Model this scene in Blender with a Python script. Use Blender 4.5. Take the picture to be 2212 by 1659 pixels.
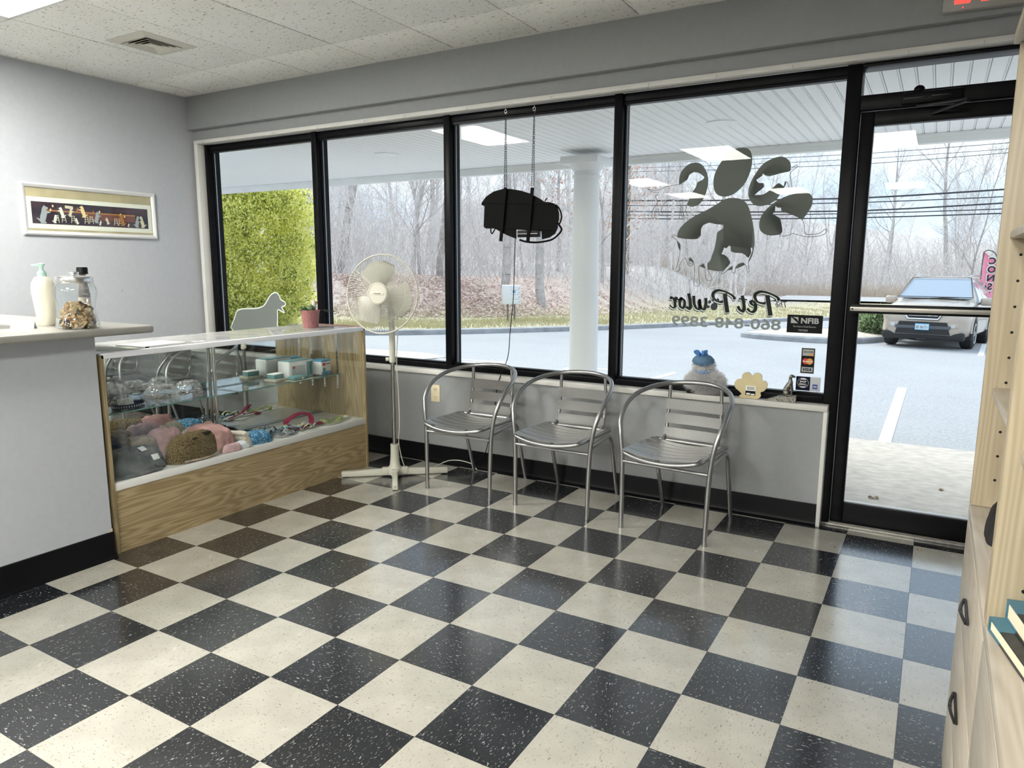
import bpy, bmesh, math, random
import numpy as np
from mathutils import Vector, Matrix, noise

for _o in list(bpy.data.objects):
    bpy.data.objects.remove(_o)
scene = bpy.context.scene
COL = scene.collection
R = math.radians
PI = math.pi

# ------------------------------------------------------------------ camera
cam_d = bpy.data.cameras.new('camera')
cam = bpy.data.objects.new('camera', cam_d)
COL.objects.link(cam)
cam_d.sensor_fit = 'HORIZONTAL'
cam_d.sensor_width = 36.0
cam_d.lens = 1554.4 * 36.0 / 2212.0
cam_d.clip_start = 0.02
cam_d.clip_end = 600
_a, _b, _c = R(30.365), R(-9.289), R(0.21)
_fw = Vector((-math.sin(_a) * math.cos(_b), math.cos(_a) * math.cos(_b), math.sin(_b)))
_rt = Vector((math.cos(_a), math.sin(_a), 0))
_up = _rt.cross(_fw)
_r2 = _rt * math.cos(_c) + _up * math.sin(_c)
_u2 = -_rt * math.sin(_c) + _up * math.cos(_c)
_m = Matrix((_r2, _u2, -_fw)).transposed().to_4x4()
_m.translation = Vector((1.214, -2.123, 1.365))
cam.matrix_world = _m
scene.camera = cam

# ------------------------------------------------------------------ world, sun, exposure
SKY_STRENGTH = 1.2
SUN_STRENGTH = 3.6
LAMP = 47.0
world = bpy.data.worlds.new('World')
scene.world = world
world.use_nodes = True
_n = world.node_tree.nodes
_l = world.node_tree.links
_n.clear()
_out = _n.new('ShaderNodeOutputWorld')
_bg = _n.new('ShaderNodeBackground')
_tc = _n.new('ShaderNodeTexCoord')
_nz = _n.new('ShaderNodeTexNoise')
_nz.inputs['Scale'].default_value = 3.0
_nz.inputs['Detail'].default_value = 5
_mp = _n.new('ShaderNodeMapping')
_mp.inputs['Scale'].default_value = (1, 1, 3)
_rp = _n.new('ShaderNodeValToRGB')
_rp.color_ramp.elements[0].position = 0.38
_rp.color_ramp.elements[0].color = (0.60, 0.76, 0.98, 1)
_rp.color_ramp.elements[1].position = 0.60
_rp.color_ramp.elements[1].color = (0.86, 0.92, 1.0, 1)
_l.new(_tc.outputs['Generated'], _mp.inputs['Vector'])
_l.new(_mp.outputs['Vector'], _nz.inputs['Vector'])
_l.new(_nz.outputs['Fac'], _rp.inputs['Fac'])
_l.new(_rp.outputs['Color'], _bg.inputs['Color'])
_bg.inputs['Strength'].default_value = SKY_STRENGTH
_l.new(_bg.outputs['Background'], _out.inputs['Surface'])

sun_d = bpy.data.lights.new('sun', 'SUN')
sun_d.energy = SUN_STRENGTH
sun_d.angle = R(35)
sun_d.color = (1.0, 0.96, 0.9)
sun = bpy.data.objects.new('sun', sun_d)
COL.objects.link(sun)
sun.rotation_euler = Vector((-0.55, 0.50, 0.67)).to_track_quat('Z', 'Y').to_euler()      # thin-cloud sun off to the left, over the lot
sun.location = (0, -10, 30)

scene.view_settings.view_transform = 'Standard'
scene.view_settings.look = 'None'
scene.view_settings.gamma = 1.0
scene.view_settings.use_curve_mapping = False
scene.view_settings.exposure = 0.36
try:
    scene.cycles.transparent_max_bounces = 32
    scene.cycles.max_bounces = 6
    scene.cycles.diffuse_bounces = 3
    scene.cycles.glossy_bounces = 4
    scene.cycles.transmission_bounces = 4
except Exception:
    pass

# ------------------------------------------------------------------ materials
MATS = {}

def _new(name):
    m = bpy.data.materials.new(name)
    m.use_nodes = True
    nt = m.node_tree
    b = nt.nodes.get('Principled BSDF')
    MATS[name] = m
    return m, nt, b

def c3(c):
    return (c[0], c[1], c[2], 1.0)

def mat(name, col, rough=0.5, metal=0.0, spec=0.5, noise_s=None, amt=0.12, bump=0.0, coat=0.0,
        emit=None, es=1.0, stretch=(1, 1, 1), ior=1.5, detail=4, alpha=None, trans=0.0, sheen=0.0):
    if name in MATS:
        return MATS[name]
    m, nt, b = _new(name)
    b.inputs['Base Color'].default_value = c3(col)
    b.inputs['Roughness'].default_value = rough
    b.inputs['Metallic'].default_value = metal
    b.inputs['Specular IOR Level'].default_value = spec
    b.inputs['IOR'].default_value = ior
    b.inputs['Coat Weight'].default_value = coat
    b.inputs['Transmission Weight'].default_value = trans
    b.inputs['Sheen Weight'].default_value = sheen
    if emit:
        b.inputs['Emission Color'].default_value = c3(emit)
        b.inputs['Emission Strength'].default_value = es
    if alpha is not None:
        b.inputs['Alpha'].default_value = alpha
    if noise_s:
        tc = nt.nodes.new('ShaderNodeTexCoord')
        mp = nt.nodes.new('ShaderNodeMapping')
        mp.inputs['Scale'].default_value = stretch
        nz = nt.nodes.new('ShaderNodeTexNoise')
        nz.inputs['Scale'].default_value = noise_s
        nz.inputs['Detail'].default_value = detail
        rp = nt.nodes.new('ShaderNodeValToRGB')
        rp.color_ramp.elements[0].position = 0.3
        rp.color_ramp.elements[1].position = 0.7
        rp.color_ramp.elements[0].color = c3([max(0, x * (1 - amt)) for x in col])
        rp.color_ramp.elements[1].color = c3([min(1, x * (1 + amt)) for x in col])
        nt.links.new(tc.outputs['Object'], mp.inputs['Vector'])
        nt.links.new(mp.outputs['Vector'], nz.inputs['Vector'])
        nt.links.new(nz.outputs['Fac'], rp.inputs['Fac'])
        nt.links.new(rp.outputs['Color'], b.inputs['Base Color'])
        if bump:
            bp = nt.nodes.new('ShaderNodeBump')
            bp.inputs['Strength'].default_value = bump
            bp.inputs['Distance'].default_value = 0.01
            nt.links.new(nz.outputs['Fac'], bp.inputs['Height'])
            nt.links.new(bp.outputs['Normal'], b.inputs['Normal'])
    return m

def ramp2(nt, src, p0, c0, p1, c1):
    rp = nt.nodes.new('ShaderNodeValToRGB')
    rp.color_ramp.elements[0].position = p0
    rp.color_ramp.elements[1].position = p1
    rp.color_ramp.elements[0].color = c3(c0)
    rp.color_ramp.elements[1].color = c3(c1)
    nt.links.new(src, rp.inputs['Fac'])
    return rp

def noise_node(nt, scale, stretch=(1, 1, 1), detail=4, coord='Object', dist=0.0, rough=0.5):
    tc = nt.nodes.new('ShaderNodeTexCoord')
    mp = nt.nodes.new('ShaderNodeMapping')
    mp.inputs['Scale'].default_value = stretch
    nz = nt.nodes.new('ShaderNodeTexNoise')
    nz.inputs['Scale'].default_value = scale
    nz.inputs['Detail'].default_value = detail
    nz.inputs['Distortion'].default_value = dist
    nz.inputs['Roughness'].default_value = rough
    nt.links.new(tc.outputs[coord], mp.inputs['Vector'])
    nt.links.new(mp.outputs['Vector'], nz.inputs['Vector'])
    return nz

def mixc(nt, fac, a, b, mode='MIX'):
    mx = nt.nodes.new('ShaderNodeMix')
    mx.data_type = 'RGBA'
    mx.blend_type = mode
    for sock, val in ((mx.inputs['Factor'], fac), (mx.inputs['A'], a), (mx.inputs['B'], b)):
        if hasattr(val, 'links') or hasattr(val, 'is_linked'):
            nt.links.new(val, sock)
        elif isinstance(val, (tuple, list)):
            sock.default_value = c3(val)
        else:
            sock.default_value = val
    return mx.outputs['Result']

def tile_mat(name, base, chip, chip2, thr):
    """vinyl composition tile: mottled base with short directional chips and waxed gloss"""
    m, nt, b = _new(name)
    oi = nt.nodes.new('ShaderNodeObjectInfo')
    big = noise_node(nt, 7, detail=3)
    c0 = ramp2(nt, big.outputs['Fac'], 0.3, [x * 0.88 for x in base], 0.7, [min(1, x * 1.08) for x in base]).outputs['Color']
    tc = nt.nodes.new('ShaderNodeTexCoord')
    ad = nt.nodes.new('ShaderNodeVectorMath'); ad.operation = 'ADD'
    sc = nt.nodes.new('ShaderNodeVectorMath'); sc.operation = 'SCALE'
    cb = nt.nodes.new('ShaderNodeCombineXYZ')
    for k in range(3):
        nt.links.new(oi.outputs['Random'], cb.inputs[k])
    sc.inputs['Scale'].default_value = 37.0
    nt.links.new(cb.outputs[0], sc.inputs[0])
    nt.links.new(tc.outputs['Object'], ad.inputs[0])
    nt.links.new(sc.outputs[0], ad.inputs[1])
    cols = c0
    for (s, st, t0, t1, cc, seed) in ((185, (0.42, 1, 1), thr - 0.02, thr + 0.02, chip, 0), (150, (0.5, 1, 1), thr - 0.015, thr + 0.02, chip2, 9)):
        mp = nt.nodes.new('ShaderNodeMapping')
        mp.inputs['Scale'].default_value = st
        mp.inputs['Location'].default_value = (seed, seed, 0)
        mp.inputs['Rotation'].default_value = (0, 0, 0.5 if seed else 0.15)
        nz = nt.nodes.new('ShaderNodeTexNoise')
        nz.inputs['Scale'].default_value = s
        nz.inputs['Detail'].default_value = 1.5
        nz.inputs['Distortion'].default_value = 0.6
        nt.links.new(ad.outputs[0], mp.inputs['Vector'])
        nt.links.new(mp.outputs['Vector'], nz.inputs['Vector'])
        f = ramp2(nt, nz.outputs['Fac'], t0, (0, 0, 0), t1, (1, 1, 1)).outputs['Color']
        cols = mixc(nt, f, cols, cc)
    nt.links.new(cols, b.inputs['Base Color'])
    sn = noise_node(nt, 14, coord='Object', detail=6)
    rr = ramp2(nt, sn.outputs['Fac'], 0.25, (0.16,) * 3, 0.8, (0.3,) * 3)
    nt.links.new(rr.outputs['Color'], b.inputs['Roughness'])
    b.inputs['Coat Weight'].default_value = 1.0
    b.inputs['Coat IOR'].default_value = 1.9
    b.inputs['Coat Roughness'].default_value = 0.17
    b.inputs['Specular IOR Level'].default_value = 0.1
    return m

def wood_mat(name, c_lo, c_hi, axis='X', scale=1.0, rough=0.4, cath=0.0):
    """straight / cathedral grain running along an axis of the object"""
    m, nt, b = _new(name)
    st = {'X': (0.5, 6, 6), 'Y': (6, 0.5, 6), 'Z': (6, 6, 0.5)}[axis]
    st2 = {'X': (2.5, 150, 150), 'Y': (150, 2.5, 150), 'Z': (150, 150, 2.5)}[axis]
    n1 = noise_node(nt, 1.6 * scale, st, detail=2, dist=0.2)
    wv = nt.nodes.new('ShaderNodeMath'); wv.operation = 'MULTIPLY'; wv.inputs[1].default_value = 135.0
    sn = nt.nodes.new('ShaderNodeMath'); sn.operation = 'SINE'
    nt.links.new(n1.outputs['Fac'], wv.inputs[0]); nt.links.new(wv.outputs[0], sn.inputs[0])
    ma = nt.nodes.new('ShaderNodeMath'); ma.operation = 'MULTIPLY_ADD'
    ma.inputs[1].default_value = 0.5; ma.inputs[2].default_value = 0.5
    nt.links.new(sn.outputs[0], ma.inputs[0])
    n2 = noise_node(nt, 1.5 * scale, st2, detail=4)
    f = mixc(nt, 0.6 - 0.35 * cath, ma.outputs[0], n2.outputs['Fac'])
    rp = ramp2(nt, f, 0.2, c_lo, 0.75, c_hi)
    nt.links.new(rp.outputs['Color'], b.inputs['Base Color'])
    b.inputs['Roughness'].default_value = rough
    return m

def glass_mat(name, tint=(0.97, 0.99, 0.98), ior=1.5, rough=0.0):
    """thin sheet glass: clear transmission plus Fresnel reflection"""
    m, nt, b = _new(name)
    nt.nodes.remove(b)
    out = nt.nodes.get('Material Output')
    tr = nt.nodes.new('ShaderNodeBsdfTransparent'); tr.inputs['Color'].default_value = c3(tint)
    gl = nt.nodes.new('ShaderNodeBsdfGlossy'); gl.inputs['Roughness'].default_value = rough
    fr = nt.nodes.new('ShaderNodeFresnel')
    ge = nt.nodes.new('ShaderNodeNewGeometry')          # the same reflectance on both faces of the sheet
    mr = nt.nodes.new('ShaderNodeMapRange')
    mr.inputs['To Min'].default_value = ior; mr.inputs['To Max'].default_value = 1.0 / ior
    nt.links.new(ge.outputs['Backfacing'], mr.inputs['Value']); nt.links.new(mr.outputs['Result'], fr.inputs['IOR'])
    mx = nt.nodes.new('ShaderNodeMixShader')
    nt.links.new(fr.outputs[0], mx.inputs[0]); nt.links.new(tr.outputs[0], mx.inputs[1]); nt.links.new(gl.outputs[0], mx.inputs[2])
    nt.links.new(mx.outputs[0], out.inputs['Surface'])
    return m

tile_mat('tile_black', (0.011, 0.0125, 0.015), (0.24, 0.25, 0.245), (0.085, 0.07, 0.065), 0.675)
tile_mat('tile_cream', (0.43, 0.41, 0.355), (0.235, 0.21, 0.17), (0.335, 0.305, 0.255), 0.68)
wood_mat('oak', (0.27, 0.195, 0.095), (0.43, 0.33, 0.185), 'Y', 1.0, 0.4, 0.3)
wood_mat('oak_v', (0.22, 0.16, 0.075), (0.42, 0.33, 0.185), 'Z', 1.0, 0.4)
wood_mat('birch', (0.33, 0.27, 0.175), (0.42, 0.35, 0.24), 'Z', 0.8, 0.45)
wood_mat('birch_y', (0.36, 0.31, 0.245), (0.46, 0.41, 0.335), 'Y', 0.8, 0.35)
glass_mat('glass', ior=1.22)
glass_mat('glass_case', (0.975, 0.987, 0.982))
def sheen_glass(name):  # whitish film mixed in as painted sheen, imitating bright reflection on the case top
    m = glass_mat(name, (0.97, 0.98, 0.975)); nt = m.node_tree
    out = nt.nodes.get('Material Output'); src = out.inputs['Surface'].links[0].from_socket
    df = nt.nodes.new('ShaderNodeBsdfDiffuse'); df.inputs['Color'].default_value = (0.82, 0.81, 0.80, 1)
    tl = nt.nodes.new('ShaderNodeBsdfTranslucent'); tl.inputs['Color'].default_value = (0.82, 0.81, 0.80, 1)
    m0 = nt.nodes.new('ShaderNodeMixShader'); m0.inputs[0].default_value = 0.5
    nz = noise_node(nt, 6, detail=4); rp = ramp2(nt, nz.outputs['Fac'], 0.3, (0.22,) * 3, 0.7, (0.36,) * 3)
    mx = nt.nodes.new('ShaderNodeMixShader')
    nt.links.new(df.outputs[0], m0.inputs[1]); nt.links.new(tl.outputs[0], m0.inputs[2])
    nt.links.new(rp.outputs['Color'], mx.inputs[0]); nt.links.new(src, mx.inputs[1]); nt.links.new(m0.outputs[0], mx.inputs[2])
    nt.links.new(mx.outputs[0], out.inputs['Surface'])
sheen_glass('glass_sheen')
glass_mat('glass_jar', (0.97, 0.985, 0.98), 1.5)
glass_mat('plastic_clear', (0.93, 0.94, 0.94), 1.5, 0.12)
def film_mat(name):
    m, nt, b = _new(name)
    nt.nodes.remove(b); out = nt.nodes.get('Material Output')
    tr = nt.nodes.new('ShaderNodeBsdfTransparent'); gl = nt.nodes.new('ShaderNodeBsdfGlossy'); gl.inputs['Roughness'].default_value = 0.15
    df = nt.nodes.new('ShaderNodeBsdfDiffuse'); df.inputs['Color'].default_value = (0.75, 0.75, 0.74, 1)
    nz = noise_node(nt, 55, detail=5, dist=1.2)
    rp = ramp2(nt, nz.outputs['Fac'], 0.42, (0.05,) * 3, 0.72, (0.55,) * 3)
    m1 = nt.nodes.new('ShaderNodeMixShader'); m1.inputs[0].default_value = 0.4
    m2 = nt.nodes.new('ShaderNodeMixShader')
    nt.links.new(df.outputs[0], m1.inputs[1]); nt.links.new(gl.outputs[0], m1.inputs[2])
    nt.links.new(rp.outputs['Color'], m2.inputs[0]); nt.links.new(tr.outputs[0], m2.inputs[1]); nt.links.new(m1.outputs[0], m2.inputs[2])
    nt.links.new(m2.outputs[0], out.inputs['Surface'])
film_mat('bag_film')
mat('mirror', (0.80, 0.83, 0.82), 0.015, 1.0)
mat('wall_paint', (0.285, 0.295, 0.295), 0.55, noise_s=30, amt=0.025)
mat('wall_cool', (0.44, 0.455, 0.48), 0.55, noise_s=30, amt=0.025)
mat('white_trim', (0.66, 0.65, 0.61), 0.45, noise_s=6, amt=0.05)
mat('frame_black', (0.004, 0.004, 0.005), 0.35, spec=0.12, noise_s=20, amt=0.3)
mat('rubber_black', (0.005, 0.005, 0.006), 0.35, spec=0.15)
mat('alu', (0.385, 0.385, 0.375), 0.36, 1.0, noise_s=60, amt=0.06, stretch=(1, 8, 8))
mat('alu_tube', (0.40, 0.40, 0.395), 0.36, 1.0)
mat('chrome', (0.85, 0.85, 0.85), 0.08, 1.0)
mat('steel', (0.72, 0.72, 0.70), 0.22, 1.0)
mat('dark_metal', (0.05, 0.045, 0.045), 0.35, 0.8)
mat('white_plastic', (0.80, 0.79, 0.70), 0.4)
mat('fan_cream', (0.56, 0.545, 0.46), 0.42)
mat('fan_blade', (0.42, 0.415, 0.355), 0.4)
mat('black_plastic', (0.008, 0.008, 0.008), 0.45, spec=0.2)
mat('laminate_white', (0.68, 0.675, 0.64), 0.35)
mat('laminate_cream', (0.26, 0.253, 0.228), 0.3, noise_s=18, amt=0.03)
mat('paper', (0.85, 0.85, 0.82), 0.6)
mat('tape_grey', (0.14, 0.147, 0.137), 0.6, spec=0.15)

# ------------------------------------------------------------------ mesh builder
def catmull(pts, n=6, closed=False):
    P = [Vector(p) for p in pts]
    out = []
    m = len(P)
    rng = range(m) if closed else range(m - 1)
    for i in rng:
        p0 = P[(i - 1) % m] if (closed or i > 0) else P[0] * 2 - P[1]
        p1 = P[i]
        p2 = P[(i + 1) % m]
        p3 = P[(i + 2) % m] if (closed or i + 2 < m) else P[-1] * 2 - P[-2]
        for k in range(n):
            t = k / n
            out.append(0.5 * ((2 * p1) + (p2 - p0) * t + (2 * p0 - 5 * p1 + 4 * p2 - p3) * t * t + (3 * p1 - p0 - 3 * p2 + p3) * t ** 3))
    if not closed:
        out.append(P[-1])
    return out

class MB:
    def __init__(s):
        s.v = []; s.f = []; s.mi = []
        s.cur = 0

    def _add(s, vs, fs):
        o = len(s.v)
        s.v.extend([tuple(x) for x in vs])
        for f in fs:
            s.f.append([i + o for i in f]); s.mi.append(s.cur)
        return o

    def box(s, x0, y0, z0, x1, y1, z1):
        vs = [(x0, y0, z0), (x1, y0, z0), (x1, y1, z0), (x0, y1, z0), (x0, y0, z1), (x1, y0, z1), (x1, y1, z1), (x0, y1, z1)]
        s._add(vs, [(0, 3, 2, 1), (4, 5, 6, 7), (0, 1, 5, 4), (1, 2, 6, 5), (2, 3, 7, 6), (3, 0, 4, 7)])
        return s

    def cbox(s, x0, y0, z0, x1, y1, z1, c=0.004):
        bm = bmesh.new()
        bmesh.ops.create_cube(bm, size=1.0)
        for v in bm.verts:
            v.co = Vector(((x0 + x1) / 2 + v.co.x * (x1 - x0), (y0 + y1) / 2 + v.co.y * (y1 - y0), (z0 + z1) / 2 + v.co.z * (z1 - z0)))
        bmesh.ops.bevel(bm, geom=bm.edges[:], offset=c, segments=2, affect='EDGES', profile=0.5)
        bm.verts.ensure_lookup_table()
        s._add([v.co for v in bm.verts], [[v.index for v in f.verts] for f in bm.faces])
        bm.free()
        return s

    def sweep(s, path, prof, closed=False, scale=None, caps=True, up=None):
        P = [Vector(p) for p in path]
        n = len(P); k = len(prof)
        tang = []
        for i in range(n):
            a = P[(i - 1) % n] if (closed or i > 0) else P[0]
            b = P[(i + 1) % n] if (closed or i < n - 1) else P[-1]
            t = (b - a)
            tang.append(t.normalized() if t.length > 1e-9 else Vector((0, 0, 1)))
        if up is None:
            u = tang[0].orthogonal().normalized()
        else:
            u = Vector(up); u = (u - tang[0] * u.dot(tang[0])).normalized()
        vs = []
        for i in range(n):
            if up is not None:
                w = Vector(up)
                u2 = w - tang[i] * w.dot(tang[i])
                if u2.length > 1e-4: u = u2.normalized()
            else:
                u = (u - tang[i] * u.dot(tang[i])); u = u.normalized() if u.length > 1e-6 else tang[i].orthogonal().normalized()
            w = tang[i].cross(u)
            sc = scale[i] if scale else 1.0
            for (a, b) in prof:
                vs.append(P[i] + (w * a + u * b) * sc)
        fs = []
        rn = n if closed else n - 1
        for i in range(rn):
            j = (i + 1) % n
            for q in range(k):
                r = (q + 1) % k
                fs.append((i * k + q, i * k + r, j * k + r, j * k + q))
        if not closed and caps:
            fs.append(tuple(range(k - 1, -1, -1)))
            fs.append(tuple((n - 1) * k + q for q in range(k)))
        s._add(vs, fs)
        return s

    def tube(s, path, r, n=8, closed=False, scale=None):
        return s.sweep(path, [(r * math.cos(2 * PI * i / n), r * math.sin(2 * PI * i / n)) for i in range(n)], closed, scale)

    def ribbon(s, path, w, t, closed=False, up=(0, 0, 1), scale=None):
        return s.sweep(path, [(-w / 2, -t / 2), (w / 2, -t / 2), (w / 2, t / 2), (-w / 2, t / 2)], closed, scale, True, up)

    def cyl(s, p0, p1, r0, r1=None, n=16):
        r1 = r0 if r1 is None else r1
        return s.tube([p0, p1], 1.0, n, scale=[r0, r1])

    def lathe(s, prof, n=24, c=(0, 0, 0), close=True):
        vs = []; fs = []
        k = len(prof)
        for (r, z) in prof:
            for i in range(n):
                a = 2 * PI * i / n
                vs.append((c[0] + r * math.cos(a), c[1] + r * math.sin(a), c[2] + z))
        for j in range(k - 1):
            for i in range(n):
                q = (i + 1) % n
                fs.append((j * n + i, j * n + q, (j + 1) * n + q, (j + 1) * n + i))
        if close:
            fs.append(tuple(range(n - 1, -1, -1)))
            fs.append(tuple((k - 1) * n + i for i in range(n)))
        s._add(vs, fs)
        return s

    def ell(s, c, r, nu=16, nv=10, fn=None):
        vs = []; fs = []
        for j in range(nv + 1):
            ph = PI * j / nv
            for i in range(nu):
                th = 2 * PI * i / nu
                d = Vector((math.sin(ph) * math.cos(th), math.sin(ph) * math.sin(th), math.cos(ph)))
                k = fn(d) if fn else 1.0
                vs.append((c[0] + d.x * r[0] * k, c[1] + d.y * r[1] * k, c[2] + d.z * r[2] * k))
        for j in range(nv):
            for i in range(nu):
                q = (i + 1) % nu
                fs.append((j * nu + i, (j + 1) * nu + i, (j + 1) * nu + q, j * nu + q))
        s._add(vs, fs)
        return s

    def prism(s, poly, axis, d0, d1):
        def P(a, b, d):
            return {'Y': (a, d, b), 'X': (d, a, b), 'Z': (a, b, d)}[axis]
        n = len(poly)
        vs = [P(a, b, d0) for a, b in poly] + [P(a, b, d1) for a, b in poly]
        fs = [tuple(range(n)), tuple(range(2 * n - 1, n - 1, -1))]
        for i in range(n):
            j = (i + 1) % n
            fs.append((i, i + n, j + n, j))
        s._add(vs, fs)
        return s

    def mesh_add(s, me, mx):
        s._add([mx @ v.co for v in me.vertices], [list(p.vertices) for p in me.polygons])
        return s

    def xf(s, mx, start=0):
        for i in range(start, len(s.v)):
            s.v[i] = tuple(mx @ Vector(s.v[i]))
        return s

    def mesh(s, name, mats, smooth=35):
        me = bpy.data.meshes.new(name)
        me.from_pydata(s.v, [], s.f)
        if not isinstance(mats, (list, tuple)):
            mats = [mats]
        for m in mats:
            me.materials.append(MATS[m] if isinstance(m, str) else m)
        if len(mats) > 1:
            me.polygons.foreach_set('material_index', s.mi)
        bm = bmesh.new(); bm.from_mesh(me)
        bmesh.ops.recalc_face_normals(bm, faces=bm.faces)
        bm.to_mesh(me); bm.free()
        if smooth:
            me.polygons.foreach_set('use_smooth', [True] * len(me.polygons))
            me.set_sharp_from_angle(angle=R(smooth))
        me.update()
        return me

    def build(s, name, mats, parent=None, loc=None, rot=None, smooth=35, **tags):
        return link(name, s.mesh(name, mats, smooth), parent, loc, rot, **tags)

def link(name, me, parent=None, loc=None, rot=None, label=None, cat=None, group=None, kind=None):
    o = bpy.data.objects.new(name, me)
    COL.objects.link(o)
    if parent: o.parent = parent
    if loc is not None: o.location = loc
    if rot is not None: o.rotation_euler = rot if isinstance(rot, (tuple, list)) else (0, 0, rot)
    if label: o['label'] = label
    if cat: o['category'] = cat
    if group: o['group'] = group
    if kind: o['kind'] = kind
    return o

def thing(name, label, cat, loc=(0, 0, 0), rot=None, group=None, kind=None):
    return link(name, None, None, loc, rot, label, cat, group, kind)

def dup(root, loc, rot, label=None, group=None):
    r = root.copy(); COL.objects.link(r)
    r.location = loc
    r.rotation_euler = rot if isinstance(rot, (tuple, list)) else (0, 0, rot)
    if label: r['label'] = label
    if group: r['group'] = group
    for ch in list(root.children):
        c = ch.copy(); COL.objects.link(c); c.parent = r
        for g in list(ch.children):
            d = g.copy(); COL.objects.link(d); d.parent = c
    return r

def sname(o, kind='structure'):
    o['kind'] = kind
    return o

# text and cut-out shapes are made first, while the scene is nearly empty
_TX = {}
def txt(s, size=1.0, bold=0.0, shear=0.0, space=1.0):
    """lettering as a flat mesh, centred, in its XY plane"""
    key = (s, size, bold, shear, space)
    if key in _TX: return _TX[key]
    cu = bpy.data.curves.new('lettering', 'FONT')
    cu.body = s; cu.size = size; cu.offset = bold; cu.shear = shear; cu.space_character = space
    cu.align_x = 'CENTER'; cu.align_y = 'CENTER'; cu.resolution_u = 3
    ob = bpy.data.objects.new('lettering', cu); COL.objects.link(ob)
    bpy.context.view_layer.update()
    me = bpy.data.meshes.new_from_object(ob.evaluated_get(bpy.context.evaluated_depsgraph_get()))
    bpy.data.objects.remove(ob); bpy.data.curves.remove(cu)
    _TX[key] = me
    return me

def txt_fit(s, w, h, bold=0.0, shear=0.0, space=1.0):
    """lettering scaled to w x h; returns (mesh, matrix)"""
    me = txt(s, 1.0, bold, shear, space)
    xs = [v.co.x for v in me.vertices]; ys = [v.co.y for v in me.vertices]
    sx = w / (max(xs) - min(xs)); sy = h / (max(ys) - min(ys))
    mx = Matrix.Diagonal((sx, sy, 1, 1)) @ Matrix.Translation((-(max(xs) + min(xs)) / 2, -(max(ys) + min(ys)) / 2, 0))
    return me, mx

# matrices turning the lettering plane: facing -Y (read from inside) or read from outside (+Y side)
def m_in(x, y, z):
    return Matrix.Translation((x, y, z)) @ Matrix.Rotation(R(90), 4, 'X')
def m_out(x, y, z):
    return Matrix.Translation((x, y, z)) @ Matrix.Diagonal((-1, 1, 1, 1)) @ Matrix.Rotation(R(90), 4, 'X')

def cut(poly_a, polys_b, y0, y1):
    """flat sheet poly_a (XZ) with the shapes polys_b cut out of it"""
    a = MB().prism(poly_a, 'Y', y0, y1).mesh('sheet', [])
    oa = bpy.data.objects.new('sheet', a); COL.objects.link(oa)
    tmp = [oa]
    for pb in polys_b:
        b = MB().prism(pb, 'Y', y0 - 0.01, y1 + 0.01).mesh('cutter', [])
        ob = bpy.data.objects.new('cutter', b); COL.objects.link(ob)
        tmp.append(ob)
        md = oa.modifiers.new('b', 'BOOLEAN'); md.operation = 'DIFFERENCE'; md.object = ob; md.solver = 'EXACT'
    bpy.context.view_layer.update()
    me = bpy.data.meshes.new_from_object(oa.evaluated_get(bpy.context.evaluated_depsgraph_get()))
    for o in tmp: bpy.data.objects.remove(o)
    return me
# =================================================================== flat cut-outs (vinyl decals)
mm = lambda L: [(a / 1000.0, b / 1000.0) for a, b in L]
_pad = mm([(189,1741),(246,1732),(283,1696),(309,1621),(327,1529),(326,1454),(306,1396),(265,1368),(210,1350),(143,1342),(74,1354),(-7,1388),(-75,1442),(-106,1507),(-101,1565),(-75,1603),(-19,1645),(58,1681),(115,1712),(152,1734)])
_toe1 = mm([(-108,1845),(-100,1892),(-66,1931),(-22,1944),(19,1930),(49,1883),(59,1827),(45,1762),(13,1714),(-36,1703),(-78,1734),(-100,1787)])
_toe2 = mm([(231,2004),(273,1992),(291,1950),(288,1887),(260,1816),(207,1764),(151,1750),(107,1768),(89,1816),(93,1872),(123,1934),(176,1990)])
_toe3 = mm([(423,1943),(467,1934),(491,1901),(488,1848),(464,1779),(424,1718),(367,1693),(317,1699),(284,1742),(284,1797),(308,1854),(354,1915)])
_toe4 = mm([(565,1754),(604,1737),(612,1701),(597,1658),(558,1601),(508,1557),(465,1540),(403,1535),(361,1556),(348,1593),(360,1647),(411,1700),(479,1738)])
_dog = mm([(-139,1544),(-124,1548),(-94,1531),(-33,1523),(11,1524),(30,1543),(29,1577),(43,1600),(76,1612),(111,1603),(154,1598),(155,1579),(136,1565),(123,1551),(120,1513),(112,1465),(100,1427),(91,1398),(77,1384),(84,1340),(106,1301),(97,1290),(72,1296),(64,1359),(53,1384),(29,1369),(31,1310),(38,1271),(24,1256),(3,1266),(5,1340),(-2,1388),(-18,1413),(-31,1416),(-27,1386),(-7,1383),(-11,1374),(-35,1374),(-49,1413),(-64,1410),(-83,1379),(-87,1344),(-107,1337),(-110,1349),(-94,1393),(-86,1457),(-88,1496),(-114,1521)])
_cat = mm([(151,1436),(157,1451),(165,1474),(177,1469),(193,1485),(203,1474),(204,1455),(224,1445),(261,1443),(285,1431),(300,1417),(312,1445),(309,1468),(317,1473),(321,1454),(309,1417),(302,1389),(309,1342),(298,1340),(292,1370),(274,1389),(246,1379),(233,1360),(234,1336),(215,1336),(218,1370),(200,1360),(172,1331),(156,1329),(180,1360),(203,1389),(187,1417),(167,1432)])
_cat2 = mm([(414,1646),(425,1664),(425,1691),(439,1681),(457,1680),(462,1662),(512,1643),(565,1614),(580,1578),(584,1544),(613,1536),(659,1542),(679,1562),(688,1558),(681,1536),(639,1525),(580,1526),(527,1543),(501,1533),(457,1531),(469,1553),(462,1594),(451,1626)])
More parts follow.
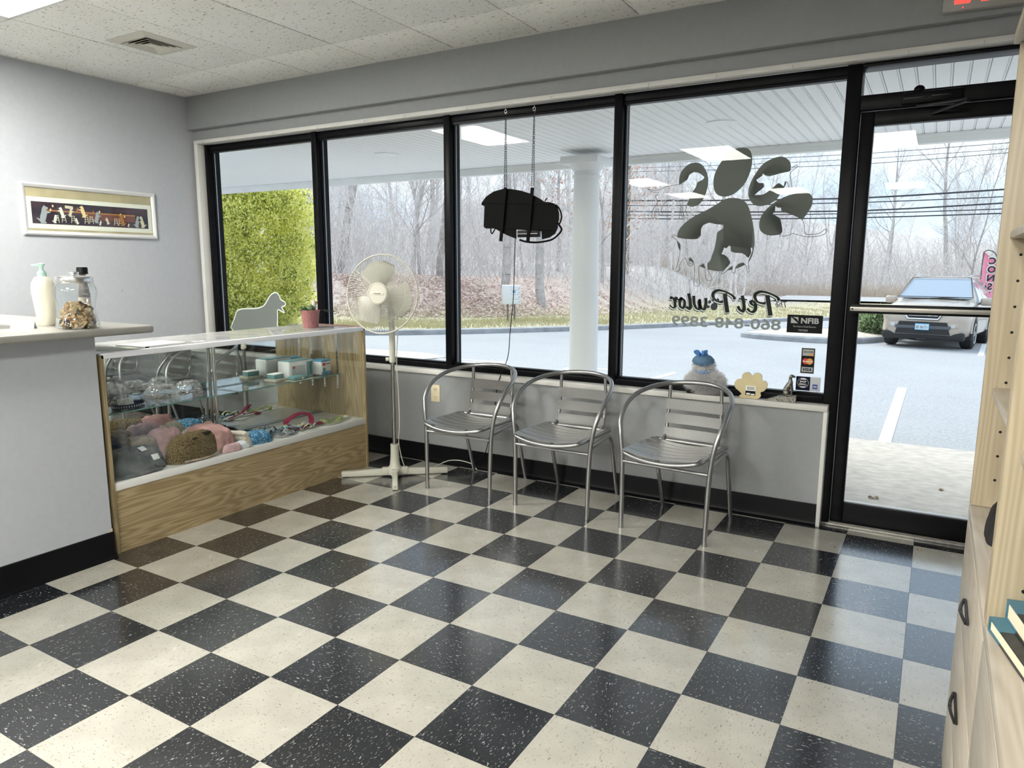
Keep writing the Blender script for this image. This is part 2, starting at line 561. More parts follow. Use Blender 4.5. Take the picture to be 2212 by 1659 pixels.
_dog3 = mm([(318,1831),(349,1852),(350,1866),(362,1854),(389,1847),(446,1860),(485,1866),(505,1887),(522,1895),(526,1886),(494,1861),(495,1830),(505,1777),(490,1773),(484,1804),(468,1814),(463,1788),(436,1807),(406,1782),(363,1752),(314,1750),(335,1771),(361,1793),(356,1811),(333,1812)])
_dog1 = mm([(-297,1816),(-265,1805),(-227,1803),(-178,1822),(-102,1830),(-60,1855),(-52,1878),(-25,1893),(10,1884),(37,1861),(26,1845),(0,1835),(-7,1811),(-25,1784),(-39,1756),(-57,1709),(-62,1680),(-46,1646),(-67,1644),(-78,1681),(-88,1710),(-90,1672),(-79,1637),(-96,1638),(-97,1672),(-98,1730),(-144,1746),(-175,1742),(-199,1714),(-209,1685),(-195,1663),(-218,1661),(-225,1696),(-245,1687),(-244,1652),(-263,1650),(-256,1697),(-231,1735),(-243,1765),(-226,1791),(-260,1793)])
_dogL = mm([(-3989,803),(-3959,929),(-3927,980),(-3852,1001),(-3690,1010),(-3600,1033),(-3553,1076),(-3507,1125),(-3445,1147),(-3405,1121),(-3393,1092),(-3341,1070),(-3346,1044),(-3386,1028),(-3359,999),(-3364,987),(-3430,1008),(-3437,949),(-3447,883),(-3459,829)])
_catL = mm([(-3313,865),(-3300,907),(-3253,891),(-3219,911),(-3202,870)])

def smooth2(poly, n=4):
    return [(p.x, p.y) for p in catmull([(a, b, 0) for a, b in poly], n, True)]

GY = 2.007      # outer face of the glass
_pieces = []
for nm, poly, cuts in (('heel_pad', _pad, [_dog, _cat]), ('toe_pad', _toe1, [_dog1]), ('toe_pad', _toe2, []), ('toe_pad', _toe3, [_dog3]), ('toe_pad', _toe4, [_cat2])):
    _pieces.append((nm, cut(smooth2(poly), cuts, GY, GY + 0.0008)))
_T_PHONE = txt_fit('860-848-3899', 0.612, 0.062, 0.022)
_T_THE = txt_fit('The', 0.058, 0.034, 0.01, 0.3)

# =================================================================== floor and its tiles
T = 0.3048
FX0, FX1, FY0, FY1 = -4.19, 1.80, -12.0, 1.93
floor = MB().box(FX0, FY0, -0.12, FX1, 2.06, -0.003).build('floor', mat('floor_base', (0.03, 0.03, 0.03), 0.7), smooth=0)
sname(floor)
tb = MB().box(-T / 2 + 0.0005, -T / 2 + 0.0005, -0.003, T / 2 - 0.0005, T / 2 - 0.0005, 0.0)
ME_TB = tb.mesh('floor_tile', 'tile_black', 0); ME_TC = tb.mesh('floor_tile', 'tile_cream', 0)
rnd = random.Random(4)
rest = MB()
cand = []
for i in range(-14, 6):
    for j in range(-40, 7):
        x0, x1 = max(i * T, FX0), min((i + 1) * T, FX1)
        y0, y1 = max(j * T, FY0), min((j + 1) * T, FY1)
        if x1 - x0 < 0.01 or y1 - y0 < 0.01: continue
        vis = (x1 > -2.12 and y0 > -2.2 and y1 > -1.6 + (0.55 * (x0 - 0.9) if x0 > 0.9 else 0))
        cand.append((0 if vis else 1, (x0 - 0.0) ** 2 + (y0 - 0.3) ** 2, i, j, x0, x1, y0, y1))
cand.sort()
for k, (_, _, i, j, x0, x1, y0, y1) in enumerate(cand):
    black = (i + j) % 2 == 0
    if k < 296:
        full = (x1 - x0 > T - 1e-4) and (y1 - y0 > T - 1e-4)
        if full:
            link('floor_tile', ME_TB if black else ME_TC, floor, ((x0 + x1) / 2, (y0 + y1) / 2, rnd.uniform(-0.0003, 0.0)), ((i + j) // 2 + j) % 2 * PI / 2)
        else:
            MB().box(-(x1 - x0) / 2 + 0.0005, -(y1 - y0) / 2 + 0.0005, -0.003, (x1 - x0) / 2 - 0.0005, (y1 - y0) / 2 - 0.0005, 0).build('floor_tile', 'tile_black' if black else 'tile_cream', floor, ((x0 + x1) / 2, (y0 + y1) / 2, 0), smooth=0)
    else:
        rest.cur = 0 if black else 1
        rest.box(x0 + 0.0005, y0 + 0.0005, -0.003, x1 - 0.0005, y1 - 0.0005, 0)
rest.build('floor_tiles_beyond', ['tile_black', 'tile_cream'], floor, smooth=0, kind='stuff')

# =================================================================== walls
def wall(name, boxes, m, **k):
    b = MB()
    for q in boxes: b.box(*q)
    return sname(b.build(name, m, smooth=0, **k))

ZC = 2.71
wall('wall_left', [(-4.31, -12.0, -0.12, -4.19, 2.06, 2.95)], 'wall_cool')
wall('wall_right', [(1.80, -12.0, -0.12, 1.92, 2.06, 2.95)], 'wall_paint')
wall('wall_back', [(-4.31, -12.12, -0.12, 1.92, -12.0, 2.95)], 'wall_paint')
ww = wall('wall_window', [(-4.19, 1.88, -0.12, 0.757, 2.06, 0.622), (-4.19, 1.88, 2.372, 1.80, 2.06, 2.95), (-4.19, 1.935, 0.622, -4.165, 2.06, 2.372),
                          (1.76, 1.88, -0.12, 1.80, 2.06, 2.372)], 'wall_paint')
_sf = MB().cbox(-4.19, 1.825, 2.452, 1.80, 1.88, 2.80, 0.008)
_sf.build('wall_soffit', 'wall_paint', smooth=30); sname(bpy.data.objects['wall_soffit'])
# white painted boards around the shopfront
t1 = MB().cbox(-4.165, 1.862, 2.345, 1.76, 1.935, 2.372, 0.002).build('trim_1', 'white_trim'); sname(t1)
t2 = MB().cbox(-4.165, 1.862, 0.622, 0.775, 1.935, 0.654, 0.003).build('trim_2', 'white_trim'); sname(t2)
t3 = MB().cbox(-4.165, 1.862, 0.654, -4.125, 1.935, 2.345, 0.002).build('trim_3', 'white_trim'); sname(t3)
t4 = MB().cbox(0.757, 1.862, 0.0, 0.777, 1.96, 0.622, 0.002).build('trim_4', 'white_trim'); sname(t4)
rnd = random.Random(8)
for x in (-4.02, -3.72, -3.2, -2.75, -2.3, -1.95, -1.45, -0.85, -0.25, 0.12, 0.5, 1.0, 1.3):
    a = rnd.uniform(-0.5, 0.5)
    MB().tube([(0, 0, 0), (0, -0.012, 0.0), (0.004 * a, -0.02, -0.006), (0.008 * a, -0.018, -0.016), (0.01 * a, -0.008, -0.018)], 0.0013, 5).build(
        'cup_hook', 'steel', t1, (x, 1.862, 2.358))
# baseboards
bb = MB().prism([(1.868, 0.118), (1.88, 0.118), (1.88, 0), (1.842, 0), (1.842, 0.003), (1.862, 0.012), (1.868, 0.03)], 'X', -4.19, 0.757)
sname(bb.build('baseboard_window', 'rubber_black'))
bb = MB().box(-4.19, -12.0, 0, -4.178, 1.84, 0.118)
sname(bb.build('baseboard_left', 'rubber_black'))

# =================================================================== shopfront windows
def window(n, x0, x1):
    """bay between mullion faces x0..x1"""
    w = MB().box(x0 - 0.006, 1.999, 0.686, x1 + 0.006, 2.005, 2.31).build('window_%d' % n, 'glass', smooth=0); sname(w)
    b = MB().cbox(x0, 1.945, 2.30, x1, 2.05, 2.345, 0.003); b.box(x0, 1.955, 2.285, x1, 1.997, 2.30)
    b.build('head_rail', 'frame_black', w)
    b = MB().cbox(x0, 1.93, 0.654, x1, 2.05, 0.690, 0.003); b.box(x0, 1.955, 0.690, x1, 1.997, 0.703)
    b.build('sill_rail', 'frame_black', w)
    return w
XS = [-4.125, -2.905, -1.695, -0.483, 0.742]
MW = 0.05
wins = []
for k in range(4):
    x0 = XS[k] + (0.035 if k == 0 else MW)
    x1 = XS[k + 1]
    w = window(k + 1, x0, x1)
    wins.append(w)
    b = MB().cbox(XS[k], 1.93, 0.654, x0, 2.05, 2.345, 0.003)
    b.box(x0 - 0.002, 1.975, 0.69, x0 + 0.008, 1.998, 2.30)
    b.build('mullion', 'frame_black', w)
    MB().box(x0 + 0.0, 1.9905, 0.70, x0 + 0.0095, 1.9985, 2.285).build('glazing_bead', mat('bead_grey', (0.35, 0.38, 0.42), 0.35, 0.6), w, smooth=0)

# =================================================================== door
door = MB().box(0.872, 1.985, 0.12, 1.700, 1.991, 2.06).build('door_1', 'glass', smooth=0); sname(door)
b = MB(); b.cbox(0.742, 1.93, 0.0, 0.812, 2.05, 2.345, 0.004); b.build('door_jamb', 'frame_black', door)
b = MB(); b.cbox(1.745, 1.93, 0.0, 1.76, 2.05, 2.345, 0.003); b.build('door_jamb', 'frame_black', door)
b = MB(); b.cbox(0.812, 1.93, 2.325, 1.745, 2.05, 2.345, 0.003); b.build('door_head', 'frame_black', door)
b = MB(); b.cbox(0.812, 1.93, 2.125, 1.745, 2.05, 2.195, 0.004); b.build('transom_bar', 'frame_black', door)
b = MB(); b.box(0.806, 1.985, 2.190, 1.750, 1.991, 2.33); b.build('transom_pane', 'glass', door, smooth=0)
b = MB(); b.cbox(0.816, 1.955, 0.012, 0.877, 2.0, 2.12, 0.004); b.build('door_stile', 'frame_black', door)
b = MB(); b.cbox(1.688, 1.955, 0.012, 1.742, 2.0, 2.12, 0.004); b.build('door_stile', 'frame_black', door)
b = MB(); b.cbox(0.877, 1.955, 2.052, 1.688, 2.0, 2.12, 0.004); b.build('door_rail', 'frame_black', door)
b = MB(); b.cbox(0.877, 1.955, 0.012, 1.688, 2.0, 0.128, 0.004); b.build('door_rail', 'frame_black', door)
MB().box(0.877, 1.972, 0.128, 1.688, 1.984, 0.1345).build('glazing_bead', mat('bead_light', (0.62, 0.66, 0.70), 0.3, 0.5), door, smooth=0)
b = MB(); b.cbox(0.742, 1.925, 0.0, 1.76, 2.06, 0.012, 0.002)
for k in range(6): b.box(0.742, 1.935 + k * 0.018, 0.012, 1.76, 1.943 + k * 0.018, 0.0145)
b.build('threshold', mat('threshold_alu', (0.35, 0.34, 0.31), 0.45, 0.9, noise_s=40, amt=0.2), door)
b = MB(); b.cbox(0.842, 1.868, 1.150, 1.725, 1.888, 1.172, 0.003); b.build('push_bar', mat('bar_bronze', (0.42, 0.40, 0.36), 0.4, 0.8), door)
b = MB(); b.cbox(0.842, 1.888, 1.138, 1.725, 1.902, 1.184, 0.003)
b.box(0.845, 1.90, 1.145, 0.872, 1.957, 1.178); b.box(1.695, 1.90, 1.145, 1.72, 1.957, 1.178); b.build('bar_backing', 'frame_black', door)
MB().cyl((0.854, 1.8675, 1.161), (0.854, 1.864, 1.161), 0.004, n=10).build('bar_screw', 'frame_black', door)
b = MB(); b.cbox(0.99, 1.895, 2.13, 1.24, 1.935, 2.18, 0.006); b.build('door_closer', 'frame_black', door)
MB().ell((1.06, 1.945, 2.198), (0.024, 0.018, 0.020), 16, 8).build('closer_spindle', 'frame_black', door)
_dk = mat('closer_dark', (0.03, 0.03, 0.03), 0.3, 0.5)
b = MB(); b.cbox(1.00, 1.890, 2.150, 1.10, 1.896, 2.156, 0.001); b.cbox(1.115, 1.890, 2.152, 1.19, 1.896, 2.158, 0.001)
b.build('closer_seam', _dk, door)
b = MB(); b.tube([(1.055, 1.93, 2.122), (1.10, 1.90, 2.118), (1.26, 1.80, 2.108)], 0.006, 8); b.build('closer_arm', _dk, door)
b = MB(); b.tube([(1.26, 1.80, 2.100), (1.19, 1.87, 2.092), (1.12, 1.945, 2.085)], 0.007, 8); b.build('closer_arm', _dk, door)

# =================================================================== ceiling
mcl, nt, bs = _new('acoustic')
nz = noise_node(nt, 75, (0.55, 1, 1), detail=2.5, coord='Object', dist=0.8)
bigc = noise_node(nt, 2.2, detail=3)
base = ramp2(nt, bigc.outputs['Fac'], 0.3, (0.84, 0.835, 0.785), 0.75, (0.90, 0.895, 0.85)).outputs['Color']
ff = ramp2(nt, nz.outputs['Fac'], 0.335, (1, 1, 1), 0.37, (0, 0, 0)).outputs['Color']
nt.links.new(mixc(nt, ff, base, (0.36, 0.34, 0.28)), bs.inputs['Base Color'])
bs.inputs['Roughness'].default_value = 0.9
bp = nt.nodes.new('ShaderNodeBump'); bp.inputs['Strength'].default_value = 0.35; bp.inputs['Distance'].default_value = 0.006
nt.links.new(nz.outputs['Fac'], bp.inputs['Height']); nt.links.new(bp.outputs['Normal'], bs.inputs['Normal'])

ceil = MB().box(-4.19, -12.0, ZC + 0.012, 1.80, 1.88, ZC + 0.03).build('ceiling', mat('plenum', (0.30, 0.29, 0.25), 0.9), smooth=0); sname(ceil)
roof = MB().box(-16.0, -12.12, 2.95, 6.0, 4.62, 3.10).build('roof', mat('roof_grey', (0.2, 0.2, 0.2), 0.8), smooth=0); sname(roof)
GX = [-3.96 + 0.6096 * k for k in range(-1, 11)]
GYS = [1.37 + 1.2192 * k for k in range(-12, 2)]
LIGHTS = [(1, 10), (4, 8), (7, 8), (1, 6), (4, 4), (1, 4), (7, 4)]
tile_full = MB().cbox(-0.6096 / 2 + 0.003, -1.2192 / 2 + 0.003, 0, 0.6096 / 2 - 0.003, 1.2192 / 2 - 0.003, 0.012, 0.002).mesh('ceiling_tile', 'acoustic', 30)
rnd = random.Random(3)
for i in range(len(GX) - 1):
    for j in range(len(GYS) - 1):
        if (i - 1, j) in LIGHTS: continue
        x0, x1 = max(GX[i], -4.19), min(GX[i + 1], 1.80)
        y0, y1 = max(GYS[j], -12.0), min(GYS[j + 1], 1.825)
        if x1 - x0 < 0.01 or y1 - y0 < 0.01: continue
        full = x1 - x0 > 0.60 and y1 - y0 > 1.21
        zz = ZC + rnd.uniform(-0.0008, 0.0012)
        if full:
            link('ceiling_tile', tile_full, ceil, ((x0 + x1) / 2, (y0 + y1) / 2, zz), PI * rnd.randint(0, 1))
        else:
            MB().cbox(-(x1 - x0) / 2 + 0.003, -(y1 - y0) / 2 + 0.003, 0, (x1 - x0) / 2 - 0.003, (y1 - y0) / 2 - 0.003, 0.012, 0.002).build('ceiling_tile', 'acoustic', ceil, ((x0 + x1) / 2, (y0 + y1) / 2, zz))
# wall angle at the edge
b = MB(); b.box(-4.19, -12.0, ZC - 0.002, -4.172, 1.825, ZC + 0.002); b.box(-4.172, 1.807, ZC - 0.002, 1.80, 1.825, ZC + 0.002)
b.build('wall_angle', 'white_trim', ceil, smooth=0)

# lay-in fluorescent fixtures
mat('diffuser', (0.9, 0.9, 0.85), 0.5, emit=(1.0, 0.985, 0.93), es=LAMP)
_lab = ['fluorescent ceiling panel above the reception counter near the air vent', 'fluorescent ceiling panel behind the viewer, over the middle of the room',
        'fluorescent ceiling panel behind the viewer, over the bookcase side']
for k, (i, j) in enumerate(LIGHTS):
    cx = GX[i + 1] + 0.3048; cy = GYS[j] + 0.6096
    t = thing('ceiling_light', _lab[k] if k < 3 else 'fluorescent ceiling panel in the far part of the room', 'ceiling light', (cx, cy, ZC), group='lay-in fluorescent panels')
    b = MB()
    for (x0, y0, x1, y1) in ((-0.302, -0.607, -0.280, 0.607), (0.280, -0.607, 0.302, 0.607), (-0.280, -0.607, 0.280, -0.585), (-0.280, 0.585, 0.280, 0.607)):
        b.cbox(x0, y0, -0.004, x1, y1, 0.008, 0.002)
    b.build('light_frame', 'laminate_white', t)
    MB().box(-0.281, -0.586, 0.000, 0.281, 0.586, 0.006).build('diffuser', 'diffuser', t, smooth=0)

# square diffuser vent
v = thing('ceiling_vent', 'square beige louvred air vent in the ceiling tiles above the reception corner', 'vent', (-3.085, 0.815, ZC))
mat('vent_cream', (0.62, 0.60, 0.52), 0.5)
def sqring(b, r0, z0, r1, z1, th=0.003):
    for a in range(4):
        ca, sa = math.cos(a * PI / 2), math.sin(a * PI / 2)
        def P(x, y, z): return (x * ca - y * sa, x * sa + y * ca, z)
        b._add([P(-r0, -r0, z0), P(r0, -r0, z0), P(r1, -r1, z1), P(-r1, -r1, z1), P(-r0, -r0, z0 + th), P(r0, -r0, z0 + th), P(r1, -r1, z1 + th), P(-r1, -r1, z1 + th)],
               [(0, 1, 2, 3), (7, 6, 5, 4), (0, 4, 5, 1), (1, 5, 6, 2), (2, 6, 7, 3), (3, 7, 4, 0)])
    return b
sqring(MB(), 0.185, -0.002, 0.125, -0.012).build('vent_frame', 'vent_cream', v, smooth=0)
for k in range(4):
    r = 0.118 - k * 0.026
    sqring(MB(), r + 0.004, -0.016, r - 0.016, -0.004, 0.002).build('louvre', 'vent_cream', v, smooth=0)
MB().cbox(-0.028, -0.028, -0.012, 0.028, 0.028, -0.007, 0.001).build('vent_core', 'vent_cream', v)
MB().box(-0.125, -0.125, -0.0022, 0.125, 0.125, -0.0008).build('duct', 'black_plastic', v, smooth=0)
# =================================================================== reception counter
ct = thing('reception_counter', 'grey painted reception counter wall with black rubber base, left of the display case', 'counter', (-2.107, -0.285, 0))
b = MB(); b.box(-0.062, -3.2, 0, 0.062, 0.0, 1.052); b.box(-1.5, -0.12, 0, -0.062, 0.0, 1.052)
b.build('counter_wall', 'wall_cool', ct, smooth=0)
b = MB().prism([(0.062, 0.125), (0.069, 0.123), (0.069, 0.03), (0.074, 0.012), (0.092, 0.003), (0.092, 0), (0.062, 0)], 'Y', -3.2, 0.004)
b.build('counter_base', 'rubber_black', ct)
MB().prism([(-0.02, 0.125), (0.003, 0.125), (0.003, 0.142), (-0.008, 0.133)], 'X', 0.0622, 0.0635).build('worn_patch', mat('bare_plaster', (0.62, 0.52, 0.36), 0.9, noise_s=60, amt=0.3), ct, smooth=0)

def top_poly():
    pts = [(-1.985, -3.2), (-1.93, -3.2)]
    # rounded outer corner
    r = 0.03
    for k in range(7):
        a = k / 6 * PI / 2
        pts.append((-1.93 - r + r * math.cos(a), -0.058 - r + r * math.sin(a)))
    pts += [(-3.62, -0.058), (-3.62, -0.385), (-2.29, -0.385), (-2.29, -3.2)]
    return pts
bm = bmesh.new()
vs = [bm.verts.new((x, y, 1.053)) for x, y in top_poly()[1:]]
f = bm.faces.new(vs)
r_ = bmesh.ops.extrude_face_region(bm, geom=[f])
for e in r_['geom']:
    if isinstance(e, bmesh.types.BMVert): e.co.z = 1.087
bmesh.ops.recalc_face_normals(bm, faces=bm.faces)
hor = [e for e in bm.edges if abs(e.verts[0].co.z - e.verts[1].co.z) < 1e-6]
bmesh.ops.bevel(bm, geom=hor, offset=0.010, segments=3, affect='EDGES', profile=0.5)
me = bpy.data.meshes.new('countertop'); bm.to_mesh(me); bm.free()
me.materials.append(MATS['laminate_cream'])
me.polygons.foreach_set('use_smooth', [True] * len(me.polygons)); me.set_sharp_from_angle(angle=R(40))
link('countertop', me, label='cream laminate countertop with rounded edge on the reception counter', cat='countertop')
ZT = 1.087

# ---- glass treat jar
jar = thing('treat_jar', 'curvy clear glass jar with chrome lid, half full of dog biscuits, on the reception counter', 'jar', (-2.056, -0.345, ZT))
prof = [(0.0, 0.002), (0.080, 0.002), (0.087, 0.006), (0.086, 0.02), (0.079, 0.045), (0.0735, 0.075), (0.073, 0.09), (0.077, 0.115), (0.084, 0.145), (0.0855, 0.165), (0.082, 0.182), (0.074, 0.195), (0.071, 0.203),
        (0.068, 0.203), (0.071, 0.194), (0.079, 0.181), (0.0825, 0.165), (0.081, 0.146), (0.074, 0.116), (0.070, 0.09), (0.0705, 0.076), (0.076, 0.046), (0.083, 0.02), (0.083, 0.012), (0.0, 0.010)]
MB().lathe(prof, 40, close=False).build('jar_glass', 'glass_jar', jar, smooth=60)
lid = MB().lathe([(0.0, 0.199), (0.073, 0.199), (0.074, 0.201), (0.074, 0.222), (0.072, 0.226), (0.058, 0.229), (0.035, 0.231), (0.0, 0.232)], 40, close=False).build('jar_lid', 'steel', jar, smooth=40)
MB().lathe([(0.0, 0.230), (0.012, 0.231), (0.012, 0.235), (0.020, 0.237), (0.021, 0.240), (0.021, 0.245), (0.019, 0.248), (0.0, 0.2485)], 28, close=False).build('lid_knob', 'chrome', lid)

# ---- dog biscuits: bone shaped, heaped inside the jar
def bone_poly(L, W):
    pts = []
    def lobe(cx, cy, a0, a1, r):
        for k in range(5):
            a = R(a0 + (a1 - a0) * k / 4)
            pts.append((cx + r * math.cos(a), cy + r * math.sin(a)))
    r = W * 0.62
    lobe(L, W * 0.55, -10, 150, r); lobe(-L, W * 0.55, 30, 190, r); lobe(-L, -W * 0.55, 170, 330, r); lobe(L, -W * 0.55, 210, 370, r)
    return pts
bms = []
for k, (nm, cc) in enumerate((('biscuit_tan', (0.42, 0.29, 0.155)), ('biscuit_pale', (0.50, 0.37, 0.22)), ('biscuit_dark', (0.06, 0.05, 0.042)), ('biscuit_red', (0.36, 0.21, 0.12)))):
    mat(nm, cc, 0.85, noise_s=140, amt=0.2, bump=0.3)
    q = MB().prism(bone_poly(0.0125, 0.0095), 'Z', -0.0045, 0.0045)
    o = len(q.v)
    me = q.mesh('dog_biscuit', nm, 50)
    bms.append(me)
rnd = random.Random(21)
placed = []
for layer in range(9):
    z = 0.018 + layer * 0.0105
    rr = np.interp(z, [0.012, 0.046, 0.09, 0.116], [0.083, 0.076, 0.070, 0.074]) - 0.0245
    nring = 12 if layer < 7 else (10 if layer == 7 else 6)
    for k in range(nring):
        a = 2 * PI * k / nring + layer * 0.31 + rnd.uniform(-0.1, 0.1)
        r0 = rr if layer < 7 else rr * rnd.uniform(0.35, 0.95)
        placed.append((r0 * math.cos(a), r0 * math.sin(a), z + rnd.uniform(-0.002, 0.002)))
    if layer in (6, 7, 8):
        for k in range(5):
            a = rnd.uniform(0, 2 * PI); placed.append((rr * 0.5 * math.cos(a), rr * 0.5 * math.sin(a), z))
for (x, y, z) in placed:
    w = rnd.random()
    k = 0 if w < 0.45 else (1 if w < 0.78 else (2 if w < 0.9 else 3))
    colour = ('tan', 'pale', 'dark', 'reddish')[k]
    link('dog_biscuit', bms[k], None, (-2.056 + x, -0.345 + y, ZT + z), (rnd.uniform(-1.2, 1.2), rnd.uniform(-1.2, 1.2), rnd.uniform(0, 6.28)),
         'small %s bone-shaped dog biscuit in the glass jar' % colour, 'biscuit', 'dog biscuits in the jar')

# ---- pump bottle
pb = thing('pump_bottle', 'cream lotion bottle with mint green pump behind the treat jar', 'bottle', (-2.345, -0.33, ZT), 0.9)
pb.scale = (1.12, 1.12, 1.12)
MB().lathe([(0.0, 0), (0.030, 0.0), (0.033, 0.004), (0.036, 0.06), (0.042, 0.12), (0.044, 0.15), (0.040, 0.175), (0.028, 0.195), (0.014, 0.203), (0.0, 0.203)], 28, close=False).build('bottle_body', mat('cream_plastic', (0.80, 0.76, 0.62), 0.35), pb, smooth=50)
MB().lathe([(0.0, 0.200), (0.017, 0.200), (0.017, 0.216), (0.013, 0.221), (0.008, 0.226), (0.008, 0.243), (0.0, 0.243)], 20, close=False).build('pump_collar', mat('mint', (0.48, 0.72, 0.62), 0.35), pb)
b = MB(); b.lathe([(0, 0.240), (0.009, 0.240), (0.014, 0.248), (0.014, 0.252), (0.0, 0.255)], 18, close=False); b.cbox(-0.034, -0.006, 0.241, 0.004, 0.006, 0.250, 0.002)
b.build('pump_head', 'mint', pb)
# ---- tall bottle with black cap
sb = thing('spray_bottle', 'slim printed bottle with black cap standing behind the treat jar', 'bottle', (-2.32, -0.16, ZT))
sb.scale = (1.18, 1.18, 1.18)
MB().lathe([(0, 0), (0.020, 0), (0.022, 0.004), (0.022, 0.016), (0, 0.016)], 24, close=False).build('bottle_base', 'black_plastic', sb)
MB().lathe([(0, 0.014), (0.0222, 0.014), (0.0222, 0.105), (0, 0.105)], 24, close=False).build('bottle_label', mat('label_pink', (0.62, 0.52, 0.47), 0.5, noise_s=45, amt=0.45), sb)
MB().lathe([(0, 0.104), (0.0218, 0.104), (0.0218, 0.118), (0.017, 0.15), (0.012, 0.18), (0.012, 0.20), (0, 0.20)], 24, close=False).build('bottle_neck', mat('bottle_grey', (0.16, 0.14, 0.14), 0.3), sb, smooth=50)
MB().lathe([(0, 0.198), (0.0205, 0.198), (0.0205, 0.222), (0.018, 0.226), (0, 0.226)], 24, close=False).build('bottle_cap', 'black_plastic', sb)
MB().lathe([(0.0226, 0.0), (0.0229, 0.002), (0.0229, 0.004), (0.0226, 0.005)], 24, c=(0, 0, 0.04), close=False).build('label_band', mat('leaf_green', (0.10, 0.28, 0.16), 0.5), sb)
# ---- handwritten card
nc = thing('paper_note', 'small white handwritten card propped up on the counter beside the jar', 'paper', (-2.235, -0.49, ZT), 0.6)
b = MB(); b._add([(-0.05, 0, 0), (0.05, 0, 0), (0.05, 0.012, 0.032), (-0.05, 0.012, 0.032), (-0.05, 0.0006, 0), (0.05, 0.0006, 0), (0.05, 0.0126, 0.032), (-0.05, 0.0126, 0.032)], [(0, 1, 2, 3), (7, 6, 5, 4), (0, 4, 5, 1), (1, 5, 6, 2), (2, 6, 7, 3), (3, 7, 4, 0)])
b._add([(-0.05, 0.0126, 0.032), (0.05, 0.0126, 0.032), (0.05, 0.028, 0.0), (-0.05, 0.028, 0)], [(0, 1, 2, 3)])
b.build('card', 'paper', nc, smooth=0)
b = MB(); rnd = random.Random(2)
x = -0.04
while x < 0.04:
    w = rnd.uniform(0.008, 0.016)
    p = [(x + w * k / 8, 0.0016 + 0.0006 * 0, 0.0075 + 0.004 * abs(math.sin(k * 1.9 + x * 90)) * rnd.uniform(0.5, 1)) for k in range(9)]
    p = [(a, -0.0004 + c * 0.375, c) for a, _, c in p]
    b.tube(p, 0.0005, 3); x += w + 0.006
b.build('handwriting', mat('ink_grey', (0.35, 0.34, 0.33), 0.7), nc)

# =================================================================== display case
CX0, CX1, CY0, CY1 = -2.57, -2.06, -0.262, 1.518
case = thing('display_case', 'oak and glass display case of pet clothes and collars, beside the reception counter', 'display case', (0, 0, 0))
MB().box(CX0, CY0 + 0.018, 0.0, CX1 - 0.004, CY1 - 0.018, 0.306).build('plinth', 'oak', case, smooth=0)
MB().cbox(CX0, CY0 + 0.018, 0.306, CX1, CY1 - 0.018, 0.345, 0.002).build('deck', 'laminate_white', case)
for y0, y1 in ((CY0, CY0 + 0.018), (CY1 - 0.018, CY1)):
    MB().cbox(CX0, y0, 0.0, CX1 + 0.004, y1, 0.957, 0.002).build('end_panel', 'oak_v', case)
MB().box(CX1 - 0.012, CY0 + 0.0185, 0.345, CX1 - 0.006, CY1 - 0.0185, 0.948).build('front_glass', 'glass_case', case, smooth=0)
MB().box(CX0 + 0.01, CY0 + 0.006, 0.957, CX1 - 0.008, CY1 - 0.006, 0.963).build('top_glass', 'glass_sheen', case, smooth=0)
b = MB(); b.cbox(CX1 - 0.020, CY0 + 0.004, 0.938, CX1 + 0.004, CY1 - 0.004, 0.965, 0.002)
b.build('top_rail', mat('alu_white', (0.88, 0.89, 0.92), 0.3, 0.0), case)
MB().cbox(CX0, CY0 + 0.018, 0.940, CX0 + 0.055, CY1 - 0.018, 0.957, 0.002).build('back_rail', 'laminate_white', case)
b = MB(); b.cbox(CX0, CY1 - 0.020, 0.957, CX1 - 0.01, CY1, 0.968, 0.002); b.build('end_cap', mat('cap_brown', (0.22, 0.10, 0.08), 0.5), case)
MIR = -2.468
for y0, y1, dx in ((CY0 + 0.02, 0.66, 0.0), (0.62, CY1 - 0.02, -0.012)):
    MB().box(MIR - 0.006 + dx, y0, 0.352, MIR + dx, y1, 0.940).build('mirror_door', 'mirror', case, smooth=0)
b = MB(); b.box(MIR - 0.03, CY0 + 0.02, 0.345, MIR + 0.012, CY1 - 0.02, 0.352); b.build('door_track', 'alu', case, smooth=0)
MB().cbox(CX0, CY0 + 0.02, 0.345, MIR - 0.03, CY1 - 0.02, 0.94, 0.001).build('case_back', 'oak_v', case)
MB().cyl((MIR + 0.022, 0.628, 0.345), (MIR + 0.022, 0.628, 0.94), 0.0105, n=14).build('centre_post', 'chrome', case)
ZS = 0.640
sh1 = MB().box(-2.455, CY0 + 0.022, ZS - 0.006, -2.245, 0.615, ZS).build('glass_shelf', 'glass_case', case, smooth=0)
sh2 = MB().box(-2.455, 0.641, ZS - 0.006, -2.245, CY1 - 0.022, ZS).build('glass_shelf', 'glass_case', case, smooth=0)
mat('glass_edge', (0.16, 0.34, 0.30), 0.2)
for sh, y0, y1 in ((sh1, CY0 + 0.022, 0.615), (sh2, 0.641, CY1 - 0.022)):
    MB().box(-2.245, y0, ZS - 0.006, -2.2435, y1, ZS).build('polished_edge', 'glass_edge', sh, smooth=0)
for y in (0.618, 0.638):
    MB().cbox(-2.45, y - 0.002, ZS - 0.018, -2.26, y + 0.002, ZS - 0.006, 0.001).build('shelf_bracket', 'dark_metal', case)
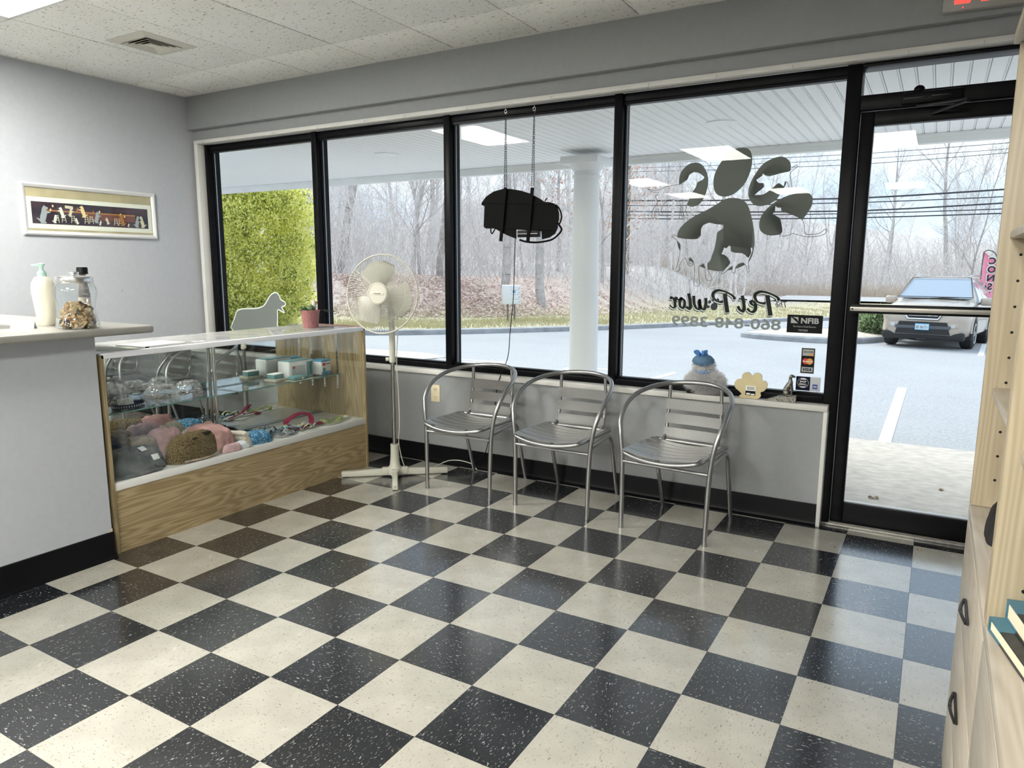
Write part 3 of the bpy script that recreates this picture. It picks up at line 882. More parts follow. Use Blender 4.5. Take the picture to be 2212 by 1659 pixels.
for x in (-2.30, -2.42):
    b = MB(); b.box(x - 0.008, CY1 - 0.0215, 0.53, x + 0.008, CY1 - 0.018, 0.93)
    st = b.build('shelf_standard', 'steel', case, smooth=0)
    b = MB()
    for k in range(24): b.box(x - 0.002, CY1 - 0.0222, 0.54 + k * 0.016, x + 0.002, CY1 - 0.0214, 0.548 + k * 0.016)
    b.build('slot_row', 'black_plastic', st, smooth=0)
    b = MB(); b.cbox(x - 0.0015, CY1 - 0.20, ZS - 0.018, x + 0.0015, CY1 - 0.02, ZS - 0.006, 0.0005); b.build('shelf_bracket', 'dark_metal', case)

# ---- soft goods helpers
def lump(cx, cy, z0, rx, ry, h, seed, rough=0.25, freq=3.0, rot=0.0, nu=56, nv=24, flat=0.5, amp_edge=0.18, fold=None):
    """a soft heap of cloth resting on z0 (local mesh, origin at its centre on the deck)"""
    b = MB()
    vs = []; fs = []
    off = Vector((seed * 3.1, seed * 1.7, seed * 0.9))
    for j in range(nv + 1):
        t = j / nv
        for i in range(nu):
            a = 2 * PI * i / nu
            rad = math.cos(t * PI / 2) ** flat
            hh = math.sin(t * PI / 2) ** 0.8
            d = Vector((math.cos(a) * rad, math.sin(a) * rad, hh))
            e = 1 + amp_edge * noise.noise(Vector((math.cos(a) * 1.6, math.sin(a) * 1.6, 0)) + off)
            # folds: soft ridges running across the heap, plus small rumples
            warp = 0.7 * noise.noise(d * 1.3 + off)
            q1 = 1 - 2 * abs(noise.noise(Vector((d.x * freq * 0.9 + warp, d.y * freq * 1.7, d.z * freq * 0.5)) + off))
            q2 = 1 - 2 * abs(noise.noise(Vector((d.x * freq * 2.4, d.y * freq * 1.6 + warp * 2, d.z * freq)) + off * 1.7))
            k = 1 + rough * (0.75 * q1 + 0.35 * q2 + 0.5 * noise.noise(d * freq + off) - 0.3)
            k = 1.06 - math.sqrt((1.06 - k) ** 2 + 0.012) * 0.5 + (k - 1.06) * 0.5 + 0.05
            e *= 1 + 0.22 * rough * q1
            x = d.x * rx * e; y = d.y * ry * e
            z = max(0.0, h * hh * k)
            vs.append((x * math.cos(rot) - y * math.sin(rot), x * math.sin(rot) + y * math.cos(rot), z + 0.0005))
    for j in range(nv):
        for i in range(nu):
            q = (i + 1) % nu
            fs.append((j * nu + i, j * nu + q, (j + 1) * nu + q, (j + 1) * nu + i))
    fs.append(tuple(range(nu - 1, -1, -1)))
    b._add(vs, fs)
    return b

def cloth(name, col, s=60, amt=0.2, bump=0.3, rough=0.9):
    return mat(name, col, rough, noise_s=s, amt=amt, bump=bump, spec=0.2)

ZD = 0.3455
cloth('felt_grey', (0.125, 0.13, 0.122), 16, 0.4, 0.9)
cloth('denim_dark', (0.022, 0.030, 0.055), 40, 0.5, 0.3)
cloth('pink_soft', (0.52, 0.30, 0.285), 22, 0.22, 0.9)
cloth('pink_pale', (0.64, 0.43, 0.43), 22, 0.2, 0.9)
cloth('cream_fleece', (0.68, 0.62, 0.52), 90, 0.15, 0.6)
cloth('blue_bandana', (0.035, 0.20, 0.38), 30, 0.35, 0.3)
cloth('navy_cloth', (0.012, 0.013, 0.022), 40, 0.4, 0.3)
cloth('plum', (0.23, 0.018, 0.055), 50, 0.15, 0.2)
cloth('lime', (0.33, 0.42, 0.12), 60, 0.4, 0.2)
cloth('white_towel', (0.70, 0.73, 0.78), 90, 0.1, 0.5)
cloth('khaki', (0.38, 0.31, 0.24), 20, 0.3, 0.9)
# small flower / print pattern straps
def print_mat(name, c0, c1, s):
    m, nt, b = _new(name)
    tc = nt.nodes.new('ShaderNodeTexCoord'); vo = nt.nodes.new('ShaderNodeTexVoronoi'); vo.inputs['Scale'].default_value = s
    nt.links.new(tc.outputs['Object'], vo.inputs['Vector'])
    rp = ramp2(nt, vo.outputs['Distance'], 0.34, c1, 0.42, c0)
    nt.links.new(rp.outputs['Color'], b.inputs['Base Color']); b.inputs['Roughness'].default_value = 0.85
print_mat('strap_print', (0.045, 0.075, 0.11), (0.48, 0.55, 0.56), 90)
print_mat('bandana_print', (0.03, 0.16, 0.30), (0.35, 0.50, 0.62), 110)
print_mat('strap_multi', (0.42, 0.47, 0.25), (0.16, 0.33, 0.48), 70)
# sherpa
m_, nt, bs = _new('sherpa')
tc = nt.nodes.new('ShaderNodeTexCoord'); vo = nt.nodes.new('ShaderNodeTexVoronoi'); vo.inputs['Scale'].default_value = 170
nt.links.new(tc.outputs['Object'], vo.inputs['Vector'])
rp = ramp2(nt, vo.outputs['Distance'], 0.15, (0.40, 0.29, 0.13), 0.8, (0.09, 0.06, 0.02))
nt.links.new(rp.outputs['Color'], bs.inputs['Base Color']); bs.inputs['Roughness'].default_value = 1.0
bp = nt.nodes.new('ShaderNodeBump'); bp.invert = True; bp.inputs['Strength'].default_value = 1.0; bp.inputs['Distance'].default_value = 0.008
nt.links.new(vo.outputs['Distance'], bp.inputs['Height']); nt.links.new(bp.outputs['Normal'], bs.inputs['Normal'])

def soft(name, label, cat, loc, rx, ry, h, seed, m, group=None, rot=0.0, **k):
    o = thing(name, label, cat, (loc[0], loc[1], ZD if len(loc) < 3 else loc[2]), rot, group or 'pet clothes on the case deck')
    lump(0, 0, 0, rx, ry, h, seed, **k).build('fabric', m, o, smooth=80)
    return o

g = soft('pet_coat', 'charcoal grey felted pet coat with paper tags, front left corner of the case deck', 'clothes', (-2.175, -0.085), 0.085, 0.165, 0.115, 5, 'felt_grey', rough=0.22, freq=2.0)
for (x, y, z, rz, w, l) in ((0.045, 0.035, 0.118, 0.4, 0.030, 0.042), (0.079, 0.080, 0.072, 0.15, 0.030, 0.040)):
    MB().cbox(-w / 2, -l / 2, -0.0006, w / 2, l / 2, 0.0006, 0.0003).build('price_tag', 'paper', g, (x, y, z), (0, 0.6 if z > 0.1 else 1.0, rz))
b = MB(); b.tube(catmull([(0.055, 0.09, 0.07), (0.075, 0.07, 0.04), (0.085, 0.085, 0.02), (0.083, 0.12, 0.012), (0.07, 0.14, 0.025), (0.062, 0.12, 0.055)], 6, True), 0.0022, 6, True); b.build('drawcord', 'black_plastic', g)
MB().tube(catmull([(0.08, -0.14, 0.006), (0.092, -0.06, 0.006), (0.093, 0.03, 0.006), (0.086, 0.10, 0.006)], 6), 0.011, 8).build('fleece_hem', 'felt_grey', g)

sh = thing('sherpa_hat', 'brown curly sherpa pet hat with open mouth lying against the case front glass', 'hat', (-2.158, 0.250, ZD), 0.15, 'pet clothes on the case deck')
b = lump(0, 0, 0, 0.078, 0.170, 0.132, 12, rough=0.07, freq=1.4, flat=0.45, amp_edge=0.08)
b.build('fleece', 'sherpa', sh, smooth=80)
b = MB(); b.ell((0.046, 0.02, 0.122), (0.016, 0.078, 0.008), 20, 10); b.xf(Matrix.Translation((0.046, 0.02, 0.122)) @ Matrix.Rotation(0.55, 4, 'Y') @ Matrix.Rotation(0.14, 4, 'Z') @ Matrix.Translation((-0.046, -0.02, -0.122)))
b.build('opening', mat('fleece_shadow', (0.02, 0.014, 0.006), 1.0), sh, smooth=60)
b = MB(); b.tube(catmull([(0.070, -0.12, 0.012), (0.084, -0.03, 0.008), (0.088, 0.06, 0.010), (0.075, 0.125, 0.03), (0.045, 0.155, 0.07), (0.0, 0.155, 0.10)], 6), 0.006, 8); b.build('edge_binding', 'khaki', sh)

p = soft('pet_jacket', 'dusty pink pet jacket with collar and snap, behind the sherpa hat', 'clothes', (-2.235, 0.405), 0.125, 0.10, 0.13, 7, 'pink_soft', rough=0.5, freq=2.0, rot=0.3)
MB().cyl((0.105, 0.055, 0.052), (0.112, 0.058, 0.054), 0.008, n=12).build('snap_button', 'white_plastic', p)
b = lump(0, 0, 0, 0.03, 0.05, 0.02, 3, rough=0.5); b.build('collar_flap', 'pink_soft', p, (-0.02, 0.03, 0.12), (0.2, -0.3, 0.5), smooth=80)
soft('pet_scarf', 'small pale pink folded cloth poking out beside the sherpa hat', 'clothes', (-2.095, 0.445), 0.026, 0.062, 0.04, 19, 'pink_pale', rough=0.25)
soft('pet_jeans', 'dark denim pet garment behind the charcoal coat at the case end', 'clothes', (-2.355, -0.13), 0.075, 0.095, 0.15, 23, 'denim_dark', rough=0.45, freq=2.1)
soft('pet_sweater', 'beige and navy pet sweater heaped at the back of the case', 'clothes', (-2.36, 0.07), 0.08, 0.105, 0.115, 29, 'khaki', rough=0.45, freq=2.1)
soft('pet_shirt', 'pale pink pet shirt heaped behind the sherpa hat', 'clothes', (-2.37, 0.23), 0.07, 0.10, 0.13, 31, 'pink_pale', rough=0.45, freq=2.1)
soft('pet_fleece', 'cream fleece pet blanket rolled up at the back of the deck', 'clothes', (-2.36, 0.41), 0.065, 0.085, 0.105, 37, 'cream_fleece', rough=0.45, freq=2.1)
soft('pet_vest', 'black pet vest lying behind the pink jacket', 'clothes', (-2.37, 0.60), 0.07, 0.105, 0.06, 41, 'navy_cloth', rough=0.45, freq=2.1)
# rolled cream socks
rl = thing('pet_socks', 'stack of cream fleece pet socks with pink toes beside the pink jacket', 'clothes', (-2.155, 0.535, ZD), 0.1, 'pet clothes on the case deck')
for k, (z, y, r) in enumerate(((0.016, 0.0, 0.016), (0.047, 0.004, 0.016), (0.076, -0.003, 0.015))):
    b = MB(); b.tube(catmull([(0.075, y, z), (0.03, y + 0.01, z + 0.002), (-0.03, y - 0.006, z), (-0.075, y, z)], 5), r, 12, scale=None)
    s_ = b.build('sock', 'cream_fleece', rl, smooth=80)
    MB().ell((-0.074, y, z), (0.016, r * 1.02, r * 1.02), 12, 8).build('sock_toe', 'pink_pale', s_, smooth=80)
soft('towel', 'small pale blue-white folded towel by the case front glass', 'towel', (-2.115, 0.545), 0.035, 0.05, 0.036, 43, 'white_towel', rough=0.15, flat=0.3)
soft('bandana', 'crumpled teal blue bandana with white print on the case deck', 'bandana', (-2.155, 0.665), 0.075, 0.085, 0.058, 47, 'bandana_print', rough=0.5, freq=2.8)
soft('pet_hood', 'flat black pet collar cloth behind the blue bandana', 'clothes', (-2.33, 0.745), 0.06, 0.06, 0.022, 53, 'navy_cloth', rough=0.4, flat=0.3)
# clamshell package
cp = thing('clear_package', 'flat clear plastic package lying on the deck behind the print harness', 'package', (-2.29, 0.865, ZD), 0.15)
MB().cbox(-0.09, -0.045, 0.001, 0.09, 0.045, 0.016, 0.006).build('shell', 'plastic_clear', cp)
MB().box(-0.085, -0.04, 0.0, 0.085, 0.04, 0.0012).build('card', mat('card_silver', (0.5, 0.54, 0.6), 0.4), cp, smooth=0)
# harnesses / collars made from loops of flat strap
def strap_loop(b, cx, cy, rx, ry, z, w, tilt=0.0, n=7, seed=0, th=0.0022, lift=0.02, upz=False):
    rr = random.Random(seed)
    pts = []
    for k in range(n):
        a = 2 * PI * k / n
        q = 1 + rr.uniform(-0.22, 0.22)
        pts.append((cx + rx * q * math.cos(a), cy + ry * q * math.sin(a), z + lift * (0.5 + 0.5 * math.sin(a * 2 + seed)) + rr.uniform(0, 0.006)))
    b.ribbon(catmull(pts, 6, True), w, th, True, up=(0, 0, 1) if not upz else None)
h1 = thing('dog_harness', 'blue and white printed strap harness with flower buttons on the case deck', 'harness', (-2.145, 0.865, ZD), 0, 'harnesses and collars in the case')
b = MB()
strap_loop(b, 0.0, -0.01, 0.055, 0.085, 0.008, 0.021, seed=4, lift=0.03); strap_loop(b, -0.02, 0.05, 0.04, 0.065, 0.010, 0.014, seed=9, lift=0.035); strap_loop(b, 0.01, -0.06, 0.04, 0.045, 0.012, 0.015, seed=11, lift=0.04)
strap_loop(b, -0.03, -0.08, 0.028, 0.035, 0.015, 0.016, seed=14, lift=0.05)
b.build('straps', 'strap_print', h1, smooth=60)
for (x, y) in ((0.01, 0.005), (0.0, 0.125)):
    q = MB().ell((x, y, 0.052 if y < 0.1 else 0.03), (0.018, 0.018, 0.008), 14, 8).build('rosette', mat('rosette_blue', (0.20, 0.38, 0.45), 0.8), h1, smooth=60)
    MB().cbox(x - 0.008, y - 0.008, (0.058 if y < 0.1 else 0.036), x + 0.008, y + 0.008, (0.063 if y < 0.1 else 0.041), 0.001).build('button', mat('button_yellow', (0.72, 0.50, 0.16), 0.6), q)
h2 = thing('dog_harness', 'multicoloured green strap harness beside the burgundy one on the case deck', 'harness', (-2.125, 1.03, ZD), 0.2, 'harnesses and collars in the case')
b = MB(); strap_loop(b, 0, 0, 0.028, 0.06, 0.006, 0.012, seed=21, lift=0.04); strap_loop(b, -0.01, 0.05, 0.022, 0.035, 0.006, 0.012, seed=25, lift=0.02)
b.build('straps', 'strap_multi', h2, smooth=60)
h3 = thing('dog_harness', 'burgundy step-in harness standing up on the case deck', 'harness', (-2.215, 1.05, ZD), -0.2, 'harnesses and collars in the case')
b = MB(); b.ribbon(catmull([(0.035, -0.075, 0.018), (0.06, -0.02, 0.014), (0.045, 0.06, 0.03), (0.005, 0.075, 0.075), (-0.03, 0.02, 0.085), (-0.035, -0.06, 0.05), (0.0, -0.085, 0.03)], 7, True), 0.032, 0.004, True, up=(0.3, 0, 1)); b.build('body_strap', 'plum', h3, smooth=60)
b = MB(); b.ribbon(catmull([(0.03, 0.055, 0.02), (0.045, 0.12, 0.012), (0.02, 0.165, 0.016), (-0.01, 0.155, 0.008)], 6), 0.018, 0.003); b.ell((0.0, 0.155, 0.009), (0.02, 0.03, 0.007), 12, 8); b.build('tail_strap', 'plum', h3, smooth=60)
h4 = thing('dog_collar', 'lime green flower collar at the right end of the case deck', 'collar', (-2.145, 1.27, ZD), 0.1, 'harnesses and collars in the case')
b = MB(); strap_loop(b, 0, 0, 0.05, 0.085, 0.006, 0.013, seed=31, lift=0.03); strap_loop(b, 0.005, -0.01, 0.046, 0.078, 0.004, 0.010, seed=36, lift=0.02); b.build('straps', 'lime', h4, smooth=60)
b = MB()
for k in range(6):
    a = 2 * PI * k / 6; b.ell((0.014 * math.cos(a) + 0.01, 0.125 + 0.014 * math.sin(a), 0.022), (0.012, 0.012, 0.005), 10, 6)
b.build('flower', 'cream_fleece', h4, smooth=60)
MB().ell((0.01, 0.125, 0.026), (0.008, 0.008, 0.006), 10, 6).build('flower_centre', 'button_yellow', h4)
# shelf goods
Z2 = ZS + 0.0006
cl = thing('dog_collar', 'navy collar with white arrow stitching and hang tag on the left glass shelf', 'collar', (-2.335, 0.02, Z2), 0, 'goods on the glass shelf')
b = MB(); ring = [(0.052 * math.cos(a), 0.082 * math.sin(a), 0.012) for a in [2 * PI * k / 40 for k in range(40)]]
b.ribbon(ring, 0.003, 0.022, True, up=(0, 0, 1)); b.build('band', 'denim_dark', cl, smooth=40)
b = MB()
for k in range(40):
    a = 2 * PI * k / 40
    for s_ in (-1, 1):
        b.box(-0.001, -0.003, -0.001, 0.001, 0.003, 0.001); b.xf(Matrix.Translation((0.0543 * math.cos(a), 0.0843 * math.sin(a), 0.012 + s_ * 0.0028)) @ Matrix.Rotation(math.atan2(0.082 * math.sin(a) * 0.052 / 0.082, 0.052 * math.cos(a) * 0.082 / 0.052), 4, 'Z') @ Matrix.Rotation(s_ * 0.8, 4, 'X'), len(b.v) - 8)
b.build('arrow_stitching', 'paper', cl, smooth=0)
MB().cbox(-0.002, -0.055, 0.006, 0.002, 0.03, 0.05, 0.002).build('hang_tag', mat('tag_grey', (0.55, 0.54, 0.52), 0.6), cl, (0.01, 0.0, 0), (0, -0.35, 0))
bc = thing('dog_collar', 'dark blue buckled collar standing at the far left end of the glass shelf', 'collar', (-2.36, -0.155, Z2), 0, 'goods on the glass shelf')
b = MB(); b.ribbon([(0.035 * math.cos(a), 0.055 * math.sin(a), 0.022) for a in [2 * PI * k / 28 for k in range(28)]], 0.003, 0.042, True, up=(0, 0, 1)); b.build('band', 'denim_dark', bc)
b = MB(); b.tube([(0.0385, -0.02, 0.006), (0.0385, 0.02, 0.006), (0.0385, 0.02, 0.038), (0.0385, -0.02, 0.038)], 0.002, 6, True); b.build('buckle', 'steel', bc)
cloth('strap_taupe', (0.20, 0.185, 0.16), 50, 0.3, 0.2)
for k, (y, lab, sd) in enumerate(((-0.03, 'clear bag with a peaked top behind the navy collar', 3), (0.21, 'clear bag with a coiled taupe leash on the left glass shelf', 5), (0.375, 'clear bag with a buckled taupe collar near the middle of the shelf', 7))):
    t = thing('bagged_leash', lab, 'bag', (-2.385 if k == 0 else -2.345, y, Z2), 0, 'goods on the glass shelf')
    b = MB(); strap_loop(b, 0, 0, 0.035, 0.055, 0.010, 0.018, seed=sd, lift=0.022); strap_loop(b, 0.008, 0.01, 0.028, 0.05, 0.016, 0.016, seed=sd + 3, lift=0.02); b.build('leash', 'strap_taupe', t, smooth=60)
    b = lump(0, 0, 0, 0.060, 0.095 if k == 1 else 0.08, 0.115 if k == 0 else 0.085, sd + 50, rough=0.3, freq=4.5, flat=0.6); b.build('clear_bag', 'bag_film', t, smooth=70)
    b = MB(); b.tube([(0.045, 0.03, 0.022), (0.05, 0.055, 0.024), (0.048, 0.055, 0.040), (0.044, 0.03, 0.040)], 0.0022, 6, True); b.build('ring', 'steel', t)
def pack(name, label, loc, sx, sy, sz, m, rot=0.0):
    t = thing(name, label, 'package', loc, rot, 'goods on the glass shelf')
    b = MB(); b.cbox(-sx / 2, -sy / 2, 0, sx / 2, sy / 2, sz, 0.012); b.build('wrapper', m, t, smooth=50)
    return t
mat('pack_white', (0.70, 0.72, 0.70), 0.3, noise_s=12, amt=0.1)
mat('teal_print', (0.14, 0.29, 0.30), 0.4)
mat('red_print', (0.55, 0.05, 0.05), 0.4)
mat('ink_black', (0.008, 0.008, 0.010), 0.5, spec=0.12)
mat('blue_print', (0.05, 0.28, 0.45), 0.35)
mxI = lambda x, y, z: Matrix.Translation((x, y, z)) @ Matrix.Rotation(R(90), 4, 'Z') @ Matrix.Rotation(R(90), 4, 'X')    # lettering facing +X
d1 = pack('diaper_pack', 'large clear-wrapped pack of ribbed pet diapers on the right shelf', (-2.375, 1.195, Z2), 0.11, 0.215, 0.115, 'pack_white', 0.0)
b = MB()
for k in range(9): b.cbox(0.0535, -0.085 + k * 0.013, 0.012, 0.0575, -0.076 + k * 0.013, 0.085, 0.001)
b.build('folded_edges', mat('diaper_grey', (0.48, 0.50, 0.48), 0.6), d1)
b = MB(); b.cbox(-0.052, -0.10, 0.1125, 0.052, 0.10, 0.1165, 0.001); b.cbox(0.0545, 0.042, 0.008, 0.0565, 0.095, 0.104, 0.001); b.build('teal_panel', 'teal_print', d1)
me, mx = txt_fit('DIAPERS', 0.07, 0.014, 0.02)
MB().mesh_add(me, mxI(0.0572, 0.075, 0.06) @ Matrix.Rotation(R(90), 4, 'Z') @ mx).build('print_word', 'ink_black', d1, smooth=0)
MB().cyl((0.0565, -0.067, 0.075), (0.0585, -0.067, 0.075), 0.009, n=14).build('red_seal', 'red_print', d1)
d2 = pack('diaper_pack', 'small square blue and white pack of pet diapers beside the end panel', (-2.345, 1.385, Z2), 0.10, 0.105, 0.098, 'pack_white', 0.12)
b = MB(); b.cbox(-0.05, -0.0515, 0.088, 0.0512, 0.0515, 0.0992, 0.002); b.cbox(0.0495, -0.05, 0.003, 0.0512, 0.05, 0.022, 0.0005); b.build('blue_band', 'blue_print', d2)
b = MB(); b.cbox(0.050, -0.040, 0.062, 0.0518, -0.012, 0.080, 0.0005); b.build('red_logo', 'red_print', d2)
me, mx = txt_fit('DIAPERS', 0.05, 0.0105, 0.03)
MB().mesh_add(me, mxI(0.0519, 0.018, 0.072) @ mx).build('print_word', 'ink_black', d2, smooth=0)
me, mx = txt_fit('DIAPERS', 0.025, 0.005, 0.02)
MB().mesh_add(me, mxI(0.0519, 0.02, 0.009) @ mx).build('print_word', 'paper', d2, smooth=0)
MB().cyl((0.0505, -0.025, 0.035), (0.0518, -0.025, 0.035), 0.015, n=18).build('blue_disc', 'teal_print', d2)
fp = thing('flat_package', 'flat teal wrapped package lying at the front of the right shelf', 'package', (-2.29, 1.135, Z2), 0.05, 'goods on the glass shelf')
MB().box(-0.055, -0.09, 0, 0.055, 0.09, 0.0015).build('backing_card', mat('card_khaki', (0.42, 0.42, 0.32), 0.6), fp, smooth=0)
MB().cbox(-0.03, -0.07, 0.0015, 0.035, 0.065, 0.026, 0.009).build('teal_pouch', 'teal_print', fp)
MB().prism([(-0.012, 0.018), (0.018, 0.018), (0.003, 0.004)], 'X', 0.0345, 0.0365).build('cream_triangle', 'cream_plastic', fp, smooth=0)
sp = thing('small_box', 'stacked small white-topped boxes at the left of the diaper packs', 'box', (-2.365, 1.015, Z2), 0.1, 'goods on the glass shelf')
MB().cbox(-0.045, -0.055, 0, 0.05, 0.055, 0.016, 0.004).build('lower_box', 'card_khaki', sp)
q = MB().cbox(-0.03, -0.042, 0.016, 0.03, 0.042, 0.047, 0.003).build('upper_box', 'teal_print', sp)
MB().cbox(-0.031, -0.043, 0.043, 0.031, 0.043, 0.049, 0.002).build('white_lid', 'paper', q)

# ---- on top of the case
pot = thing('potted_cactus', 'dusty rose pot with small cactus and plant tag on the display case top', 'potted plant', (-2.315, 1.285, 0.9632))
mat('rose_pot', (0.34, 0.14, 0.135), 0.6, noise_s=120, amt=0.2, bump=0.8, stretch=(1, 1, 0.5))
MB().lathe([(0, 0), (0.047, 0), (0.048, 0.003), (0.058, 0.10), (0.060, 0.104), (0.062, 0.114), (0.057, 0.115), (0.054, 0.10), (0, 0.098)], 32, close=False).build('pot', 'rose_pot', pot, smooth=40)
mat('cactus_green', (0.06, 0.11, 0.045), 0.7, noise_s=60, amt=0.4)
def ribbed(c, r, h, n=10):
    b = MB(); prof = []
    vs = []; fs = []; nu = 40; nv = 10
    for j in range(nv + 1):
        t = j / nv
        for i in range(nu):
            a = 2 * PI * i / nu
            rad = r * math.sin(PI * (0.12 + 0.88 * t) if t < 1 else PI) * (1 + 0.10 * math.cos(a * n))
            vs.append((c[0] + rad * math.cos(a), c[1] + rad * math.sin(a), c[2] + h * t))
    for j in range(nv):
        for i in range(nu):
            q = (i + 1) % nu; fs.append((j * nu + i, j * nu + q, (j + 1) * nu + q, (j + 1) * nu + i))
    b._add(vs, fs); return b
ribbed((0.01, 0.0, 0.098), 0.022, 0.055).build('cactus_ball', 'cactus_green', pot, smooth=80)
ribbed((0.005, 0.028, 0.098), 0.015, 0.085, 12).build('cactus_column', mat('cactus_white', (0.52, 0.53, 0.48), 0.9, noise_s=200, amt=0.4), pot, smooth=80)
b = MB(); rnd = random.Random(5)
for k in range(26):
    a = rnd.uniform(2.5, 5.2); e = rnd.uniform(0.2, 1.1); L = rnd.uniform(0.035, 0.06)
    p0 = Vector((-0.012 + rnd.uniform(-0.012, 0.012), -0.022 + rnd.uniform(-0.014, 0.014), 0.10))
    d = Vector((math.cos(a) * math.cos(e), math.sin(a) * math.cos(e), math.sin(e)))
    s_ = d.cross(Vector((0, 0, 1))).normalized() * 0.009
    b._add([p0, p0 + d * L * 0.5 + s_, p0 + d * L, p0 + d * L * 0.5 - s_, p0 + d * L * 0.5 + Vector((0, 0, -0.003))], [(0, 1, 2), (0, 2, 3), (0, 4, 1), (1, 4, 2), (2, 4, 3), (3, 4, 0)])
b.build('succulent_leaves', 'cactus_green', pot)
tg = MB().cbox(-0.008, -0.001, 0, 0.008, 0.001, 0.09, 0.0008).build('plant_tag', 'paper', pot, (-0.01, 0.035, 0.09), (0.15, 0.25, 1.0))
MB().cbox(-0.0082, -0.0013, 0.062, 0.0082, 0.0013, 0.085, 0.0004).build('tag_print', mat('orange_print', (0.62, 0.28, 0.12), 0.5), tg)
b = MB(); rnd = random.Random(6)
for L, a0 in ((0.11, 0.9), (0.075, 0.7)):
    pts = [(0.03, 0.03, 0.10), (0.03 + 0.4 * L * math.cos(a0), 0.03 + 0.4 * L * math.sin(a0), 0.115), (0.03 + L * math.cos(a0), 0.03 + L * math.sin(a0), 0.10)]
    c = catmull(pts, 6); b.tube(c, 0.0013, 4)
    for q in c[3::2]:
        for s_ in (-1, 1):
            d = Vector((0.3, s_ * 0.9, rnd.uniform(-0.3, 0.5))).normalized() * 0.014
            w = Vector((0.004, 0, 0.004))
            b._add([q, q + d * 0.5 + w, q + d, q + d * 0.5 - w], [(0, 1, 2, 3)])
b.build('trailing_stem', mat('stem_dark', (0.05, 0.07, 0.035), 0.7), pot)

mg = thing('magazine', 'flat magazine with pale printed cover on the left end of the case top', 'magazine', (-2.215, 0.10, 0.9632), 0.12)
MB().cbox(-0.10, -0.13, 0.0, 0.10, 0.13, 0.007, 0.001).build('pages', 'paper', mg)
MB().box(-0.10, -0.13, 0.007, 0.10, 0.13, 0.0078).build('cover', mat('cover_pale', (0.60, 0.58, 0.58), 0.3, noise_s=9, amt=0.35), mg, smooth=0)
MB().box(0.0995, -0.125, 0.001, 0.1006, -0.102, 0.0065).build('spine_mark', 'ink_black', mg, smooth=0)
mg2 = thing('brochure', 'loose pale green brochure sheet under the counter overhang on the case top', 'paper', (-2.24, -0.115, 0.9632), -0.15)
MB().box(-0.105, -0.075, 0.0, 0.105, 0.10, 0.0008).build('sheet', mat('sheet_green', (0.62, 0.68, 0.58), 0.4, noise_s=10, amt=0.2), mg2, smooth=0)
mg3 = thing('price_card', 'small white barcode card lying on the middle of the case top', 'paper', (-2.17, 0.335, 0.9632), 0.0)
MB().box(-0.02, -0.03, 0, 0.02, 0.03, 0.0006).build('card', 'paper', mg3, smooth=0)
b = MB()
for k in range(8): b.box(-0.012, -0.02 + k * 0.005, 0.0006, 0.012, -0.0175 + k * 0.005, 0.0009)
b.build('bars', 'ink_black', mg3, smooth=0)
# =================================================================== framed print on the left wall
pf = thing('framed_print', 'long silver-framed print of a dark bar scene with dogs on the left wall', 'picture', (-4.19, 0.997, 1.743))
mat('frame_silver', (0.78, 0.78, 0.78), 0.3, 0.3)
def frame_side(b, y0, z0, y1, z1, w):
    pass
W_, H_ = 0.49, 0.176     # half sizes (Y, Z)
def mitre(a0, b0, a1, b1):
    """one mitred moulding side between outer corners (y,z) a0->a1 and inner corners b0->b1"""
    b = MB()
    lay = [(0.0, 0.0), (0.016, 0.0), (0.022, 0.35), (0.016, 0.8), (0.010, 1.0), (0.0, 1.0)]
    n = len(lay); vs = []
    for (o, i) in ((a0, b0), (a1, b1)):
        for (x, t) in lay: vs.append((x, o[0] + (i[0] - o[0]) * t, o[1] + (i[1] - o[1]) * t))
    fs = [(k, (k + 1) % n, n + (k + 1) % n, n + k) for k in range(n)] + [tuple(range(n)), tuple(range(2 * n - 1, n - 1, -1))]
    b._add(vs, fs); return b
fw_ = 0.030
oc = [(-W_, -H_), (W_, -H_), (W_, H_), (-W_, H_)]
ic = [(-W_ + fw_, -H_ + fw_), (W_ - fw_, -H_ + fw_), (W_ - fw_, H_ - fw_), (-W_ + fw_, H_ - fw_)]
for k in range(4):
    mitre(oc[k], ic[k], oc[(k + 1) % 4], ic[(k + 1) % 4]).build('frame_side', 'frame_silver', pf, smooth=25)
pr = MB().box(0.002, -W_ + 0.02, -H_ + 0.02, 0.004, W_ - 0.02, H_ - 0.02).build('backing', mat('backing_tan', (0.46, 0.38, 0.24), 0.6, noise_s=8, amt=0.15), pf, smooth=0)
mt_ = MB().box(0.004, -0.455, -0.130, 0.0048, 0.455, 0.083).build('mat_board', mat('matboard', (0.80, 0.77, 0.69), 0.6), pf, smooth=0)
m_, nt, bs = _new('bar_print')
nz = noise_node(nt, 5, (1, 0.6, 3), detail=3, coord='Object')
rp = ramp2(nt, nz.outputs['Fac'], 0.35, (0.012, 0.008, 0.014), 0.7, (0.085, 0.045, 0.060))
nt.links.new(rp.outputs['Color'], bs.inputs['Base Color']); bs.inputs['Roughness'].default_value = 0.4
art = MB().box(0.0048, -0.425, -0.098, 0.0052, 0.425, 0.052).build('printed_scene', 'bar_print', pf, smooth=0)
mat('print_amber', (0.40, 0.17, 0.05), 0.5); mat('print_bone', (0.66, 0.58, 0.42), 0.5); mat('print_grey', (0.34, 0.36, 0.38), 0.5)
mat('print_wood', (0.17, 0.06, 0.045), 0.5); mat('print_white', (0.75, 0.72, 0.64), 0.5); mat('print_glow', (0.80, 0.60, 0.30), 0.5)
b = MB(); b.box(0.0052, -0.33, -0.010, 0.0054, 0.32, 0.000); b.build('bar_top', 'print_amber', art, smooth=0)
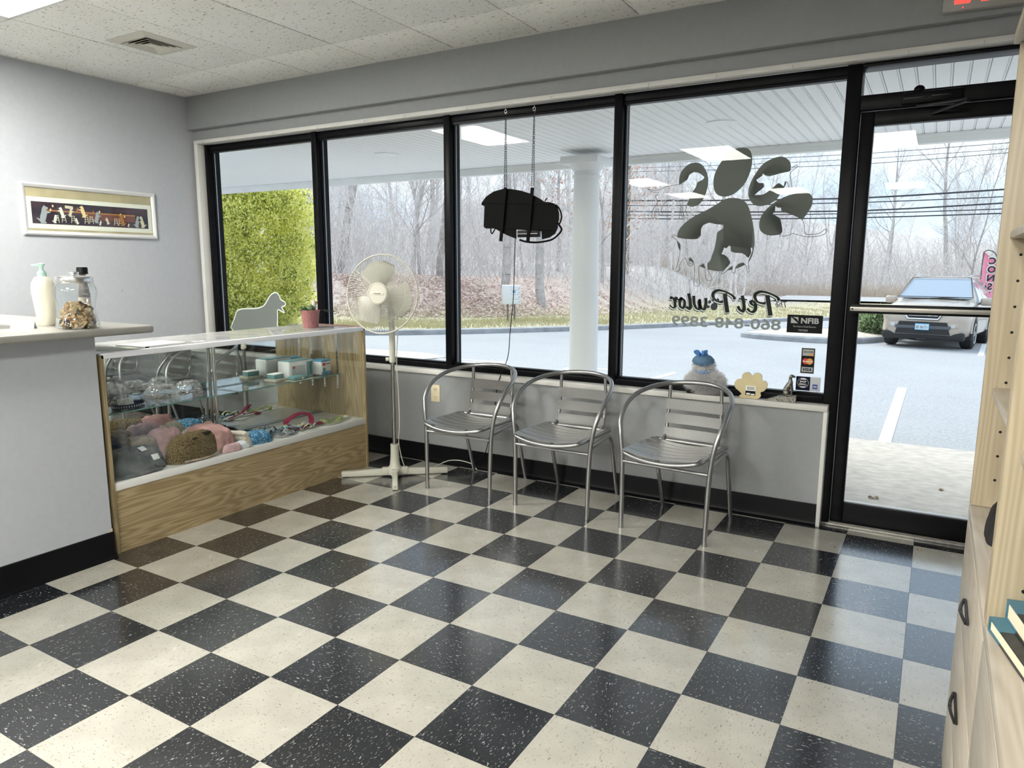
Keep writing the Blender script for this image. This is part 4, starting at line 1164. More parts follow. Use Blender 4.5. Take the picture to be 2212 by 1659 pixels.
b = MB(); b.box(0.0052, -0.05, -0.055, 0.0053, 0.32, -0.010); b.build('bar_front', 'print_wood', art, smooth=0)
def flatpoly(pts, m, nm, x=0.0054):
    MB().prism(pts, 'X', x, x + 0.0002).build(nm, m, art, smooth=0)
def stool(y, z, s=1.0):
    b = MB()
    def ln(a, c, w=0.0022):
        (y0, z0), (y1, z1) = a, c
        b._add([(0.0056, y0 - w, z0), (0.0056, y0 + w, z0), (0.0056, y1 + w, z1), (0.0056, y1 - w, z1)], [(0, 1, 2, 3)])
    ln((y - 0.014, z), (y - 0.008, z + 0.05)); ln((y + 0.014, z), (y + 0.008, z + 0.05))
    for q in (0.015, 0.03, 0.047): b.box(0.0055, y - 0.012, z + q, 0.0057, y + 0.012, z + q + 0.0035)
    b.build('stool', 'print_bone', art, smooth=0)
for y, z in ((-0.262, -0.085), (-0.215, -0.082), (-0.15, -0.083), (-0.055, -0.084), (-0.02, -0.080), (0.165, -0.085), (0.20, -0.084)): stool(y, z)
def pup(y, z, h, m, k, lean=0.0):
    """generic upright dog shape"""
    s = h
    base = [(-0.16, 0), (0.10, 0), (0.14, 0.06), (0.06, 0.12), (0.14, 0.35), (0.20, 0.55), (0.38, 0.60), (0.38, 0.66), (0.18, 0.68), (0.16, 0.76), (0.26, 0.80), (0.27, 0.88), (0.12, 0.94), (0.08, 1.0), (0.0, 0.92), (-0.06, 0.80), (-0.10, 0.62), (-0.18, 0.40), (-0.20, 0.22), (-0.34, 0.30), (-0.38, 0.26), (-0.22, 0.12)]
    flatpoly([(y + (a + lean * c) * s * k, z + c * s) for a, c in base], m, 'dog_figure', 0.0058)
for a in ((-0.35, -0.095, 0.125, 'print_grey', 1), (-0.275, -0.09, 0.06, 'print_white', 1), (-0.225, -0.05, 0.075, 'print_white', -1), (-0.165, -0.04, 0.06, 'print_bone', 1), (-0.075, -0.04, 0.085, 'print_glow', -1),
          (-0.125, -0.09, 0.045, 'print_white', -1), (0.022, -0.075, 0.085, 'print_grey', 1), (0.045, -0.09, 0.035, 'print_white', 1), (0.10, -0.08, 0.05, 'print_bone', -1), (0.215, -0.085, 0.085, 'print_amber', -1), (0.262, -0.09, 0.025, 'print_white', 1), (0.335, -0.092, 0.09, 'print_grey', 1), (0.375, -0.092, 0.09, 'print_bone', -1), (-0.115, -0.0, 0.03, 'print_amber', 1), (0.0, -0.01, 0.025, 'print_amber', -1)):
    pup(*a)
for y, z in ((-0.283, 0.028), (-0.075, 0.020), (0.045, 0.008), (0.205, -0.002), (-0.30, 0.0), (0.235, -0.015)):
    MB().ell((0.0055, y, z), (0.0003, 0.006, 0.009), 10, 8).build('lamp_glow', 'print_glow', art)
flatpoly([(-0.20, 0.018), (-0.145, 0.014), (-0.145, 0.034), (-0.20, 0.038)], 'print_bone', 'wall_sign')
MB().box(0.0065, -W_ + 0.024, -H_ + 0.024, 0.0085, W_ - 0.024, H_ - 0.024).build('glazing', 'glass', pf, smooth=0)
# a dark nail head in the wall
MB().lathe([(0, 0), (0.003, 0), (0.003, 0.002), (0, 0.003)], 10, close=False).build('nail', 'dark_metal', None, (-4.19, 1.169, 1.169), (0, R(90), 0), label='tiny dark nail head in the grey wall below the framed print', cat='nail')

# =================================================================== pedestal fan
fan = thing('pedestal_fan', 'cream pedestal fan with round wire cage standing in front of the case end', 'fan', (-1.772, 1.452, 0))
fa = math.atan2(0.47, 0.57)
b = MB(); b.lathe([(0, 0.012), (0.048, 0.012), (0.05, 0.03), (0.046, 0.055), (0.034, 0.07), (0.028, 0.12), (0.026, 0.20), (0.027, 0.212), (0.0, 0.212)], 24, close=False)
b.build('stand_sleeve', 'fan_cream', fan, smooth=40)
for k in range(4):
    a = fa + k * PI / 2
    b = MB(); b.cbox(0.035, -0.019, 0.006, 0.345, 0.019, 0.050, 0.005)
    for v in range(len(b.v)):
        x, y, z = b.v[v]
        if z > 0.03: b.v[v] = (x, y * 0.85, z - 0.010 * (x - 0.035) / 0.31)
    b.xf(Matrix.Rotation(a, 4, 'Z'))
    lg = b.build('leg', 'fan_cream', fan)
    b = MB(); b.cbox(0.30, -0.016, 0.0, 0.335, 0.016, 0.007, 0.001); b.xf(Matrix.Rotation(a, 4, 'Z')); b.build('rubber_foot', 'black_plastic', lg)
    b = MB(); b.cyl((0.345, 0.0, 0.026), (0.3465, 0, 0.026), 0.004, n=10); b.xf(Matrix.Rotation(a, 4, 'Z')); b.build('screw', 'steel', lg)
    b = MB(); b.cbox(0.03, -0.023, 0.008, 0.085, 0.023, 0.056, 0.006); b.xf(Matrix.Rotation(a, 4, 'Z')); b.build('leg_socket', 'fan_cream', fan)
MB().cyl((0, 0, 0.19), (0, 0, 0.78), 0.0135, n=18).build('chrome_pole', mat('pole_chrome', (0.42, 0.41, 0.38), 0.18, 1.0), fan)
MB().lathe([(0, 0.752), (0.019, 0.752), (0.021, 0.758), (0.0195, 0.79), (0.0185, 1.02), (0.022, 1.03), (0.024, 1.10), (0.0, 1.10)], 20, close=False).build('upper_tube', 'fan_cream', fan)
b = MB(); b.cyl((-0.018, -0.012, 0.772), (-0.036, -0.024, 0.772), 0.012, n=12); b.build('height_knob', 'fan_cream', fan)
# head: local +Z is the blowing direction; turned towards -Y, slightly up
hd = Vector((0.21, -0.972, 0.10)).normalized()
hx = Vector((0, 0, 1)).cross(hd).normalized(); hy = hd.cross(hx)
HM = Matrix((hx, hy, hd)).transposed().to_4x4(); HM.translation = Vector((0.012, -0.062, 1.187))
RC = 0.243
def head(b): return b.xf(HM)
b = MB(); b.lathe([(0, -0.10), (0.035, -0.10), (0.058, -0.085), (0.065, -0.05), (0.065, 0.0), (0.055, 0.02), (0, 0.02)], 28, close=False); head(b).build('motor_housing', 'fan_cream', fan, smooth=40)
b = MB(); b.cyl((0, -0.02, -0.055), (0, -0.085, -0.062), 0.022, 0.026, 16); head(b).build('tilt_joint', 'fan_cream', fan)
def grille(front):
    b = MB()
    zr = 0.055           # rim plane
    n = 84
    for k in range(n):
        a0 = 2 * PI * k / n
        pts = []
        for q in range(8):
            t = q / 7
            r = 0.060 + (RC - 0.060) * t
            tw = (0.26 if front else -0.26) * t
            dz = (0.052 * (1 - t ** 2.6)) if front else (-0.050 * (1 - t ** 2.2))
            pts.append((r * math.cos(a0 + tw), r * math.sin(a0 + tw), zr + dz))
        b.tube(pts, 0.0011, 3)
    for r, dz in ((RC, 0.0), (0.175, 0.029 if front else -0.027), (0.062, 0.052 if front else -0.05)):
        b.tube([(r * math.cos(2 * PI * i / 56), r * math.sin(2 * PI * i / 56), zr + dz) for i in range(56)], 0.0014, 5, True)
    return head(b)
grille(True).build('front_cage', 'fan_cream', fan); grille(False).build('rear_cage', 'fan_cream', fan)
b = MB(); b.tube([(RC * math.cos(2 * PI * i / 64), RC * math.sin(2 * PI * i / 64), 0.055) for i in range(64)], 0.005, 8, True); head(b).build('cage_rim', 'fan_cream', fan)
hub = MB(); hub.lathe([(0, 0.098), (0.064, 0.098), (0.069, 0.102), (0.068, 0.110), (0.060, 0.115), (0.058, 0.113), (0, 0.114)], 36, close=False); hub = head(hub).build('hub_badge', 'fan_cream', fan)
b = MB(); b.cbox(-0.046, -0.011, 0.1135, 0.046, 0.011, 0.1155, 0.0008); head(b).build('badge_bar', mat('badge_pale', (0.6, 0.59, 0.5), 0.35), hub)
me, mx = txt_fit('Duracraft', 0.046, 0.010, 0.02, 0.2)
b = MB(); b.mesh_add(me, HM @ Matrix.Translation((0, 0, 0.1158)) @ mx); b.build('badge_lettering', 'ink_black', hub, smooth=0)
b = MB(); b.lathe([(0, 0.02), (0.048, 0.022), (0.050, 0.06), (0.040, 0.075), (0, 0.078)], 28, close=False); head(b).build('blade_hub', 'fan_blade', fan)
for k in range(3):
    a0 = R(114) + k * 2 * PI / 3
    out = [(0.046, -0.30), (0.085, -0.46), (0.14, -0.60), (0.185, -0.55), (0.207, -0.30), (0.208, -0.02), (0.195, 0.22), (0.165, 0.34), (0.14, 0.28), (0.10, 0.28), (0.046, 0.42)]
    b = MB(); nr, na = 9, 11; vs = []; fs = []
    for i in range(nr):
        r = 0.046 + (0.208 - 0.046) * i / (nr - 1)
        lo = np.interp(r, [0.046, 0.085, 0.14, 0.185, 0.208], [-0.50, -0.72, -0.86, -0.82, -0.42])
        hi = np.interp(r, [0.046, 0.10, 0.14, 0.165, 0.195, 0.208], [0.66, 0.54, 0.54, 0.58, 0.46, 0.06])
        for j in range(na):
            t = j / (na - 1); a = a0 + lo + (hi - lo) * t
            z = 0.050 + 0.020 * (t - 0.5) * 1.6 - 0.010 * (t - 0.5) ** 2 * 4
            vs.append((r * math.cos(a), r * math.sin(a), z))
    nn = len(vs); vs += [(x, y, z - 0.002) for x, y, z in vs]
    for i in range(nr - 1):
        for j in range(na - 1):
            q = i * na + j
            fs.append((q, q + 1, q + na + 1, q + na)); fs.append((nn + q, nn + q + na, nn + q + na + 1, nn + q + 1))
    edge = [j for j in range(na)] + [i * na + na - 1 for i in range(1, nr)] + [(nr - 1) * na + j for j in range(na - 2, -1, -1)] + [i * na for i in range(nr - 2, 0, -1)]
    for q in range(len(edge)):
        p, s_ = edge[q], edge[(q + 1) % len(edge)]; fs.append((p, nn + p, nn + s_, s_))
    b._add(vs, fs); head(b).build('blade', 'fan_blade', fan, smooth=60)
b = MB(); b.tube(catmull([(0.0, 0.05, 1.10), (0.025, 0.03, 0.98), (0.024, 0.012, 0.75), (0.032, 0.015, 0.50), (0.036, 0.01, 0.33), (0.022, 0.02, 0.20), (0.05, 0.06, 0.03), (0.13, 0.14, 0.010), (0.22, 0.30, 0.06), (0.34, 0.36, 0.05), (0.40, 0.375, 0.006)], 8), 0.0032, 6)
b.build('power_cord', 'fan_cream', fan)

# =================================================================== aluminium bistro chairs
def make_chair(loc, rz, label):
    c = thing('bistro_chair', label, 'chair', loc, rz, 'aluminium waiting chairs')
    half = [(0.228, 0.0, 0.0), (0.230, 0.003, 0.20), (0.236, 0.008, 0.38), (0.252, 0.016, 0.50), (0.268, 0.045, 0.575), (0.272, 0.12, 0.645), (0.258, 0.22, 0.69), (0.215, 0.32, 0.716), (0.145, 0.395, 0.732), (0.05, 0.43, 0.740)]
    full = [(-x, y, z) for x, y, z in half] + [(x, y, z) for x, y, z in reversed(half)]
    MB().tube(catmull(full, 6), 0.0125, 10).build('arm_loop', 'alu_tube', c, smooth=60)
    for s in (-1, 1):
        b = MB(); b.tube(catmull([(s * 0.228, 0.02, 0.392), (s * 0.222, 0.15, 0.398), (s * 0.212, 0.29, 0.402), (s * 0.206, 0.345, 0.385), (s * 0.204, 0.375, 0.34), (s * 0.202, 0.43, 0.17), (s * 0.200, 0.485, 0.0)], 6), 0.0115, 10)
        b.build('rear_leg', 'alu_tube', c, smooth=60)
        b = MB(); b.cyl((s * 0.228, 0.0, 0.0), (s * 0.228, 0.0, 0.012), 0.0135, n=12); b.build('foot_cap', 'alu_tube', c)
        b = MB(); b.tube(catmull([(s * 0.150, 0.24, 0.412), (s * 0.150, 0.32, 0.418), (s * 0.150, 0.365, 0.445), (s * 0.149, 0.385, 0.50), (s * 0.147, 0.40, 0.62), (s * 0.143, 0.398, 0.725)], 6), 0.010, 8)
        b.build('back_post', 'alu_tube', c, smooth=60)
    MB().tube([(-0.230, 0.006, 0.362), (0.230, 0.006, 0.362)], 0.009, 8).build('stretcher', 'alu_tube', c, smooth=60)
    ringp = [(-0.205, 0.02, 0.432), (-0.206, -0.03, 0.430), (-0.185, -0.062, 0.424), (-0.10, -0.076, 0.408), (0.0, -0.080, 0.402), (0.10, -0.076, 0.408), (0.185, -0.062, 0.424), (0.206, -0.03, 0.430), (0.205, 0.02, 0.432), (0.20, 0.20, 0.43), (0.192, 0.33, 0.425), (0.16, 0.355, 0.42), (-0.16, 0.355, 0.42), (-0.192, 0.33, 0.425), (-0.20, 0.20, 0.43)]
    MB().tube(catmull(ringp, 4, True), 0.011, 8, True).build('seat_rim', 'alu_tube', c, smooth=60)
    for k in range(6):
        y = -0.040 + k * 0.064
        w = 0.052
        path = [(-0.198 + 0.396 * q / 8, y, 0.4415 - 0.022 * math.sin(PI * q / 8) - 0.002 * k * 0.3) for q in range(9)]
        MB().ribbon(path, w, 0.004, up=(0, 0, 1)).build('seat_slat', 'alu', c, smooth=30)
    for z0, z1 in ((0.588, 0.646), (0.512, 0.569), (0.436, 0.492)):
        zc = (z0 + z1) / 2
        yy = np.interp(zc, [0.445, 0.50, 0.62, 0.725], [0.365, 0.385, 0.40, 0.398]) - 0.012
        path = [(-0.158 + 0.316 * q / 6, yy + 0.006 * math.sin(PI * q / 6), zc) for q in range(7)]
        sl = MB().ribbon(path, 0.004, z1 - z0, up=(0, 0, 1)).build('back_slat', 'alu', c, smooth=30)
        b = MB()
        for s in (-1, 1):
            for q in (-0.014, 0.014): b.ell((s * 0.148, yy - 0.002, zc + q), (0.0035, 0.002, 0.0035), 8, 6)
        b.build('rivets', 'alu_tube', sl)
    return c
ch = make_chair((-1.193, 1.338, 0), 0.0, 'aluminium slat bistro chair nearest the pedestal fan and wall outlet')
dup(ch, (-0.565, 1.342, 0), R(-0.8), 'aluminium slat bistro chair in the middle of the row of three')
dup(ch, (0.098, 1.300, 0), R(-4.5), 'aluminium slat bistro chair nearest the glass door, in front of the plush dog')

# =================================================================== wall outlet
ou = thing('wall_outlet', 'ivory duplex wall outlet on the grey wall below the window', 'outlet', (-1.748, 1.88, 0.488))
MB().cbox(-0.038, -0.006, -0.060, 0.038, 0, 0.060, 0.003).build('cover_plate', mat('ivory', (0.68, 0.60, 0.42), 0.35), ou)
for z in (-0.028, 0.028):
    q = MB().prism([(0.017 * math.cos(a) if abs(math.sin(a)) < 0.8 else 0.017 * math.cos(a), z + max(-0.0135, min(0.0135, 0.017 * math.sin(a)))) for a in [2 * PI * k / 24 for k in range(24)]], 'Y', -0.0085, -0.004).build('receptacle', 'ivory', ou, smooth=20)
    b = MB(); b.box(-0.008, -0.0092, z - 0.002, -0.0055, -0.0084, z + 0.008); b.box(0.0055, -0.0092, z - 0.002, 0.008, -0.0084, z + 0.007); b.cyl((0, -0.0084, z - 0.008), (0, -0.0092, z - 0.008), 0.003, n=10)
    b.build('slots', 'black_plastic', q, smooth=0)

# =================================================================== hanging window sign (seen from behind)
sg = thing('hanging_sign', 'black window sign seen from behind, hung on two chains in front of the glass', 'sign', (0, 0, 0))
mat('sign_black', (0.003, 0.003, 0.003), 0.6, spec=0.1, noise_s=8, amt=0.4)
spoly = mm([(-1379,1757),(-1374,1772),(-1343,1806),(-1285,1836),(-1214,1849),(-1158,1846),(-1090,1833),(-1022,1812),(-954,1778),(-921,1757),(-888,1755),(-855,1746),(-832,1722),(-822,1688),(-821,1648),(-831,1620),(-827,1603),(-846,1564),(-885,1541),(-932,1532),(-936,1580),(-1123,1595),(-1122,1539),(-1186,1561),(-1278,1605),(-1343,1606),(-1361,1619),(-1354,1747)])
MB().prism(spoly, 'Y', 1.900, 1.915).build('back_panel', 'sign_black', sg, smooth=0)
for (x0, z0), (x1, z1) in (((-1.190, 1.855), (-1.224, 1.523)), ((-0.996, 1.845), (-1.026, 1.515))):
    b = MB(); b.ribbon([(x0, 1.890, z0), (x1, 1.890, z1)], 0.020, 0.010, up=(0, 1, 0)); b.build('mounting_bar', 'sign_black', sg)
for (x0, z0), (x1, z1) in (((-1.364, 1.772), (-0.875, 1.745)), ((-1.350, 1.615), (-0.827, 1.589))):
    b = MB(); b.ribbon([(x0, 1.897, z0), (x1, 1.897, z1)], 0.012, 0.006, up=(0, 1, 0)); b.build('cross_bar', 'sign_black', sg)
for pts, r in (([(-842,1737),(-816,1710),(-802,1670),(-808,1637),(-821,1617)], 0.005), ([(-831,1632),(-803,1597),(-802,1583),(-817,1563),(-859,1532),(-911,1519),(-978,1513),(-1046,1518),(-1095,1530)], 0.006), ([(-1310,1605),(-1310,1584),(-1300,1573),(-1289,1587),(-1277,1605)], 0.004), ([(-918,1759),(-909,1776),(-902,1775)], 0.003)):
    b = MB(); b.tube([(p.x, p.y, p.z) for p in catmull([(a / 1000, 1.908, c / 1000) for a, c in pts], 5)], r, 8); b.build('tube_bend', 'sign_black', sg, smooth=60)
tr_ = MB().cbox(-1.105, 1.893, 1.546, -0.955, 1.93, 1.588, 0.004).build('transformer', 'black_plastic', sg)
for z in (1.567,):
    MB().box(-1.10, 1.891, z - 0.002, -0.96, 1.8935, z + 0.002).build('label_strip', 'alu', tr_, smooth=0)
def chain(b, p0, p1):
    d = Vector(p1) - Vector(p0); L = d.length; n = max(2, int(L / 0.0135)); u = d.normalized()
    for k in range(n):
        c = Vector(p0) + u * (L * (k + 0.5) / n)
        ax = Vector((0, 1, 0)) if k % 2 else Vector((1, 0, 0)); ax = (ax - u * ax.dot(u)).normalized()
        pts = [c + u * (0.0092 * math.cos(a)) + ax * (0.0045 * math.sin(a)) for a in [2 * PI * q / 8 for q in range(8)]]
        b.tube(pts, 0.0013, 3, True)
for x, xb, zt in ((-1.190, -1.190, 2.335), (-0.988, -0.994, 2.330)):
    for s in (-1, 1):
        b = MB(); chain(b, (x + s * 0.001, 1.892, zt - 0.03), (xb + s * 0.008, 1.890, 1.855)); b.build('chain', 'dark_metal', sg, smooth=60)
    b = MB(); b.tube([(x + 0.009 * math.cos(a), 1.890, zt - 0.022 + 0.011 * math.sin(a)) for a in [2 * PI * q / 12 for q in range(12)]], 0.0016, 5, True); b.tube([(x, 1.866, zt + 0.022), (x, 1.878, zt + 0.018), (x, 1.892, zt + 0.0), (x, 1.890, zt - 0.014)], 0.0016, 5)
    b.build('chain_hook', 'steel', sg)
b = MB(); b.tube([tuple(p) for p in catmull([(-1.125, 1.905, 1.55), (-1.135, 1.91, 1.35), (-1.145, 1.915, 1.15), (-1.165, 1.912, 0.95), (-1.175, 1.90, 0.78), (-1.205, 1.858, 0.66), (-1.235, 1.856, 0.56), (-1.255, 1.856, 0.38), (-1.30, 1.855, 0.20), (-1.335, 1.852, 0.10), (-1.40, 1.85, 0.05)], 6)], 0.0028, 6)
b.build('power_cord', 'black_plastic', sg, smooth=60)
b = MB(); b.tube([(-1.085, 1.905, 1.532), (-1.087, 1.905, 1.47)], 0.0009, 4); b.build('pull_string', 'dark_metal', sg)

# =================================================================== window sill ornaments
def fluffy(name, col, t=0.45):
    m, nt, b = _new(name)
    nt.nodes.remove(b); out = nt.nodes.get('Material Output')
    df = nt.nodes.new('ShaderNodeBsdfDiffuse'); df.inputs['Color'].default_value = c3(col)
    tl = nt.nodes.new('ShaderNodeBsdfTranslucent'); tl.inputs['Color'].default_value = c3(col)
    mx = nt.nodes.new('ShaderNodeMixShader'); mx.inputs[0].default_value = t
    nt.links.new(df.outputs[0], mx.inputs[1]); nt.links.new(tl.outputs[0], mx.inputs[2]); nt.links.new(mx.outputs[0], out.inputs['Surface'])
ZSILL = 0.654
pl = thing('plush_dog', 'fluffy white plush dog with blue cap and bow sitting on the sill, seen from behind', 'plush toy', (0.122, 1.898, ZSILL))
fluffy('plush_white', (0.93, 0.92, 0.91))
mat('plush_blue', (0.10, 0.19, 0.30), 0.85, noise_s=40, amt=0.15)
mat('bow_blue', (0.10, 0.27, 0.60), 0.5)
rnd = random.Random(11)
def fur(b, c, r, n, L, w=0.0016, zmin=-0.9, dirb=(0, 0, 0)):
    for _ in range(n):
        d = Vector((rnd.gauss(0, 1), rnd.gauss(0, 1), rnd.gauss(0, 1))).normalized()
        if d.z < zmin: continue
        p = Vector((c[0] + d.x * r[0] * 0.96, c[1] + d.y * r[1] * 0.96, c[2] + d.z * r[2] * 0.96))
        q = (d + Vector((rnd.uniform(-.5, .5), rnd.uniform(-.5, .5), rnd.uniform(-.5, .4))) + Vector(dirb)).normalized()
        s = q.cross(Vector((rnd.uniform(-1, 1), rnd.uniform(-1, 1), rnd.uniform(-1, 1)))).normalized() * w
        l = L * rnd.uniform(0.5, 1.2)
        tip = p + q * l
        if tip.y > 0.085: tip.y = 0.085
        if tip.z < 0.001: tip.z = 0.001
        t = s.cross(q) * 0.9
        b._add([p - s, p + s, p + t, tip], [(0, 1, 3), (1, 2, 3), (2, 0, 3)])
body = MB(); body.ell((0, 0.012, 0.066), (0.104, 0.066, 0.062), 20, 12); body.build('body', 'plush_white', pl, smooth=80)
hd_ = MB().ell((-0.012, 0.015, 0.165), (0.055, 0.05, 0.05), 18, 12).build('head', 'plush_white', pl, smooth=80)
b = MB(); fur(b, (0, 0.012, 0.066), (0.104, 0.066, 0.062), 5200, 0.034); fur(b, (-0.012, 0.015, 0.158), (0.056, 0.05, 0.045), 1500, 0.022); b.build('fur', 'plush_white', pl, smooth=0, kind='stuff')
cap = MB(); cap.ell((-0.016, 0.010, 0.188), (0.061, 0.056, 0.038), 24, 12, fn=lambda d: 1 + 0.05 * noise.noise(d * 4)); cap = cap.build('cap', 'plush_blue', pl, smooth=70)
b = MB(); b.tube([(-0.016 + 0.060 * math.cos(a), 0.010 + 0.056 * math.sin(a), 0.176 + 0.010 * math.sin(a * 2 + 1)) for a in [2 * PI * q / 32 for q in range(32)]], 0.0035, 6, True); b.build('cap_seam', 'plush_blue', cap, smooth=70)
b = MB()
for k in range(9):
    a = 2 * PI * k / 9 + 0.3; L = 0.042 if k % 2 else 0.03; up = 0.030 if k % 3 else 0.015
    c = Vector((-0.022, -0.012, 0.212))
    e = Vector((math.cos(a) * L, math.sin(a) * L * 0.7, up))
    pts = [c, c + e * 0.55 + Vector((0, 0, 0.012)), c + e, c + e * 0.7 - Vector((0, 0, 0.004)), c + Vector((0, 0, 0.003))]
    b.ribbon(catmull(pts, 4), 0.014, 0.0012, up=(-math.sin(a), math.cos(a), 0.2))
b.build('bow', 'bow_blue', pl, smooth=50)
b = MB(); b.tube([(-0.008 + 0.044 * math.cos(a), 0.012 + 0.042 * math.sin(a), 0.126) for a in [2 * PI * q / 28 for q in range(28)]], 0.008, 8, True); b.build('neck_ribbon', 'bow_blue', pl, smooth=70)
b = MB(); b.cbox(-0.10, -0.028, 0.0, -0.045, 0.03, 0.028, 0.010); b.cbox(0.10, -0.02, 0.0, 0.15, 0.02, 0.018, 0.007); b.build('dark_base', 'black_plastic', pl)

pp = thing('paw_plaque', 'beige wooden paw-shaped plaque with barcode sticker leaning on the sill', 'plaque', (0, 0, 0))
ppoly = mm([(331,648),(314,665),(297,678),(290,701),(300,723),(317,731),(328,731),(330,754),(345,768),(365,769),(383,753),(396,768),(418,770),(433,755),(436,730),(453,729),(464,714),(462,693),(448,673),(431,665),(434,644),(419,629),(395,626),(377,629),(355,623),(328,622),(319,637)])
ppoly = [(x, z - 0.626 + ZSILL if z - 0.626 + ZSILL > ZSILL else ZSILL) for x, z in ppoly]
ppoly = smooth2(ppoly, 3)
ppoly = [(x, max(z, ZSILL + 0.0005)) for x, z in ppoly]
MB().prism(ppoly, 'Y', 1.885, 1.897).build('board', mat('paw_beige', (0.62, 0.52, 0.30), 0.5, noise_s=12, amt=0.05), pp, smooth=30)
q = MB().box(0.352, 1.8843, 0.672, 0.405, 1.885, 0.725).build('barcode_sticker', 'paper', pp, smooth=0)
MB().box(0.352, 1.8838, 0.672, 0.405, 1.8843, 0.697).build('black_block', 'ink_black', q, smooth=0)
b = MB()
for k in range(11): b.box(0.360 + k * 0.0036, 1.8838, 0.702, 0.362 + k * 0.0036 - 0.0006 * (k % 2), 1.8843, 0.720)
b.build('bars', 'tape_grey', q, smooth=0)
b = MB(); b.box(0.357, 1.8834, 0.675, 0.377, 1.8838, 0.685); b.box(0.381, 1.8834, 0.674, 0.401, 1.8838, 0.682); b.build('price_boxes', 'paper', q, smooth=0)

# sitting greyhound on a wedge doorstop
fg = thing('dog_doorstop', 'pewter sitting greyhound figurine on a wedge doorstop at the end of the sill', 'figurine', (0, 0, 0))
mat('pewter', (0.22, 0.21, 0.185), 0.38, 0.85, noise_s=110, amt=0.45, bump=0.4)
b = MB(); b.prism([(0.458, ZSILL + 0.001), (0.616, ZSILL + 0.001), (0.616, ZSILL + 0.036), (0.525, ZSILL + 0.030), (0.46, ZSILL + 0.006)], 'Y', 1.868, 1.908); b.build('wedge', 'pewter', fg, smooth=0)
z0 = ZSILL + 0.034; yc = 1.888
b = MB()
sp_ = [(0.556, yc, z0 + 0.012), (0.560, yc, z0 + 0.026), (0.568, yc, z0 + 0.044), (0.578, yc, z0 + 0.062), (0.581, yc, z0 + 0.076), (0.580, yc, z0 + 0.090), (0.581, yc, z0 + 0.100), (0.586, yc, z0 + 0.1065), (0.596, yc, z0 + 0.105), (0.605, yc, z0 + 0.101)]
rr = [0.010, 0.016, 0.0165, 0.0165, 0.012, 0.0085, 0.0085, 0.0095, 0.006, 0.0035]
cp = catmull(sp_, 4); sc = list(np.interp(np.linspace(0, 9, len(cp)), range(10), rr))
b.tube(cp, 1.0, 12, scale=sc)
for s in (-1, 1):
    b.tube(catmull([(0.585, yc + s * 0.009, z0 + 0.058), (0.592, yc + s * 0.009, z0 + 0.030), (0.590, yc + s * 0.009, z0 + 0.006), (0.598, yc + s * 0.009, z0 + 0.003)], 4), 1.0, 8, scale=list(np.interp(np.linspace(0, 3, 13), range(4), [0.008, 0.005, 0.0042, 0.004])))
    b.ell((0.565, yc + s * 0.012, z0 + 0.016), (0.016, 0.008, 0.015), 12, 8); b.tube([(0.562, yc + s * 0.013, z0 + 0.004), (0.585, yc + s * 0.013, z0 + 0.003)], 0.004, 8)
    b.ell((0.581, yc + s * 0.008, z0 + 0.101), (0.007, 0.003, 0.006), 8, 6)
b.tube(catmull([(0.552, yc, z0 + 0.008), (0.545, yc + 0.008, z0 + 0.003), (0.556, yc + 0.018, z0 + 0.003)], 4), 0.0025, 6)
b.build('greyhound', 'pewter', fg, smooth=70)

# =================================================================== stickers on the glass, read from inside (stuck on the inner face)
GI = 1.9985
def sticker(name, label, x0, z0, x1, z1, m, border=None, t=0.0006):
    o = thing(name, label, 'sticker', ((x0 + x1) / 2, GI, (z0 + z1) / 2))
    if border: MB().box(-(x1 - x0) / 2 - border, -t, -(z1 - z0) / 2 - border, (x1 - x0) / 2 + border, 0, (z1 - z0) / 2 + border).build('border', 'paper', o, smooth=0)
    MB().box(-(x1 - x0) / 2, -2 * t, -(z1 - z0) / 2, (x1 - x0) / 2, -t if border else 0, (z1 - z0) / 2).build('film', m, o, smooth=0)
    return o
def word(o, s, w, h, x, z, m, bold=0.0, shear=0.0, y=-0.0017):
    me, mx = txt_fit(s, w, h, bold, shear)
    MB().mesh_add(me, m_in(x, y, z) @ mx).build('lettering', m, o, smooth=0)
mat('st_navy', (0.006, 0.009, 0.028), 0.4, spec=0.12); mat('st_grey', (0.42, 0.43, 0.42), 0.4); mat('st_red', (0.62, 0.04, 0.03), 0.4); mat('st_orange', (0.75, 0.33, 0.05), 0.4); mat('st_blue', (0.03, 0.09, 0.33), 0.4)
n1 = sticker('membership_sticker', 'black NFIB member sticker on the inside of the window beside the door', 0.526, 1.017, 0.705, 1.113, 'ink_black')
MB().prism([(-0.07, 0.003), (-0.07, 0.036), (-0.033, 0.003)], 'Y', -0.0017, -0.0012).build('logo_wedge', 'st_grey', n1, smooth=0)
MB().prism([(-0.062, 0.036), (-0.033, 0.036), (-0.033, 0.012), (-0.041, 0.026)], 'Y', -0.0017, -0.0012).build('logo_wedge', 'st_grey', n1, smooth=0)
word(n1, 'NFIB', 0.090, 0.030, 0.026, 0.018, 'st_grey', 0.035)
word(n1, 'The Voice of Small Business', 0.115, 0.009, 0.0, -0.0135, 'st_grey'); word(n1, 'MEMBER', 0.048, 0.0095, -0.005, -0.034, 'st_grey')
c1 = sticker('card_sticker', 'tall payment card sticker with Discover, MasterCard and VISA panels', 0.611, 0.801, 0.677, 0.936, 'ink_black', 0.0025)
MB().box(-0.028, -0.0015, 0.027, 0.028, -0.0012, 0.062).build('panel', 'st_grey', c1, smooth=0); MB().box(-0.028, -0.0015, -0.061, 0.028, -0.0012, -0.034).build('panel', 'st_grey', c1, smooth=0)
MB().prism([(-0.01, 0.028), (0.027, 0.028), (0.027, 0.040)], 'Y', -0.0018, -0.0015).build('orange_corner', 'st_orange', c1, smooth=0)
